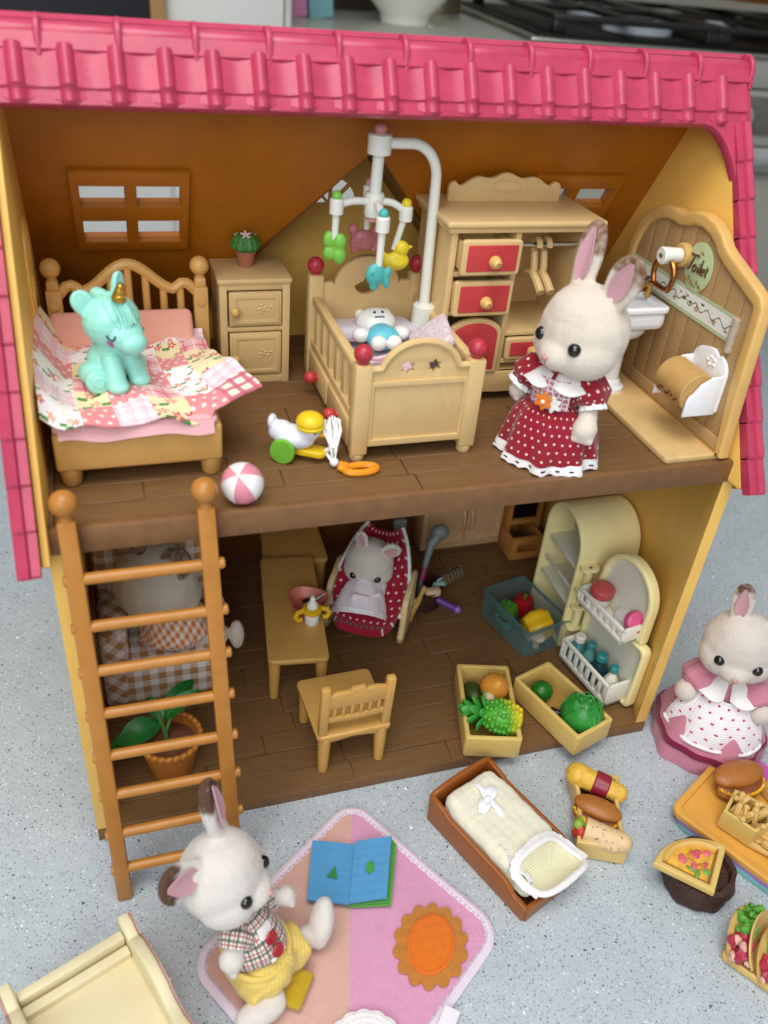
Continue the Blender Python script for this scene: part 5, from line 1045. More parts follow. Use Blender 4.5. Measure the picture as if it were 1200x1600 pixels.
def door(ol, inn, z, dep, nm, tilt=0):
    T = dT_(z) @ RZ(tilt); g = G(); g.prism(ol, dep, T @ TR(0, 0, dep/2), .14, holes=[inn], seg=3); g.prism(ol, .3, T @ TR(0, 0, dep-.12), .12); o = obj(nm, g, LEMON, FG)
    g = G(); g.prism(inn, .06, T @ TR(0, 0, dep-.3)); obj('door_liner', g, FIN, o); return o, T
lo, lT = door(rrect(0, 0, 5.15, 4.5, .4), rrect(.3, .3, 4.85, 4.2, .25), .12, .6, 'lower_door')
uo, uT = door([(.1, 0), (4.6, 0)] + arc(2.5, 2.2, 2.1, 0, 180, 16, 2.2), [(.45, .3), (4.25, .3)] + arc(2.5, 2.2, 1.75, 0, 180, 16, 1.85), 4.75, .62, 'upper_door')
def basket(T, x0, x1, z0, z1, out, par, nsl):
    g = G(); g.T = T; g.bx(x0, x1, z0, z0+.2, -out, .35, .04); g.bx(x0, x1, z1-.28, z1, -out, -out+.18, .05); g.bx(x0, x0+.18, z0, z1, -out, .3, .04); g.bx(x1-.18, x1, z0, z1, -out, .3, .04); g.bx(x0, x1, z0, z0+.35, -out, -out+.18, .04); b_ = obj('door_basket', g, plastic('#ece9dd', .32, .03), par)
    for k in range(nsl): g = G(); g.T = T; x = x0+(x1-x0)*(k+.5)/nsl; g.bx(x-.15, x+.15, z0+.2, z1-.15, -out+.03, -out+.15, .03); obj('slat', g, plastic('#ece9dd', .32, .03), b_)
basket(lT, .15, 4.6, .2, 1.75, 1.25, lo, 8); basket(uT, .2, 4.3, .1, 1.15, 1.15, uo, 7)
def item(nm, lbl, cat, T, parts, group=None):
    t = thing(nm, lbl, cat, T.translation, 0, group)
    for pn, prof, m_ in parts: g = G(); g.lathe(prof, 18, T); obj(pn, g, m_, t)
UP = lambda T, x, z, o_: Mx.Translation(T @ V((x, z, o_)))
item('food_jar', 'white toy jar with a dark red lid in the upper fridge door', 'jar', UP(uT, 1.25, .34, -.45) @ RX(6), [('jar_body', [(0, 0), (.55, 0), (.6, .1), (.58, .95), (0, .95)], plastic('#e8e2da', .3)), ('lid', [(0, .95), (.66, .95), (.7, 1.05), (.68, 1.4), (.55, 1.5), (0, 1.5)], plastic('#b84c4c', .35))])
item('milk_carton_jar', 'white toy jar with a bright pink lid lying forward in the upper fridge door', 'jar', UP(uT, 3.2, .75, .1) @ RX(62), [('jar_body', [(0, -.6), (.5, -.6), (.52, .5), (0, .5)], plastic('#ece8ea', .3)), ('lid', [(0, .5), (.6, .5), (.64, .6), (.62, .95), (.5, 1.02), (0, 1.02)], plastic('#d95b88', .35))])
def bott(x, lbl, c1, c2, rr=.44, h=1.5, o_=-.45):
    item('toy_bottle', lbl, 'bottle', UP(lT, x, .42, o_), [('bottle_body', [(0, 0), (rr*.9, 0), (rr, .1), (rr, h*.6), (rr*.5, h*.85), (rr*.42, h), (0, h)], c1), ('cap', [(0, h), (rr*.55, h), (rr*.58, h+.35), (rr*.45, h+.42), (0, h+.42)], c2)], 'bottles in the lower fridge door')
bott(.75, 'short teal toy bottle nearest the hinge of the lower fridge door', plastic('#3c8285', .25), plastic('#e0ddd2', .3), .6, 1.35); bott(1.75, 'clear green toy bottle second from the hinge in the fridge door', plastic('#5d938b', .2), plastic('#2f7f80', .3), .46, 1.6)
bott(2.75, 'dark green toy bottle with a teal cap in the fridge door', plastic('#123a3b', .2), plastic('#2f8688', .3), .58, 1.6); bott(3.85, 'slim white toy bottle with teal cap at the outer end of the fridge door', plastic('#ebe6d8', .3), plastic('#2f8688', .3), .46, 1.65)
# glass drawer with vegetables
GL = bpy.data.materials.new('clear_plastic'); GL.use_nodes = True; b_ = GL.node_tree.nodes['Principled BSDF']; b_.inputs['Alpha'].default_value = .24; b_.inputs['Roughness'].default_value = .08; b_.inputs['Specular IOR Level'].default_value = .8; b_.inputs['Base Color'].default_value = lin('#6f9292')
DRW = thing('clear_drawer', 'see through bluish toy drawer of vegetables beside the fridge', 'drawer', (26.1, 8.8, .02), 13)
GE = plastic('#557878', .15, .05, 1.2, .006, 26, .7, Alpha=.72)
g = G(); g.prism(rrect(-1.5, -2.2, 1.5, 2.2, .2), .12, XY(.1)); g.prism(rrect(-1.6, -2.35, 1.6, 2.35, .2), 1.9, XY(1.05), 0, holes=[rrect(-1.5, -2.25, 1.5, 2.25, .2)]); obj('tray', g, GL, DRW, world=False)
g = G(); g.prism(rrect(-1.68, -2.43, 1.68, 2.43, .2), .14, XY(2.02), .04, holes=[rrect(-1.5, -2.25, 1.5, 2.25, .18)]); obj('rim', g, GE, DRW, world=False)
g = G(); g.bx(-2.1, -1.65, -1.0, -.4, 1.5, 1.65, .04); g.bx(-2.12, -2.0, -1.1, .6, 1.2, 1.65, .04); g.bx(-2.1, -1.65, .2, .6, 1.5, 1.65, .04); obj('handle', g, GE, DRW, world=False)
def pepper(lbl, c_, loc, sc_, rot=I4, lobes=4):
    t = thing('bell_pepper', lbl, 'pepper', loc); T = TR(*loc) @ rot @ SC(*sc_)
    g = G(); g.lathe([(0, .1), (.3, 0), (.75, .12), (1.0, .6), (1.0, 1.2), (.8, 1.65), (.45, 1.75), (0, 1.6)], 36, T, lambda a, i: 1+.1*math.cos(a*lobes)*(i > 0)); obj('flesh', g, c_, t)
    g = G(); g.T = T; g.tube([(0, 0, 1.55), (.03, 0, 1.85), (.12, .05, 2.1)], .13, 6); obj('stalk', g, plastic('#4c7a33', .5), t)
pepper('green toy pepper in the clear drawer', plastic('#4d8a2c', .3), (25.2, 9.4, .2), (.72, .72, .85)); pepper('round red toy tomato pepper at the back of the clear drawer', plastic('#a81420', .25), (26.6, 9.9, .2), (.7, .7, .8)); pepper('large yellow toy pepper lying in the clear drawer', plastic('#e2b219', .28), (25.6, 7.7, 1.0), (1.0, .95, 1.05), RY(78) @ RZ(20), 5)
MS = thing('toy_mushroom', 'cream toy mushroom at the front of the clear drawer', 'mushroom', (26.2, 6.8, .2)); g = G(); g.sph((26.2, 6.9, 1.05), (.5, .5, .36), 16); obj('cap', g, plastic('#e3d3b4', .5), MS); g = G(); g.cyl((26.2, 6.9, .2), (26.2, 6.9, 1.0), .22); obj('stem', g, plastic('#dccaa6', .5), MS)
# ------------------------------------------------------------------ crates with fruit and vegetables
CRM2 = plastic('#d8b768', .38, .06)
def crate(lbl, loc, rz, w_, l_, h_):
    t = thing('toy_crate', lbl, 'crate', loc, rz); g = G(); g.prism(rrect(-w_/2, -l_/2, w_/2, l_/2, .18), h_-.1, XY(h_/2+.06), .07, holes=[rrect(-w_/2+.26, -l_/2+.26, w_/2-.26, l_/2-.26, .1)], seg=2); obj('sides', g, CRM2, t, world=False)
    g = G(); g.bx(-w_/2+.1, w_/2-.1, -l_/2+.1, l_/2-.1, .05, .3); obj('bottom', g, plastic('#b08a44', .5), t, world=False); return t
crate('pale yellow open crate holding a pineapple and an orange onion', (20.85, 2.25, .02), -15.6, 3.05, 5.5, 1.55)
crate('pale yellow open crate holding a cabbage and a lime', (25.1, 1.5, .02), 17.5, 2.75, 5.2, 1.5)
PA = thing('toy_pineapple', 'green and yellow toy pineapple lying across the crate edge', 'pineapple', (20.9, 1, .8))
pa = V((20.2, 1.3, 1.75)); pd = V((1.6, -.85, -.1)).normalized(); pT = Mx.Translation(pa) @ pd.to_track_quat('Z', 'Y').to_matrix().to_4x4()
PM = Sh('pineapple'); pc = PM.tc(); x_ = PM.n('SeparateXYZ'); PM.set(x_.inputs[0], pc); PM.color(PM.mix(PM.ramp(x_.outputs[0], .1, 1.0), '#4fa02c', '#e3c51c')); PM.b.inputs['Roughness'].default_value = .35
g = G(); g.lathe([(0, -.1), (.5, 0), (.8, .4), (.86, 1.0), (.78, 1.6), (.5, 2.0), (0, 2.1)], 24, pT); pb = obj('fruit', g, PM.mat, PA)
g = G()
for i in range(9):
    t_ = .05+i*.225; rr = .86*math.sin(math.pi*(.14+.76*t_/2.05))**.6
    n_ = max(5, int(13*rr))
    for k in range(n_):
        a = (k+.5*(i % 2))/n_*2*math.pi; g.sph(pT @ V((rr*math.cos(a), rr*math.sin(a), t_)), .155, 8)
obj('eyes', g, PM.mat, pb)
LG = plastic('#3f9a3a', .35, .15, 2)
for i, (n_, ro, zo, tl) in enumerate(((8, .7, -.12, 62), (7, .52, -.5, 40), (5, .28, -.85, 20), (1, 0, -1.0, 0))):
    for k in range(n_):
        a = (k+.5*i)/n_*360; g = G(); g.sph((0, 0, 0), (.27, .1, .5), 10, T=pT.to_quaternion().to_matrix().to_4x4() @ RZ(a) @ RY(180-tl) @ RZ(90)); g.bm.transform(Mx.Translation(pT @ V((ro*math.cos(R(a)), ro*math.sin(R(a)), zo)))); obj('leaf', g, LG, PA)
ON = thing('toy_onion', 'round orange toy onion with ridged skin in the pineapple crate', 'onion', (21.45, 3.3, .4))
g = G(); g.lathe([(0, 0), (.3, .02), (.7, .35), (.82, .8), (.7, 1.25), (.35, 1.55), (.12, 1.75), (0, 1.8)], 44, TR(21.5, 3.35, 1.0) @ RX(28), lambda a, i: 1+.03*math.cos(a*15) if i else 1); obj('bulb', g, plastic('#d88f35', .38, .14, 2), ON)
AV = thing('toy_avocado', 'dark green toy avocado at the back of the pineapple crate', 'avocado', (20.7, 3.4, .4)); g = G(); g.blob(lambda b: (b.sph((20.6, 3.6, .85), (.6, .8, .5)), b.sph((20.75, 2.9, .8), (.4, .6, .4))), .06, 4); obj('flesh', g, plastic('#3c4a1e', .4, .2, 3), AV)
MU2 = thing('toy_mushroom', 'small cream toy mushroom beside the pineapple leaves', 'mushroom', (20.7, 2.4, .4)); g = G(); g.sph((20.85, 2.3, 1.7), (.36, .36, .3), 14); obj('cap', g, plastic('#e2c9a0', .5), MU2); g = G(); g.cyl((20.85, 2.35, .4), (20.85, 2.3, 1.6), .18); obj('stem', g, plastic('#e2c9a0', .5), MU2)
LI = thing('toy_lime', 'smooth dark green toy lime in the cabbage crate', 'lime', (24.5, 2.6, .32)); g = G(); g.sph((24.5, 2.75, .95), (.66, .62, .62), 22); obj('flesh', g, plastic('#1f6b1c', .3, .1), LI); g = G(); g.cyl((24.5, 2.8, 1.55), (24.5, 2.82, 1.62), .08); obj('stalk', g, plastic('#4a4a22', .5), LI)
CB = thing('toy_cabbage', 'bright green leafy toy cabbage at the front of its crate', 'cabbage', (25.7, .3, .32))
CBM = plastic('#2f8a34', .32, .2, 1.4); cc = V((25.75, .35, 1.25))
g = G(); g.sph(cc, (.95, .95, .95), 20); g.jitter(.12, 1.6); obj('heart', g, CBM, CB)
rnd = random.Random(4)
for k in range(15):
    th_a = k*2.4; el = .15+.085*k if k < 13 else 1.3; d_ = V((math.cos(th_a)*math.cos(el), math.sin(th_a)*math.cos(el), math.sin(el))); up_ = V((0, 0, 1)); sx = d_.cross(up_).normalized() if abs(d_.z) < .97 else V((1, 0, 0)); vy = sx.cross(d_); ro = 1.2-.02*k; sp = .72-.026*k
    def lf_(u_, v_, d_=d_, sx=sx, vy=vy, ro=ro, sp=sp, k=k):
        a = (u_-.5)*2*sp*1.15; b = (v_-.45)*2*sp; r_ = ro + .09*math.sin(u_*17+k)*max(0, v_-.5)*2 + .07*v_**3 - .05*math.exp(-((u_-.5)/.08)**2)*0
        q = (d_*math.cos(a)*math.cos(b) + sx*math.sin(a) + vy*math.sin(b)).normalized()*r_
        w_ = math.sqrt(max(0, 1-abs(v_*2-1)**3)); return cc + V((q.x, q.y, q.z*.98)) if True else None
    g = G(); g.grid(lf_, 8, 7, thick=.06); lo_ = obj('leaf', g, CBM, CB, ang=60)
    q = G(); q.tube([lf_(.5, v_/8)*1.0 + d_*.02 for v_ in range(0, 7)], .045, 5)
    for s_ in (.25, .75): q.tube([lf_(.5, .2)+d_*.02, lf_((.5+s_)/2, .45)+d_*.02, lf_(s_, .75)+d_*.02], .02, 5)
    obj('vein', q, plastic('#5aa653', .4), lo_)
AU = thing('toy_aubergine', 'tiny dark purple toy aubergine behind the cabbage', 'aubergine', (24.6, 1.1, .32)); g = G(); g.cyl((24.45, 1.5, .6), (24.85, .9, .9), .3, .22, n=12, bev=.15); obj('flesh', g, plastic('#2a1a24', .3), AU); g = G(); g.cyl((24.85, .9, .9), (25.0, 1.0, 1.3), .12, .2, n=8); obj('calyx', g, plastic('#b9bfc2', .4), AU)
# ------------------------------------------------------------------ play mat
mo = V((12.35, -.55, CT)); e1 = V((4.72, -8.2, 0)).normalized(); e2 = V((-8.6, -6.1, 0)).normalized()
MTm = Mx(((e1.x, e2.x, 0, mo.x), (e1.y, e2.y, 0, mo.y), (0, 0, 1, 0), (0, 0, 0, 1)))      # sheared frame of a soft mat
PMT = thing('play_mat', 'pink and peach padded play mat with pale binding and orange felt sun', 'play mat', (10.3, -8, CT))
LM, LN = 9.9, 11.2
def rr_pt(t_, off):      # point on the rounded outline, t 0..1
    pl = OUT[off]; k = t_*len(pl); i = int(k) % len(pl); f_ = k-int(k); a, b = pl[i], pl[(i+1) % len(pl)]; return (a[0]+(b[0]-a[0])*f_, a[1]+(b[1]-a[1])*f_)
def wave(x, y): return .06*math.sin(x*.9+y*.5)+.05*math.sin(y*1.3-x*.4)
def matmat(s, uu, vv):
    side = s.m('GREATER_THAN', s.m('SUBTRACT', s.m('MULTIPLY', vv, LM/LN), uu), 0.0)
    c = s.mix(side, s.mix(s.noise(3, 4), '#d78fb4', '#e3a3c6'), s.mix(s.noise(3, 4), '#d5a394', '#dfb2a2'))
    tw = s.m('SINE', s.m('MULTIPLY', s.m('ADD', uu, s.m('MULTIPLY', vv, .35)), 62.0)); return s.mix(s.m('MULTIPLY', s.ramp(tw, -.4, 1), .13), c, '#f4d9dc')
g = G(); oc0 = [V((p[0], p[1], 0)) for p in rrect(0, 0, LM, LN, 1.35, 12)]; oc = []
tot = sum((oc0[k]-oc0[k-1]).length for k in range(len(oc0))); NS_ = 180; acc = 0.0; want = 0.0
for k in range(len(oc0)):
    a, b = oc0[k], oc0[(k+1) % len(oc0)]; L = (b-a).length
    while want <= acc+L and len(oc) < NS_: oc.append(tuple(a.lerp(b, (want-acc)/max(L, 1e-6)))); want += tot/NS_
    acc += L
def surf(u_, v_):
    x, y = LM*(.025+.95*u_), LN*(.025+.95*v_)
    for cx, cy, sx, sy in ((1.35, 1.35, -1, -1), (LM-1.35, 1.35, 1, -1), (1.35, LN-1.35, -1, 1), (LM-1.35, LN-1.35, 1, 1)):
        if (x-cx)*sx > 0 and (y-cy)*sy > 0:
            dx, dy = x-cx, y-cy; m_ = max(abs(dx), abs(dy)); h = math.hypot(dx, dy)
            if h > 1e-6: x, y = cx+dx*m_/h, cy+dy*m_/h
    return MTm @ V((x, y, CT+.13+wave(x, y)*.6+.06))
g.grid(surf, 40, 40, (LM, LN)); obj('fabric', g, cloth('mat_fabric', matmat, .03, 11, fuzz=1.2), PMT)
BIND = cloth('binding', plain('#e6d5e2'), .02, 6)
g = G(); L_ = len(oc)
def bind(u_, v_):
    k = u_*L_; i = int(k) % L_; f_ = k-int(k); p = V(oc[i]).lerp(V(oc[(i+1) % L_]), f_); pr_, nx_ = V(oc[i-1]), V(oc[(i+2) % L_]); tn = (nx_-pr_).normalized(); nr = V((-tn.y, tn.x, 0))
    p = p + nr*(.02+.52*v_)
    z = CT+.06 + .2*math.sin(math.pi*(.15+.75*v_)) + wave(p.x, p.y)*.6 + .02*math.sin(u_*420)
    return MTm @ V((p.x, p.y, z))
g.grid(bind, L_, 5, (42, .6), cu=True, thick=.06); obj('binding', g, BIND, PMT, ang=80)
rnd = random.Random(2); g = G()
for k in range(150):
    u_ = k/150; a, b = bind(u_, .72)+V((0, 0, .03)), bind((u_+.0035) % 1, .72)+V((0, 0, .03)); g.cyl(a, b, .035, n=5)
obj('stitches', g, cloth('thread', plain('#cdbfce')), PMT)['kind'] = 'stuff'
FELT = lambda h, nm: cloth('felt_'+nm, lambda s, a, b: s.mix(s.noise(16, 5, rough=.8), tuple(x*.7 for x in lin(h)[:3])+(1,), tuple(min(1, x*1.15) for x in lin(h)[:3])+(1,)), .04, 2, fuzz=1.4)
sT = TR(13.72, -8.95, CT+.31) @ RZ(-33)
g = G(); g.prism([((1.0+.16*abs(math.cos(a*7)))*1.45*math.cos(a), (1.0+.16*abs(math.cos(a*7)))*1.72*math.sin(a)) for a in [k*2*math.pi/112 for k in range(112)]], .1, sT, .02); sun = obj('felt_sun', g, FELT('#cf8332', 'rust'), PMT)
g = G(); g.prism(circ(0, 0, 1.05, 40, 1.4), .14, sT @ TR(0, 0, .09), .05, seg=2); obj('sun_disc', g, FELT('#f07a18', 'orange'), sun)
g = G()
for k in range(46): a = k*2*math.pi/46; g.cyl(sT @ V((.93*math.cos(a), 1.27*math.sin(a), .165)), sT @ V((.93*math.cos(a+.085), 1.27*math.sin(a+.085), .165)), .028, n=5)
obj('stitches', g, plastic('#d96a12', .8), sun)['kind'] = 'stuff'
g = G(); g.box((13.2, -12.3, CT+.38), (1.5, .7, .05), .02, 1, T=TR(13.2, -12.3, 0) @ RZ(48) @ TR(-13.2, 12.3, 0)); obj('fabric_tag', g, cloth('tag', plain('#efe9ef')), PMT)
# felt book
BK_ = thing('felt_book', 'open blue felt book with green cut outs lying on the mat', 'book', (11, -4.7, CT+.3))
BLU = FELT('#57a3d8', 'blue'); GRN = FELT('#5db53a', 'green')
A, B_, C_, D_, E_ = (9.75, -2.9), (11.75, -3.5), (13.45, -3.85), (12.3, -6.75), (8.85, -5.75); M_ = (10.65, -6.4)
def quad(nm, p0, p1, p2, p3, z, th_, mt, lift=(0, 0, 0, 0), holes=False, par=BK_):
    g = G(); g.grid(lambda u_, v_: V(((p0[0]*(1-u_)+p1[0]*u_)*(1-v_)+(p3[0]*(1-u_)+p2[0]*u_)*v_, (p0[1]*(1-u_)+p1[1]*u_)*(1-v_)+(p3[1]*(1-u_)+p2[1]*u_)*v_, z+(lift[0]*(1-u_)+lift[1]*u_)*(1-v_)+(lift[3]*(1-u_)+lift[2]*u_)*v_+.03*math.sin(u_*5+v_*4))), 12, 12, (3, 3.4), thick=th_); return obj(nm, g, mt, par, ang=60)
zb = CT+.42
quad('page', (B_[0]-.05, B_[1]), (C_[0]+.22, C_[1]-.1), (D_[0]+.2, D_[1]-.12), M_, zb+.02, .12, GRN, (0, .25, .12, 0)); quad('page', (B_[0]-.05, B_[1]), (C_[0]+.1, C_[1]-.04), (D_[0]+.1, D_[1]-.05), M_, zb+.16, .1, FELT('#4aa04a', 'green_dark'), (0, .3, .15, 0))
pl_ = quad('page', A, B_, M_, E_, zb+.2, .14, BLU, (.12, 0, 0, .1)); pr2 = quad('page', B_, C_, D_, M_, zb+.3, .14, BLU, (-.05, .34, .2, -.05))
pt = V((10.3, -4.75, zb+.32)); g = G(); g.prism([(-.22, -.3), (.3, -.28), (.02, .32)], .05, Mx.Translation(pt) @ RZ(-30), .01); obj('cut_out', g, FELT('#2f8f3f', 'leaf'), pl_)
pt = V((12.0, -5.1, zb+.6)); g = G(); g.prism(circ(0, 0, .2, 20, .32), .05, Mx.Translation(pt) @ RZ(-25), .01); obj('cut_out', g, FELT('#3fa54a', 'leaf2'), pr2)
YF = thing('felt_scrap', 'small mustard yellow felt piece under the sitting rabbit boy', 'felt piece', (7.45, -9.4, CT+.3)); g = G(); g.box((7.35, -9.3, CT+.62), (1.5, 1.6, .35), .12, 3, T=TR(7.35, -9.3, 0) @ RZ(-35) @ TR(-7.35, 9.3, 0)); g.jitter(.06, 1.2); obj('felt', g, FELT('#c9a51e', 'yellow'), YF)
DL = thing('lace_doily', 'white scalloped lace doily at the bottom edge of the mat', 'doily', (9.6, -12.2, CT+.3)); g = G(); g.lathe([(0, CT+.42), (1.2, CT+.44), (1.5, CT+.4), (1.6, CT+.36)], 120, TR(9.75, -12.45, 0), lambda a, i: 1+.05*abs(math.sin(a*8))*(i > 1)); obj('lace', g, LACEW, DL)
# ------------------------------------------------------------------ rabbit boy sitting on the mat
BY_ = thing('rabbit_doll', 'cream rabbit doll in tartan shirt and yellow shorts sitting on the mat', 'doll', (6.1, -8.7, CT+.3))
hb = TR(5.02, -7.15, 5.45) @ RZ(58) @ RX(-8)
earsB = [((.72, .2, 1.4), (1.05, .45, 4.1), .82, (.35, -1, .1), .0), ((-.85, .3, 1.3), (-2.6, .95, 2.35), .78, (-.4, -1, .35), .05)]
def bb_(b):
    b.cyl((6.25, -8.55, .35), (5.6, -7.65, 3.5), 1.05, .6); b.sph((6.2, -8.5, .35), (1.15, 1.1, .85))
    b.cyl((6.7, -8.6, .4), (8.1, -7.7, .3), .58, .5); b.cyl((8.1, -7.7, .3), (9.0, -7.6, .25), .5, .45)
    b.sph((9.05, -7.5, .85), (.52, .7, 1.28), T=RX(-18) @ RY(12))
    b.cyl((6.2, -9.0, .3), (6.6, -9.9, .1), .58, .5); b.sph((5.95, -10.1, .12), (1.15, .58, .5), T=RZ(12)); b.sph((6.4, -10.0, .1), .5)
    b.cyl((5.4, -8.2, 3.1), (5.1, -8.95, 2.9), .42, .42); paw(b, (5.0, -9.05, 2.6), (0, -.35, -1), .52)
    b.cyl((6.2, -7.3, 2.8), (7.25, -6.9, 2.75), .4, .4); paw(b, (7.55, -6.95, 2.65), (.8, -.3, -.4), .44)
doll(BY_, hb, 1.86, earsB, bb_, base=(.95, .88, .82, 1), tipc=(.12, .055, .03, 1), tip_at=.56, mott=1.5)
TART = cloth('tartan', plaid('#e2dacd', ((.36, 0, .26, '#35513f', .75), (.36, .5, .17, '#a83545', .75), (.36, .78, .06, '#2b3f39', .6))), .02, 7); SHORT = cloth('yellow_cotton', plain('#e6c869'), .025, 6)
g = G(); cloth_tube(g, [(6.1, -8.3, 1.75), (6.05, -8.2, 2.0), (5.9, -8.0, 2.5), (5.68, -7.75, 3.2), (5.55, -7.6, 3.65)], [1.25, 1.3, 1.2, .98, .66], fold=.03, nf=7); sh_ = obj('shirt', g, TART, BY_, ang=80)
g = G(); cloth_tube(g, [(5.5, -7.95, 3.4), (5.25, -8.55, 3.25), (5.12, -8.85, 3.05)], [.5, .74, .62], fold=.1, nf=6); obj('sleeve', g, TART, sh_, ang=80)
g = G(); cloth_tube(g, [(5.95, -7.5, 3.15), (6.5, -7.2, 2.95), (6.85, -7.05, 2.9)], [.5, .68, .58], fold=.1, nf=6); obj('sleeve', g, TART, sh_, ang=80)
bax = V((-.62, .95, 2.6)).normalized(); fwd = V((.66, -.75, .45)); fwd = (fwd-bax*fwd.dot(bax)).normalized(); sd = bax.cross(fwd)
def pl_pt(u_, v_):
    k = (v_); c_ = V((6.08, -8.25, 1.75)).lerp(V((5.7, -7.78, 3.15)), k); r_ = 1.36*(1-k)+1.05*k; a = (u_-.5)*.62*(1.25-.5*abs(v_-.5)); return c_ + (fwd*math.cos(a)+sd*math.sin(a))*r_
g = G(); g.grid(pl_pt, 8, 10, (.8, 2), thick=.06); plq = obj('placket', g, COT, sh_)
for v_ in (.22, .62): g = G(); p = pl_pt(.5, v_); g.lathe([(0, 0), (.27, 0), (.3, .06), (.27, .12), (.16, .09), (0, .09)], 18, Mx.Translation(p+fwd*.04) @ fwd.to_track_quat('Z', 'Y').to_matrix().to_4x4()); obj('button', g, plastic('#b01d2c', .35), plq)
g = G()
g.blob(lambda b: (b.sph((6.25, -8.5, .85), (1.5, 1.45, 1.35)), b.cyl((6.6, -8.5, .6), (8.0, -7.8, .55), 1.05, .88), b.cyl((6.15, -8.9, .5), (6.45, -9.75, .35), 1.0, .9)), .08, 5)
for v in g.bm.verts: v.co += v.normal*.06*math.sin(v.co.x*5.0+v.co.y*2.2)*math.sin(v.co.y*4.3+v.co.z*3+1)
so = obj('shorts', g, SHORT, BY_, ang=180)
g = G(); g.tube([V((6.1, -8.3, 1.85)) + V((1.33*math.cos(a), 1.3*math.sin(a), .2*math.sin(a)-.16*math.cos(a))) for a in [k*2*math.pi/36 for k in range(36)]], .13, 8, True, flat=1.0); obj('waistband', g, SHORT, so)
# ------------------------------------------------------------------ doll bed with sleeping bag
DB = thing('doll_bed', 'open reddish brown doll bed with raised sloping head end on the worktop', 'doll bed', (18.95, -4.95, CT+.01), 21.5)
DBM = plastic('#98551f', .3, .08)
W2, L2 = 2.12, 3.6
for s_ in (1, -1):
    g = G(); g.prism([(-L2, 0), (L2, 0), (L2+.1, 1.95), (L2-.3, 1.95), (L2-1.1, 1.8), (L2-1.5, 1.6), (-L2+1.6, 1.55), (-L2+1.2, 1.4), (-L2+.9, 1.1), (-L2-.05, 1.05)], .26, YZ(s_*W2), .06, seg=2); obj('side_board', g, DBM, DB, world=False)
g = G(); g.prism([(-W2, 0), (W2, 0), (W2, 1.95)] + [(W2*math.cos(R(a)), 1.95+.35*math.sin(R(a))) for a in range(15, 180, 15)] + [(-W2, 1.95)], .26, XZ(L2), .06, seg=2); obj('head_board', g, DBM, DB, world=False)
g = G(); g.prism([(-W2, 0), (W2, 0), (W2, 1.0), (-W2, 1.0)], .26, XZ(-L2), .06, seg=2); obj('foot_board', g, DBM, DB, world=False)
g = G(); g.bx(-W2, W2, -L2, L2, .12, .3); obj('bed_base', g, plastic('#5d2f16', .5), DB, world=False)
SB = thing('sleeping_bag', 'cream fleece baby sleeping bag with white lace hood and ribbon bow', 'sleeping bag', (18.95, -4.95, CT+.45), 21.5)
DB.scale = (.93, .93, .93); SB.scale = (.93, .93, .93)
FLE = cloth('fleece', plain('#f6f0d6'), .03, 2, sheen=.5, fuzz=1.6)
g = G()
def bagf(b):
    b.bx(-1.88, 1.88, -1.9, 2.75, .05, 1.6, .5, 4); b.bx(-1.75, 1.75, 1.9, 3.2, .2, 1.7, .5, 4); b.bx(-1.8, 1.9, -3.2, -1.0, .1, .85, .4, 3)
g.blob(bagf, .1, 4); g.jitter(.07, 1.1); g.jitter(.025, 5); obj('bag', g, FLE, SB, world=False, ang=180)
NET = cloth('netting', lambda s, a, b: s.mix(s.m('GREATER_THAN', s.m('MAXIMUM', s.m('SINE', s.m('MULTIPLY', s.n('SeparateXYZ', {0: s.tc()}).outputs[0], 60.0)), s.m('SINE', s.m('MULTIPLY', s.n('SeparateXYZ', {0: s.tc()}).outputs[1], 60.0))), .55), '#c9c296', '#ebe6c6'), .03, 4)
sgp = lambda x: math.copysign(abs(x)**.55, x)
hdp = lambda u_, v_: V((.1+1.55*v_*sgp(math.cos(u_*2*math.pi))-.25*v_*sgp(math.sin(u_*2*math.pi)), -3.0+1.0*v_*sgp(math.sin(u_*2*math.pi)), .95+.38*v_*v_+.2*v_*math.sin(u_*2*math.pi)-.25*v_*v_*math.cos(u_*4*math.pi)))
g = G(); g.grid(hdp, 36, 8, (3, 2.2), cu=True); obj('net_lining', g, NET, SB, world=False)
ring = [V((.1+1.64*sgp(math.cos(a))-.25*sgp(math.sin(a)), -3.0+1.08*sgp(math.sin(a)), 1.4-.25*math.cos(a*2)+.22*math.sin(a))) for a in [k*2*math.pi/44 for k in range(44)]]
g = G(); g.tube(ring, .16, 8, True); obj('piping', g, COT, SB, world=False)
g = G()
def lc(u_, v_):
    k = u_*44; i = int(k) % 44; p = ring[i].lerp(ring[(i+1) % 44], k-int(k)); c_ = V((.1, -3.0, 1.2)); d = (p-c_); d.z = 0; d.normalize(); return p + d*(.1+(.24+.07*abs(math.sin(u_*60)))*v_) + V((0, 0, .12-.05*v_)) if math.sin(u_*2*math.pi) > -.35 else p + d*(.1+.1*v_) + V((0, 0, .02))
g.grid(lc, 132, 4, (9, .5), cu=True, thick=.03); obj('lace_trim', g, LACEW, SB, world=False, ang=80)
g = G(); g.grid(lambda u_, v_: V((-1.25-.25*v_+.12*math.sin(u_*9), -.7-2.3*u_, 1.55-.35*u_*u_+.12*v_+.04*math.sin(u_*40))), 24, 3, (2.4, .4), thick=.06); obj('lace_trim', g, LACEW, SB, world=False, ang=80)
SAT = plastic('#f2f2f6', .3, .02); g = G()
for a, L in ((25, .95), (-155, .95)):
    for s_ in (1, -1): g.tube([(L*t_*math.cos(R(a))+.16*s_*math.sin(t_*math.pi)*-math.sin(R(a)), .25+1.3+L*t_*math.sin(R(a))+.16*s_*math.sin(t_*math.pi)*math.cos(R(a)), 1.72+.14*math.sin(t_*math.pi)) for t_ in [k/8 for k in range(9)]], .16, 6, flat=.3)
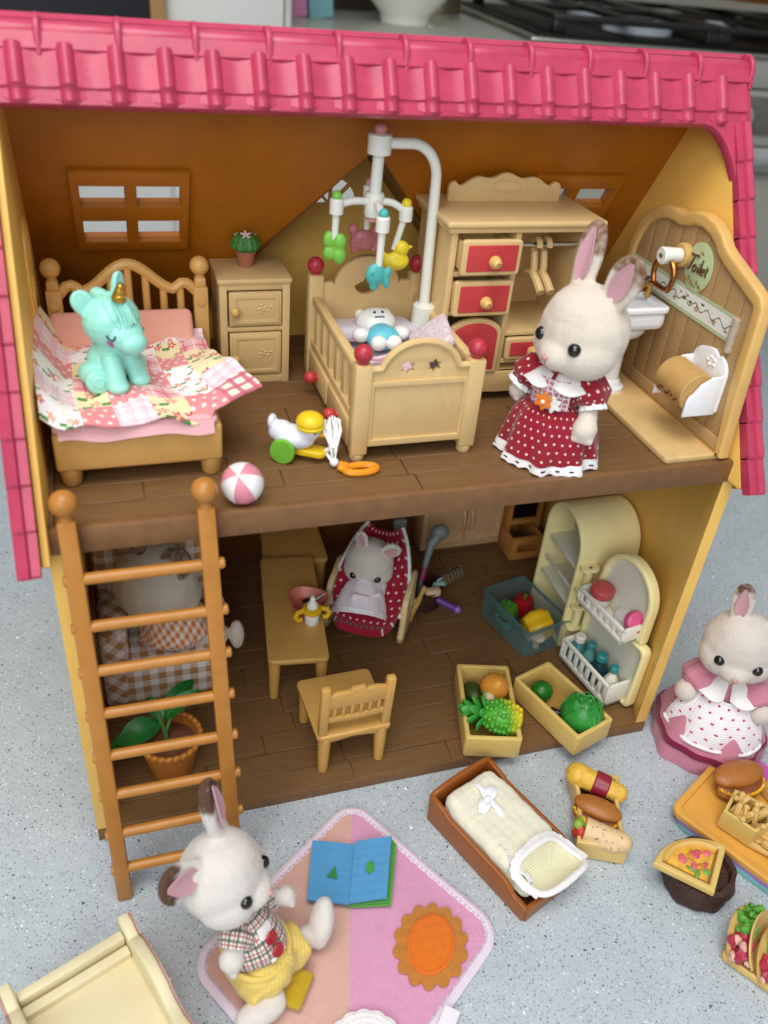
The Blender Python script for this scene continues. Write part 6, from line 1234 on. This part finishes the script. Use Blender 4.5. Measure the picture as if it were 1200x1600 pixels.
g.tube([(0, 1.55, 1.74), (.1, .9, 1.7), (.05, .45, 1.6)], .18, 6, flat=.3); g.tube([(0, 1.55, 1.74), (.15, 2.2, 1.85), (.2, 2.6, 1.75)], .18, 6, flat=.3); g.sph((0, 1.55, 1.78), .2, 10); obj('ribbon_bow', g, SAT, SB, world=False)
# ------------------------------------------------------------------ food box
FB = thing('snack_box', 'pale yellow curved toy box of three snacks beside the doll bed', 'snack box', (24.15, -4.9, CT+.01), -24)
g = G(); g.prism([(-1.25, -2.2), (1.25, -2.2), (1.1, -.8), (1.08, .8), (1.3, 2.3), (-1.3, 2.3), (-1.08, .8), (-1.1, -.8)], 1.2, XY(.65), .07, holes=[[(-1.02, -1.95), (1.02, -1.95), (.88, -.8), (.86, .8), (1.05, 2.05), (-1.05, 2.05), (-.86, .8), (-.88, -.8)]], seg=2); obj('sides', g, plastic('#dcbb74', .38), FB, world=False)
g = G(); g.prism([(-1.15, -2.1), (1.15, -2.1), (1.0, 0), (1.2, 2.2), (-1.2, 2.2), (-1.0, 0)], .2, XY(.2)); obj('bottom', g, plastic('#8a6a34', .5), FB, world=False)
def lay(px_, z, ang=0): return V(px_), ang
BUN = plastic('#a8672a', .4, .14, 1.5); YCR = plastic('#e3b443', .5, .12, 4, .06, 9)
CD = thing('toy_corn_dog', 'yellow crumbed toy roll with a dark red band at the back of the snack box', 'toy food', (24.75, -3.5, -.35), -42)
g = G(); g.blob(lambda b: (b.cyl((-1.0, 0, .9), (1.15, 0, .75), .62, .5), b.sph((-1.0, 0, .9), .66), b.sph((1.15, 0, .75), .52)), .06, 4); g.jitter(.03, 5); obj('roll', g, YCR, CD, world=False)
g = G(); g.cyl((-.15, 0, .86), (.65, 0, .8), .66, .64, n=24, bev=.06); obj('band', g, plastic('#8f1f33', .25), CD, world=False)
def burger(nm, lbl, loc, rz, cat='toy food', sc_=1.0):
    t = thing(nm, lbl, cat, loc, rz)
    g = G(); g.blob(lambda b: (b.sph((0, .12, .95), (1.4, .72, .42)), b.sph((0, .1, .85), (1.3, .7, .4))), .06, 4); obj('top_bun', g, BUN, t, world=False)
    g = G(); g.blob(lambda b: b.sph((0, -.22, .42), (1.32, .72, .4)), .06, 4); obj('bottom_bun', g, BUN, t, world=False)
    g = G(); g.sph((0, -.12, .68), (1.3, .72, .17), 22); g.jitter(.05, 4); obj('filling', g, plastic('#8d4a2c', .4, .25, 5, .05, 10), t, world=False)
    g = G(); g.tube([(1.25*math.cos(R(a)), -.1+.82*math.sin(R(a))*.98, .7+.07*math.sin(a*.62)) for a in range(190, 352, 4)], .07, 6); obj('sauce', g, plastic('#e5b02a', .35), t, world=False); return t
burger('toy_hot_sandwich', 'brown toy sandwich bun with mustard ripple in the middle of the snack box', (24.0, -5.0, -.35), -42).scale = (.9, .9, .9)
WR = thing('toy_wrap', 'speckled beige toy wrap with green and red filling at the front of the box', 'toy food', (23.35, -6.25, -.1), -36); WRM = Sh('tortilla'); WRM.color(WRM.mix(WRM.ramp(WRM.noise(5, 4), .6, .68), '#dcbb8c', '#8f6a3a')); WRM.b.inputs['Roughness'].default_value = .5; WRM.bump(WRM.noise(4, 4), .03)
g = G(); g.blob(lambda b: (b.cyl((-.7, 0, .6), (1.2, 0, .55), .62, .48), b.sph((1.2, 0, .55), .5), b.bx(-.6, 1.1, -.62, .2, .15, .7, .2)), .06, 4); obj('tortilla', g, WRM.mat, WR, world=False)
g = G()
for k in range(9): a = k*2.4; g.sph((-.95+.1*math.cos(a*2), .36*math.cos(a)*(.4+.07*k), .62+.36*math.sin(a)*(.4+.07*k)), .26, 8, mi=k % 3)
g.jitter(.05, 4); obj('filling', g, [plastic('#8aa83a', .4), plastic('#c5402c', .4), plastic('#d8b03c', .4)], WR, world=False)
# ------------------------------------------------------------------ stump with pizza slice
STM = thing('toy_stump', 'dark brown ridged round toy log under the pizza tray', 'toy log', (27.35, -9.15, CT+.01)); BKM = plastic('#3e241a', .5, .22, 2.5, .06, 5)
g = G(); g.lathe([(0, 0), (1.45, 0), (1.6, .15), (1.55, .45), (1.68, .6), (1.6, .95), (1.7, 1.1), (1.6, 1.45), (1.35, 1.5), (1.25, 1.25), (0, 1.2)], 40, TR(27.35, -9.15, CT+.01), lambda a, i: 1+.03*math.sin(a*5+i*1.3)+.02*math.sin(a*11)); obj('bark', g, BKM, STM)
zt = .78; ap_ = V((26.75, -10.75)); d1 = V((-1.45, 1.5)).normalized(); d2 = V((2.05, 1.95)).normalized()
def qtr(r_, off=0.0, n=12):
    m = (d1+d2).normalized(); a0 = ap_+m*off*1.41; pts = [a0]
    for k in range(n+1):
        t_ = k/n; d = (d2*(math.sin(t_*math.pi/2))+d1*math.cos(t_*math.pi/2)); pts.append(a0+d.normalized()*r_)
    return [(p.x, p.y) for p in pts]
PT = thing('pizza_tray', 'pale yellow quarter circle toy dish balanced on the brown log', 'toy dish', (27, -9.4, zt)); g = G(); g.prism(qtr(2.85), .42, XY(zt+.25), .1, holes=[qtr(2.2, .3)], seg=2); obj('rim', g, CRM2, PT); g = G(); g.prism(qtr(2.7, .05), .12, XY(zt+.1)); obj('dish_floor', g, plastic('#a9823f', .45), PT)
PZ = thing('toy_pizza_slice', 'toy pizza slice with pink and green toppings in its quarter dish', 'toy pizza', (27, -9.4, zt+.16)); g = G(); q_ = qtr(2.02, .42); g.prism(q_, .2, XY(zt+.28), .04); obj('cheese', g, plastic('#e0a83e', .4, .25, 3, .04, 6), PZ)
g = G(); g.tube([(p[0], p[1], zt+.36) for p in q_[1:]], .19, 8); obj('crust', g, plastic('#d8ad5e', .45, .12), PZ)
g = G(); rnd = random.Random(5); a0 = V(q_[0])
for k in range(16):
    t_ = rnd.uniform(.12, .88); d = (d2*math.sin(t_*math.pi/2)+d1*math.cos(t_*math.pi/2)).normalized(); rr = rnd.uniform(.5, 1.7); p = a0+d*rr; g.sph((p.x, p.y, zt+.39), (rnd.uniform(.14, .3), rnd.uniform(.1, .22), .07), 10, T=RZ(rnd.uniform(0, 180)), mi=k % 4)
obj('toppings', g, [plastic('#c9505c', .35), plastic('#6f9f3a', .35), plastic('#d9686c', .35), plastic('#c98a2c', .35)], PZ)
# ------------------------------------------------------------------ trays
def tray(lbl, cl, z, dx, dy, thick=.22):
    t = thing('toy_tray', lbl, 'tray', (32.0+dx, -7.6+dy, z), 27); g = G(); o_ = rrect(-2.65, -3.5, 2.65, 3.5, .6, 6); i_ = rrect(-2.3, -3.15, 2.3, 3.15, .45, 6)
    g.prism(o_, thick+.14, XY(thick/2+.07), .06, holes=[i_], seg=2); obj('rim', g, cl, t, world=False); g = G(); g.prism(rrect(-2.4, -3.25, 2.4, 3.25, .5, 6), .1, XY(.08)); obj('tray_floor', g, cl, t, world=False); return t
tray('teal toy tray lowest in the stack under the purple one', plastic('#7fc4c4', .35), CT+.01, .15, -.25); tray('purple toy tray between the teal and the orange trays', plastic('#a97fc6', .35), CT+.29, .08, -.1)
tray('orange yellow toy tray on top of the stack holding burger and chips', plastic('#e0a448', .32, .05), CT+.57, -.05, .1)
g = G(); g.prism(rrect(-1.6, -.9, 1.6, .9, .3), .16, TR(34.0, -4.2, CT+.09) @ RZ(20), .04); tag(obj('toy_plate', g, plastic('#d060b0', .35)), 'bright magenta toy plate edge showing behind the burger', 'toy plate')
burger('toy_burger', 'brown oval toy burger with yellow sauce on the orange tray', (32.3, -5.2, CT+.7), 2).scale = (1.12, 1.12, 1.12)
def pent(w_, l_, sx=1.0): return [(-w_, -l_*.55), (0, -l_*.95), (w_, -l_*.55), (w_*.86, l_*.8), (-w_*.86, l_*.8)]
def chips(nm, lbl, loc, rz, seed):
    t = thing(nm, lbl, 'toy food', loc, rz); g = G(); g.prism(pent(1.02, 1.25), 1.25, XY(.66), .06, holes=[pent(.84, 1.03)], seg=2); g.prism(pent(.98, 1.2), .15, XY(.12)); obj('box', g, CRM2, t, world=False); rn = random.Random(seed)
    for k in range(15):
        x, y = rn.uniform(-.55, .55), rn.uniform(-.6, .6); g = G(); g.box((0, 0, 0), (.26, .26, 1.5), .06, 1, T=TR(x, y, 1.0) @ RX(rn.uniform(-42, 42)) @ RY(rn.uniform(-42, 42)) @ RZ(rn.uniform(0, 90))); obj('chip', g, plastic('#d9b36a', .45), t, world=False)
chips('toy_chips', 'pale yellow toy box of chips at the left side of the orange tray', (31.15, -7.35, CT+.78), 35, 3); chips('toy_chips', 'second toy box of chips partly hidden behind the burger', (34.5, -6.7, CT+.78), 10, 6)
CP = thing('loose_chips', 'small heap of loose toy chips on the front of the orange tray', 'toy food', (31.9, -9.0, CT+.78), 25); rn = random.Random(11)
for k in range(12): g = G(); g.box((0, 0, 0), (.3, 1.9, .28), .06, 1, T=TR(rn.uniform(-.7, .9), rn.uniform(-.4, .4), .2+.2*(k % 3)) @ RZ(rn.uniform(-28, 28)) @ RX(rn.uniform(-6, 6))); obj('chip', g, plastic('#d9b36a', .45), CP, world=False)
# ------------------------------------------------------------------ tacos
TC = thing('taco_holder', 'beige toy holder under the two tacos at the right edge', 'toy dish', (28.4, -13.4, CT+.01), 32); g = G(); g.prism(rrect(-1.4, -1.7, 1.5, 1.7, .2), .4, XY(.25), .07, holes=[rrect(-1.2, -1.4, 1.3, 1.4, .15)], seg=2); g.bx(-1.3, 1.4, -1.5, 1.5, .1, .25); obj('holder', g, CRM2, TC, world=False)
TACO = plastic('#d9b06a', .45, .14, 2)
for k, (y, lb) in enumerate(((.75, 'toy taco with lettuce at the back of the beige holder'), (-.7, 'toy taco with red filling nearest the front of the beige holder'))):
    t = thing('toy_taco', lb, 'toy food', (28.4, -13.4, CT+.2), 32); g = G()
    for s_ in (1, -1): g.grid(lambda u_, v_, s_=s_: V(((1.5*(1-(1-v_)*.0))*math.cos(math.pi*(u_))*(.15+.85*v_), y+s_*(.08+.42*v_), .4+1.5*math.sin(math.pi*u_)*v_+.0)), 18, 5, thick=.09)
    g.bm.transform(TR(0, y, .2) @ RX(-32) @ TR(0, -y, -.2)); obj('shell', g, TACO, t, world=False); g = G(); rn = random.Random(k)
    for j in range(80):
        a = math.pi*rn.random(); rr = rn.uniform(.9, 1.5); g.sph((rr*math.cos(a), y+rn.uniform(-.33, .33), .4+rr*math.sin(a)), rn.uniform(.14, .25), 7, mi=0 if a < 2.05 else (1 if j % 4 else 2))
    g.bm.transform(TR(0, y, .2) @ RX(-32) @ TR(0, -y, -.2)); g.jitter(.09, 4); obj('filling', g, [plastic('#5da03a', .35, .25, 3), plastic('#b03348', .3, .2, 3), plastic('#e3b2a4', .4)], t, world=False)
# ------------------------------------------------------------------ rabbit girl in pink
GI = thing('rabbit_doll', 'cream rabbit doll in a dusty pink dress beside the stack of trays', 'doll', (33.3, -1.3, CT))
pT_ = TR(33.3, -1.3, CT) @ RZ(-38); pl2 = lambda *p: pT_ @ V(p); phT = TR(33.05, -1.25, 6.55) @ RZ(-36) @ RX(8)
def gbd(b):
    b.cyl(pl2(0, 0, 1.5), pl2(0, 0, 5.6), 1.2, .62)
    for s_ in (1, -1): b.cyl(pl2(s_*.85, 0, 4.7), pl2(s_*1.7, -.4, 3.9), .42, .42); b.sph(pl2(s_*1.95, -.8, 3.85), .66); b.cyl(pl2(s_*1.7, -.4, 3.9), pl2(s_*1.95, -.9, 3.75), .45, .6)
doll(GI, phT, 2.0, [((-.55, .2, 1.5), (-.8, .5, 3.95), .6, (-.15, -1, .1), 0), ((1.0, .25, 1.3), (2.6, .5, 2.6), .75, (.2, -1, .2), 0)], gbd, base=(.85, .76, .68, 1), tip_at=.68)
ROSE = cloth('rose_cloth', plain('#cc8295'), .03, 7); WINE = cloth('wine_band', plain('#7d1640'), .02, 5); ADOT = cloth('apron_dots', dots('#efe6ea', '#c4354f', .55, .135), .03, 6)
pprof = [(1.15, 3.7), (1.7, 3.5), (2.25, 2.9), (2.65, 2.1), (2.9, 1.4), (3.0, 1.0), (3.06, .7), (3.1, .35), (3.08, .03)]
fo2 = lambda a: 1+.05*math.sin(a*5+.6)+.03*math.sin(a*11+2)
g = G(); g.lathe(pprof, 96, pT_, lambda a, i: 1+(fo2(a)-1)*(i/8)**.7, uvr=3); bmesh.ops.solidify(g.bm, geom=g.bm.faces[:], thickness=.06); sk_ = obj('skirt', g, ROSE, GI, ang=80)
g = G(); g.lathe([(2.9, 1.42), (2.98, 1.4), (3.08, 1.1), (3.02, 1.06)], 96, pT_, lambda a, i: 1+(fo2(a)-1)*.74, uvr=3); obj('hem_band', g, WINE, sk_, ang=80)
g = G(); g.lathe([(1.25, 3.6), (1.3, 4.0), (1.1, 4.7), (.72, 5.3)], 48, pT_, uvr=1.3); bmesh.ops.solidify(g.bm, geom=g.bm.faces[:], thickness=.05); obj('bodice', g, ROSE, GI, ang=80)
for s_ in (1, -1): g = G(); cloth_tube(g, [pl2(s_*.6, 0, 5.0), pl2(s_*1.15, -.1, 4.75), pl2(s_*1.65, -.3, 4.3), pl2(s_*1.78, -.42, 4.0)], [.45, .98, 1.0, .6], fold=.13, nf=6, seed=s_); obj('sleeve', g, ROSE, GI, ang=80)
collar(GI, pT_, .6, 2.0, 5.4, 4.55, gap=.1)
g = G()
def apr(u_, v_):
    a = (u_-.5)*2.5; z = 4.35-2.45*v_-.4*abs(u_-.5)*v_; r_ = 1.5+1.22*v_**1.05+.09*math.sin(u_*13+v_*3)*v_+.04*math.sin(u_*27)+.25*math.sin(v_*math.pi); return pl2(r_*math.sin(a), -r_*math.cos(a), z)
g.grid(apr, 44, 20, (4.4, 3.2), thick=.06); apn = obj('apron', g, ADOT, GI, ang=80)
g = G(); g.tube([apr(k/30, 0) for k in range(31)], .09, 6); g.tube([apr(k/30, 1) for k in range(31)], .1, 6); obj('apron_trim', g, LACEW, apn)
g = G()
for k in range(60): p = apr(k/59, .985); g.sph(p, (.1, .1, .07+.03*math.sin(k*2.1)), 7)
g.jitter(.03, 6); obj('apron_ruffle', g, LACEW, apn)
# ------------------------------------------------------------------ cream toy bed frame lying at the bottom left
CF = thing('cream_toy_bed', 'cream toy bed frame with curved end boards at the bottom left corner', 'bed frame', (-.5, -8.6, CT+.01), 21.5); CFM = plastic('#dccfa8', .42, .05)
g = G(); g.bx(-2.15, 2.15, -4.5, 1.05, 1.6, 2.1, .08); obj('bed_panel', g, CFM, CF, world=False)
for z0, z1, y in ((1.5, 2.75, 1.15), (1.5, 2.45, .62)): g = G(); g.bx(-2.1, 2.1, y, y+.42, z0, z1, .05); obj('rail', g, CFM, CF, world=False)
for s_ in (1, -1):
    g = G(); ol = [(-4.6, .02), (1.7, .02), (2.05, 2.6), (1.9, 3.1), (1.5, 3.15), (.9, 2.9), (.4, 3.3), (-.6, 3.45), (-1.6, 3.3), (-2.2, 2.95), (-2.9, 2.9), (-3.5, 3.2), (-4.6, 3.2)]; g.prism(ol, .5, YZ(s_*2.38), .12, seg=3); eb = obj('end_board', g, CFM, CF, world=False)
    g = G(); g.prism(ol, .06, YZ(s_*2.66)); obj('red_backing', g, plastic('#b98a84', .4), eb, world=False)
# ------------------------------------------------------------------ kitchen behind
KIT = TR(60, 98, 0) @ RZ(-8)
SILV = plastic('#a9aaa4', .3, .06, .1); STEEL = metal('#b3b1a8', .28); BLK = plastic('#15140f', .35, .1, .3)
kp = lambda x, y, z: KIT @ V((x, y, z))
KU = thing('kitchen_worktop', 'blurred pale grey stone kitchen worktop across the room behind the toy house', 'kitchen worktop', kp(0, 30, 20))
g = G(); g.T = KIT; g.bx(-110, 160, -3, 75, 20.5, 24, .5); obj('stone_top', g, plastic('#a2a299', .14, .06, .05, 0), KU)
g = G(); g.T = KIT; g.bx(-110, 8, 0, 74, -60, 20.4); g.bx(85, 160, 0, 74, -60, 20.4); obj('cabinet_body', g, plastic('#cfd0cc', .4, .03, .05, 0), KU)
for k in range(5): g = G(); g.T = KIT; g.bx(-108+23.2*k, -86+23.2*k, -2, -.02, -58, 19, .4); obj('door', g, plastic('#d3d4d0', .4, .03, .05, 0), KU)
OVN = thing('built_in_oven', 'grey oven front with chrome rail right of the pink roof', 'oven', kp(45, 0, 0))
g = G(); g.T = KIT; g.bx(9, 84, -2.5, 60, -60, 20.4, .5); obj('oven_body', g, plastic('#a8a69a', .4, .04, .05, 0), OVN)
g = G(); g.T = KIT; g.bx(9, 84, -4.5, -2.4, 9, 13, .8); obj('handle', g, metal('#e2e0d6', .2), OVN)
g = G(); g.T = KIT; g.bx(9.5, 83.5, -3.4, -2.4, 14.5, 19.5, .3); obj('control_panel', g, plastic('#6d6a60', .4), OVN)
HB = thing('gas_hob', 'black gas hob with cast iron grates behind the roof on the right', 'hob', kp(45, 25, 24))
g = G(); g.T = KIT; g.bx(4, 90, 1, 56, 24.02, 24.7, .4); obj('hob_frame', g, STEEL, HB)
g = G(); g.T = KIT; g.bx(5.5, 88.5, 3, 54.5, 24.6, 25.1, .3); obj('hob_plate', g, plastic('#0e0d0b', .5, .1, .1, 0, 20, .2), HB)
for bx_, by_, br in ((26, 16, 5.5), (62, 14, 4.6), (28, 42, 4.5), (64, 42, 5.5), (45, 30, 4)):
    g = G(); g.T = KIT; g.lathe([(0, 0), (br, 0), (br, 1.2), (br*.8, 1.8), (0, 1.8)], 24, TR(bx_, by_, 25.0)); bo_ = obj('burner', g, plastic('#c9d2da', .2, .05, .1, 0), HB)
    g = G(); g.T = KIT; g.lathe([(0, 1.8), (br*.45, 1.8), (br*.4, 2.2), (0, 2.3)], 24, TR(bx_, by_, 25.0)); obj('burner_cap', g, BLK, bo_)
for x0 in (8, 34, 60):
    g = G(); g.T = KIT
    for yy in (5, 28, 52): g.bx(x0, x0+26, yy-.8, yy+.8, 26.6, 27.5, .3)
    for xx in (x0+.8, x0+13, x0+25.2): g.bx(xx-.7, xx+.7, 5, 52, 26.7, 27.6, .3)
    for xx in (x0+1, x0+25):
        for yy in (5, 52): g.bx(xx-1, xx+1, yy-1, yy+1, 25, 26.8, .3)
    obj('grate', g, BLK, HB)
for k in range(4): g = G(); g.T = KIT; g.cyl((22+14*k, -3.3, 17), (22+14*k, -6.2, 17), 1.7, 1.5, bev=.3); obj('control_knob', g, metal('#d8d6ce', .25), HB)
RT = thing('roasting_dish', 'brown glazed roasting dish standing on the hob at the top right', 'dish', kp(60, 30, 30)); g = G(); g.T = KIT; g.lathe([(0, 30), (15, 30), (19, 37), (18, 37), (14.3, 31), (0, 31)], 28, TR(62, 34, 0) @ SC(1.3, .8, 1)); obj('dish_body', g, plastic('#8c5a22', .3, .35, .15), RT)
BWL = thing('white_bowl', 'white footed bowl on the kitchen worktop behind the roof', 'bowl', kp(-10, 15, 24)); g = G(); bc = V((49.9, 113, 24.05)); g.T = Mx.Translation(bc); g.lathe([(0, 0), (3.6, 0), (3.8, 1.2), (6.5, 4), (8.4, 9), (8.8, 14), (8.4, 14), (7.8, 9), (5, 4), (0, 3)], 32); obj('bowl_body', g, plastic('#eeeade', .25, .02, .1, 0), BWL)
for nm, cl, x, lb in (('pink_packet', '#d98fb8', 33.8, 'small pink packet standing on the far worktop'), ('blue_packet', '#7fb6ba', 37.2, 'light blue packet beside the pink one on the far worktop')):
    t = thing(nm, lb, 'packet', (x, 114, 24.05)); g = G(); g.box((x, 114.5, 31), (2.6 if 'pink' in nm else 3.6, 3.2, 14), .2, T=TR(x, 114, 24) @ RY(-6) @ TR(-x, -114, -24)); obj('packet_body', g, plastic(cl, .5, .04, .1, 0), t)
    g = G(); g.box((x, 114.5, 33), (2.62 if 'pink' in nm else 3.62, 3.22, 3), T=TR(x, 114, 24) @ RY(-6) @ TR(-x, -114, -24)); obj('packet_band', g, plastic('#e8e2e4', .5), t)
CAN = thing('dark_canister', 'dark brown canister at the back of the far worktop', 'canister', (47, 135, 24.05)); g = G(); g.lathe([(0, 0), (9, 0), (9, 18), (8, 19), (0, 19)], 24, TR(44, 137, 24.05)); obj('canister_body', g, plastic('#3a2a1c', .4), CAN)
TIN = thing('brass_tin', 'shiny pale brass tin right of the white bowl', 'tin', (62, 140, 24.05)); g = G(); g.lathe([(0, 0), (6, 0), (6, 12), (0, 12)], 24, TR(63, 140, 24.05)); obj('tin_body', g, metal('#cfc69c', .3), TIN)
WC = thing('white_cupboard', 'tall white cupboard side behind the roof left of the bowl', 'cupboard', (19, 104, -40)); g = G(); g.bx(13.4, 28.2, 96, 140, -60, 75, .5); obj('cupboard_body', g, plastic('#dddcd6', .4, .03, .05, 0), WC); g = G(); g.bx(28.25, 29.0, 95.5, 97, -60, 75, .2); obj('edge_strip', g, plastic('#c9c8c2', .4), WC)
BBD = thing('framed_blackboard', 'black board with a pale wooden edge at the top left corner', 'board', (-10, 95, 0)); g = G(); g.bx(-60, 11.5, 94, 95, 22, 75); obj('black_panel', g, plastic('#1b1c22', .35, .08, .05, 0), BBD); g = G(); g.bx(11.5, 13.3, 93.6, 95.4, 22, 75, .2); obj('wooden_edge', g, plastic('#b58a55', .5, .1, .2, 0), BBD)
g = G(); g.bx(-260, 320, 200, 204, -80, 160); obj('kitchen_wall', g, plastic('#b9b4a4', .7, .05, .02, 0), kind='structure')
g = G(); g.bx(-260, 320, -60, 204, -84, -80); obj('kitchen_floor', g, plastic('#b9b6b0', .5, .08, .03, 0), kind='structure')
